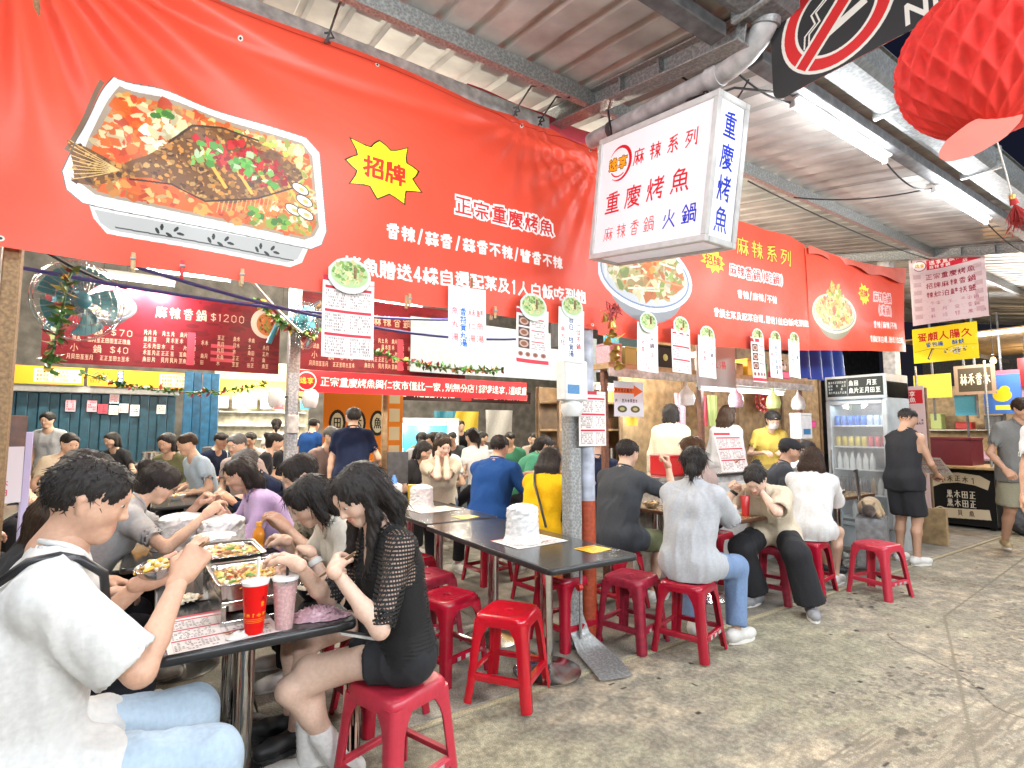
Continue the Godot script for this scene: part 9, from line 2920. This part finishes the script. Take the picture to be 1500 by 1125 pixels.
	person("woman in a green shirt bending over behind the yellow tee",{
		"pos":Vector2(3.55,-5.35),"dir":Vector2(0.8,0.5),"cell":0.02,"fem":true,"lean":24.0,"bend":14.0,"head":[24.0,0.0,0.0],"lift":0.16,"top": {"m": "cloth_green","ease":0.02,"sleeve": "long"},"hair": {"m": "hair_black","style": "pony"}})
	person("person in a white tee seen from behind, left of the blue tee",{
		"pos":Vector2(2.98,-6.1),"dir":Vector2(0.4,-1),"cell":0.02,"scale":1.05,"lean":8.0,"top": {"m": "cloth_white"},"bottom": {"m": "jeans_mid"},"hair": {"m": "hair_black","style": "short"},"lift":0.05})
	person("person in white between the blue tee and the green shirt",{
		"pos":Vector2(3.60,-6.2),"dir":Vector2(-0.2,-1),"cell":0.022,"fem":true,"lean":10.0,"top": {"m": "cloth_white"},"hair": {"m": "hair_black","style": "pony"},"lift":0.16})
	person("diner in pale pink half hidden by the grey column",{
		"pos":Vector2(4.35,-4.55),"dir":Vector2(-1,0.1),"cell":0.018,"fem":true,"lean":10.0,"head":[14.0,0.0,0.0],"hw":true,"hl":Vector3(4.0,0.86,-4.4),"hr":Vector3(4.0,0.86,-4.7),"top": {"m": "cloth_offwhite"},"hair": {"m": "hair_brown","style": "bob"},"lift":0.05})
	person("man in a charcoal tee raising his fist beside the column",{
		"pos":Vector2(3.20,-3.30),"dir":Vector2(1,-0.2),"cell":0.0145,"scale":1.05,"lean":8.0,"bend":10.0,"head":[14.0,-4.0,0.0],"hw":true,"hl":Vector3(3.72,0.92,-3.55),"hr":Vector3(3.66,1.12,-3.12),"pr": "grip","fgr":Vector3(0.2,1,0),"pmr":Vector3(0.6,0,-0.8),
		"top": {"m": "cloth_charcoal","ease":0.022,"hem":0.05},"bottom": {"m": "cloth_olive","len": "knee"},"hair": {"m": "hair_black","style": "short"},"lift":0.02})
	person("person in navy behind the man in the charcoal tee",{
		"pos":Vector2(3.70,-4.10),"dir":Vector2(0.8,-0.8),"cell":0.02,"scale":1.08,"lean":6.0,"top": {"m": "cloth_navy"},"hair": {"m": "hair_black","style": "short"},"lift":0.05})
	person("woman with a ponytail in a long light grey shirt, from behind",{
		"pos":Vector2(3.02,-2.42),"dir":Vector2(0.93,-0.38),"cell":0.0118,"fem":true,"scale":1.02,"wide":0.96,"lean":10.0,"bend":8.0,"head":[14.0,8.0,0.0],"hw":true,"hl":Vector3(3.62,0.84,-2.70),"hr":Vector3(3.60,0.86,-2.48),
		"top": {"m": "cloth_lightgrey","ease":0.024,"hem":0.08,"slen":0.95,"sease":0.028,"fold":0.014},"bottom": {"m": "jeans_mid","ease":0.02},"hair": {"m": "hair_black","style": "pony","len":0.06},"fr":Vector3(-0.22,0.08,0.30),"fl":Vector3(0.06,0.08,0.28),"fdr":Vector3(-0.5,0,1)})
	person("diner in a beige shirt and black trousers sipping from a red cup",{
		"pos":Vector2(4.54,-2.72),"dir":Vector2(-0.98,0.25),"cell":0.0122,"scale":1.02,"lean":30.0,"bend":16.0,"head":[40.0,6.0,0.0],"hw":true,"hl":Vector3(4.12,0.965,-2.58),"hr":Vector3(4.08,0.96,-2.76),"pl": "grip","pr": "grip","fgl":Vector3(-0.4,0.5,-0.7),"fgr":Vector3(-0.3,0.5,0.8),"pml":Vector3(0,-0.2,-1),"pmr":Vector3(0.2,-0.2,1),"epl":Vector3(0.9,-0.7,0),"epr":Vector3(-0.6,-0.9,0),
		"top": {"m": "cloth_beige","ease":0.03,"hem":0.04,"slen":0.9,"sease":0.035,"fold":0.012},"bottom": {"m": "cloth_black","ease":0.03,"flare":2.4},"shoe": {"m": "shoe_grey"},"fem":true,"skin":SKIN_FAIR,"hair": {"m": "hair_black","style": "bun","vol":-0.002},"extra":[band_on],"fl":Vector3(0.34,0.08,0.30),"fr":Vector3(-0.08,0.08,0.30),"fdl":Vector3(0.4,0,1)})
	person("woman with long dark hair in a loose white shirt, from behind",{
		"pos":Vector2(5.00,-2.66),"dir":Vector2(0.97,-0.3),"cell":0.0125,"fem":true,"scale":1.02,"wide":0.95,"lean":18.0,"bend":12.0,"head":[16.0,0.0,0.0],"hw":true,"hl":Vector3(5.66,0.84,-2.98),"hr":Vector3(5.62,0.84,-2.80),
		"top": {"m": "cloth_white","ease":0.026,"hem":0.22,"sleeve": "long","sease":0.035,"fold":0.014},"bottom": {"m": "cloth_black","len": "short"},"hair": {"m": "hair_brown","style": "long","len":0.20},"shoe": {"m": "shoe_white"}})
	person("man in a black cap with bare legs and black boots",{
		"pos":Vector2(5.55,-3.35),"dir":Vector2(0.7,0.75),"cell":0.018,"scale":1.05,"lean":10.0,"head":[12.0,0.0,0.0],"seat":0.45,"top": {"m": "cloth_charcoal"},"bottom": {"m": "cloth_khaki","len": "knee"},"shoe": {"m": "shoe_black","sole": "shoe_black"},"skin":SKIN_TAN,"hair": {"m": "hair_black","style": "short"},"extra":[cap_on],"fl":Vector3(0.1,0.08,0.42),"fr":Vector3(-0.15,0.08,0.46)})
	person("person in pale jeans behind the small table by the fridge",{
		"pos":Vector2(6.65,-3.62),"dir":Vector2(-0.6,1),"cell":0.02,"lean":10.0,"top": {"m": "cloth_white"},"bottom": {"m": "jeans_light"},"hair": {"m": "hair_black","style": "short"}})
	person("brown haired diner with wavy hair seen from behind",{
		"pos":Vector2(4.66,-3.42),"dir":Vector2(-0.5,-0.9),"cell":0.018,"fem":true,"scale":1.04,"lean":10.0,"top": {"m": "cloth_taupe","ease":0.02},"hair": {"m": "hair_lightbrown","style": "bob","vol":0.01,"spiky":true},"lift":0.03})
	person("standing woman in a cream blouse in the kitchen, hair to her shoulders",{
		"pos":Vector2(5.10,-4.32),"dir":Vector2(0.8,-0.5),"pose": "stand","cell":0.02,"fem":true,"scale":1.02,"y":0.08,"head":[8.0,-10.0,0.0],"top": {"m": "cloth_beige","sleeve": "long","ease":0.026,"hem":0.1},"hair": {"m": "hair_black","style": "bob"}})
	person("standing woman with long straight hair at the kitchen counter",{
		"pos":Vector2(5.95,-4.22),"dir":Vector2(1,0.0),"pose": "stand","cell":0.02,"fem":true,"scale":1.02,"y":0.08,"head":[6.0,0.0,0.0],"top": {"m": "cloth_lightgrey","sleeve": "long","ease":0.02,"hem":0.1},"hair": {"m": "hair_brown","style": "long","len":0.28},"skin":SKIN_FAIR})
	person("kitchen worker in a yellow shirt with a black head band and mask",{
		"pos":Vector2(6.85,-4.18),"dir":Vector2(-0.6,0.8),"pose": "stand","cell":0.02,"fem":true,"scale":1.0,"y":0.08,"lean":12.0,"bend":12.0,"head":[26.0,0.0,0.0],"hl":Vector3(0.05,1.08,0.40),"hr":Vector3(-0.2,1.08,0.38),"top": {"m": "cloth_yellow2" if M.has("cloth_yellow2") else "cloth_khaki_yellow","ease":0.02,"hem":0.1},"hair": {"m": "hair_black","style": "pony"},"extra":[visor_on]}) if cloth("cloth_khaki_yellow",Color(0.62,0.46,0.10)) else null
	person("older man in a black vest and shorts reading a menu",{
		"pos":Vector2(6.92,-2.62),"dir":Vector2(0.98,0.2),"pose": "stand","cell":0.016,"scale":1.02,"wide":0.9,"lean":4.0,"bend":6.0,"head":[18.0,-4.0,0.0],"hl":Vector3(0.10,0.98,0.36),"hr":Vector3(-0.14,0.96,0.34),"pr": "grip","pl": "grip","fgr":Vector3(0.2,-0.3,1),"fgl":Vector3(-0.2,-0.3,1),
		"top": {"m": "cloth_black","sleeve": "none","ease":0.02,"hem":0.12},"bottom": {"m": "cloth_black","len": "knee","ease":0.02},"shoe": {"m": "shoe_white"},"hair": {"m": "hair_black","style": "short","vol":-0.004},"skin":SKIN_TAN})
	var hm:=thing("handheld_menu","white menu sheet held by the man in the black vest","paper menu",Vector3(7.36,1.0,-2.54),0.0)
	part("sheet",MB.new().slab(func(u,v):return Vector3(lerpf(-0.08,0.26,v),lerpf(0.14,-0.06,v),lerpf(-0.15,0.15,u)),4,4,0.002).mesh(),M.menu_sheet,hm)
	person("walking man in a grey tee looking down at the right edge",{
		"pos":Vector2(8.5,-2.02),"dir":Vector2(-0.75,0.55),"pose": "stand","cell":0.018,"scale":1.10,"lean":4.0,"bend":6.0,"head":[20.0,8.0,0.0],"fl":Vector3(0.10,0.08,0.26),"fr":Vector3(-0.10,0.12,-0.24),"hr":Vector3(-0.24,1.0,0.24),"pr": "grip","top": {"m": "cloth_grey2","ease":0.026,"hem":0.14},"bottom": {"m": "cloth_khaki","len": "knee","ease":0.03},"shoe": {"m": "shoe_tan"},"hair": {"m": "hair_brown","style": "short","vol":0.008},"skin":SKIN_TAN}) if cloth("cloth_grey2",Color(0.17,0.17,0.165)) else null
	person("passer-by in a white tee and dark shorts cut off by the right edge",{
		"pos":Vector2(6.52,-1.26),"dir":Vector2(-0.95,0.1),"pose": "stand","cell":0.018,"scale":1.08,"lean":4.0,"fl":Vector3(0.10,0.08,0.22),"fr":Vector3(-0.10,0.10,-0.2),"hr":Vector3(-0.27,0.82,0.10),"top": {"m": "cloth_white","ease":0.026,"hem":0.12,"slen":0.8},"bottom": {"m": "cloth_navy","len": "knee","ease":0.03},"shoe": {"m": "shoe_black","sole": "shoe_black"},"hair": {"m": "hair_brown","style": "short"},"skin":SKIN_TAN})
	person("standing man in a pale grey shirt before the blue wall",{
		"pos":Vector2(-1.35,-11.0),"dir":Vector2(-0.4,1),"pose": "stand","cell":0.026,"scale":1.04,"top": {"m": "cloth_lightgrey","hem":0.1},"hair": {"m": "hair_black","style": "short","vol":0.008}})
	var far:=[
		["seated diner in a pale top at the far left by the price card",-1.25,-5.0,0.9,-0.3,"cloth_offwhite","hair_black","short"],
		["seated diner in dark clothes left of the standing man",-2.2,-9.0,0.6,0.8,"cloth_dark","hair_black","bob"],
		["seated diner below the standing man in the pale shirt",-0.95,-8.2,0.5,0.9,"cloth_beige","hair_black","short"],
		["seated diner with a dark bob right of the woman with glasses",0.25,-7.9,-0.6,0.8,"cloth_olive","hair_black","bob"],
		["seated diner in pale blue right of the woman with glasses",0.52,-7.0,-1,0.3,"jeans_light","hair_brown","short"],
		["woman with a hair bun in a patterned dark top, left of the inner pole",1.05,-7.6,0.9,0.2,"cloth_dark","hair_black","bun"],
		["short haired man in dark clothes left of the inner pole",1.35,-8.2,0.8,0.4,"cloth_dark","hair_black","short"],
		["grey haired diner in front of the bun woman",0.88,-6.5,-0.6,0.6,"cloth_taupe","hair_grey","short"],
		["seated diner in olive behind the beige tee woman",4.4,-9.8,-0.5,0.8,"cloth_olive","hair_black","short"],
		["diner in white behind the blue tee man",4.1,-8.3,-0.6,-0.8,"cloth_white","hair_black","pony"],
		["diner in pale grey far behind the blue tee man",3.5,-8.0,0.5,-0.8,"cloth_lightgrey","hair_black","pony"],
		["diner in dark green behind the green shirt",5.0,-7.5,-0.7,0.5,"cloth_green","hair_black","short"],
		["diner in black beside the dark green one",5.5,-7.3,-0.7,0.2,"cloth_black","hair_black","bob"],
		["diner in dark red brown far behind the column",5.9,-8.1,-0.7,0.5,"cloth_taupe","hair_black","short"]]
	for k in 9:
		far.append([["distant diner in grey by the white ledge","distant diner in black by the rear counter","distant diner in beige at the rear left table","distant diner in white beside the pale stall front","distant diner in navy beside the pale stall front","distant diner in lilac behind the standing man in black","distant diner in pale blue behind the beige tee","distant diner in charcoal near the glass case","distant diner in white right of the glass case"][k],[-1.9,-0.4,-1.4,1.3,0.6,2.7,3.3,4.7,5.3][k],[-10.2,-10.4,-7.6,-9.4,-9.0,-9.6,-7.2,-9.0,-9.4][k],[0.6,-0.7,1.0,-0.3,0.8,-0.6,0.4,-0.8,0.2][k],0.7,["cloth_grey","cloth_black","cloth_beige","cloth_white","cloth_navy","cloth_lilac","jeans_light","cloth_charcoal","cloth_white"][k],"hair_black",["short","bob","short","pony","short","bob","bun","short","bob"][k]])
	for q in far:
		person(q[0],{"pos":Vector2(q[1],q[2]),"dir":Vector2(q[3],q[4]),"cell":0.027,"scale":1.05,"lift":0.08,"fem":q[7] != "short","lean":12.0,"bend":10.0,"head":[16.0,0.0,0.0],"top": {"m":q[5]},"bottom": {"m": "cloth_dark"},"hair": {"m":q[6],"style":q[7]},"group": "diners deep in the stall"})
	person("standing woman in a white shirt far behind, left of the inner pole",{
		"pos":Vector2(1.75,-10.2),"dir":Vector2(0.2,-1),"pose": "stand","cell":0.027,"fem":true,"top": {"m": "cloth_white","hem":0.05},"bottom": {"m": "jeans_mid"},"hair": {"m": "hair_black","style": "pony"}})
	person("standing person in blue far behind, beside the inner pole",{
		"pos":Vector2(2.15,-9.6),"dir":Vector2(0.6,-0.5),"pose": "stand","cell":0.027,"top": {"m": "cloth_blue","hem":0.1},"bottom": {"m": "cloth_navy"},"hair": {"m": "hair_black","style": "short"}})
	person("standing worker in white at the bright glass counter",{
		"pos":Vector2(3.7,-11.0),"dir":Vector2(0.2,1),"pose": "stand","cell":0.027,"top": {"m": "cloth_olive","hem":0.05},"hair": {"m": "hair_black","style": "short"}})
	person("standing worker in dark clothes behind the glass counter",{
		"pos":Vector2(5.6,-10.6),"dir":Vector2(-0.3,1),"pose": "stand","cell":0.027,"top": {"m": "cloth_dark","hem":0.05},"hair": {"m": "hair_black","style": "short"}})
	chopsticks("dark chopsticks held by the woman in black lace",Vector3(0.61,1.005,-1.95),Vector3(0.52,0.83,-2.28),Vector3(0.0,0.012,0.012))
	chopsticks("chopsticks in the raised hand of the man in white",Vector3(0.14,1.10,-1.96),Vector3(0.05,0.99,-2.16),Vector3(0.012,0.0,0.01))
func socks_on(root:Node,d:Dictionary) -> void:
	for lg in [d.lk,d.rk]:
		var kn:Vector3=lg[0]
		var an:Vector3=lg[1]
		var up:=(kn - an).normalized()
		var b:=sdf([Bone.new(an+up*0.17,an - up*0.01,0.0475,0.0435,0.02)],0.008)
		wrinkle(b,0.003,2.0,Vector3(1,3,1),14.0)
		part("sock",b.mesh(),M.sock_white if M.has("sock_white") else cloth("sock_white",Color(0.76,0.75,0.73)),root)
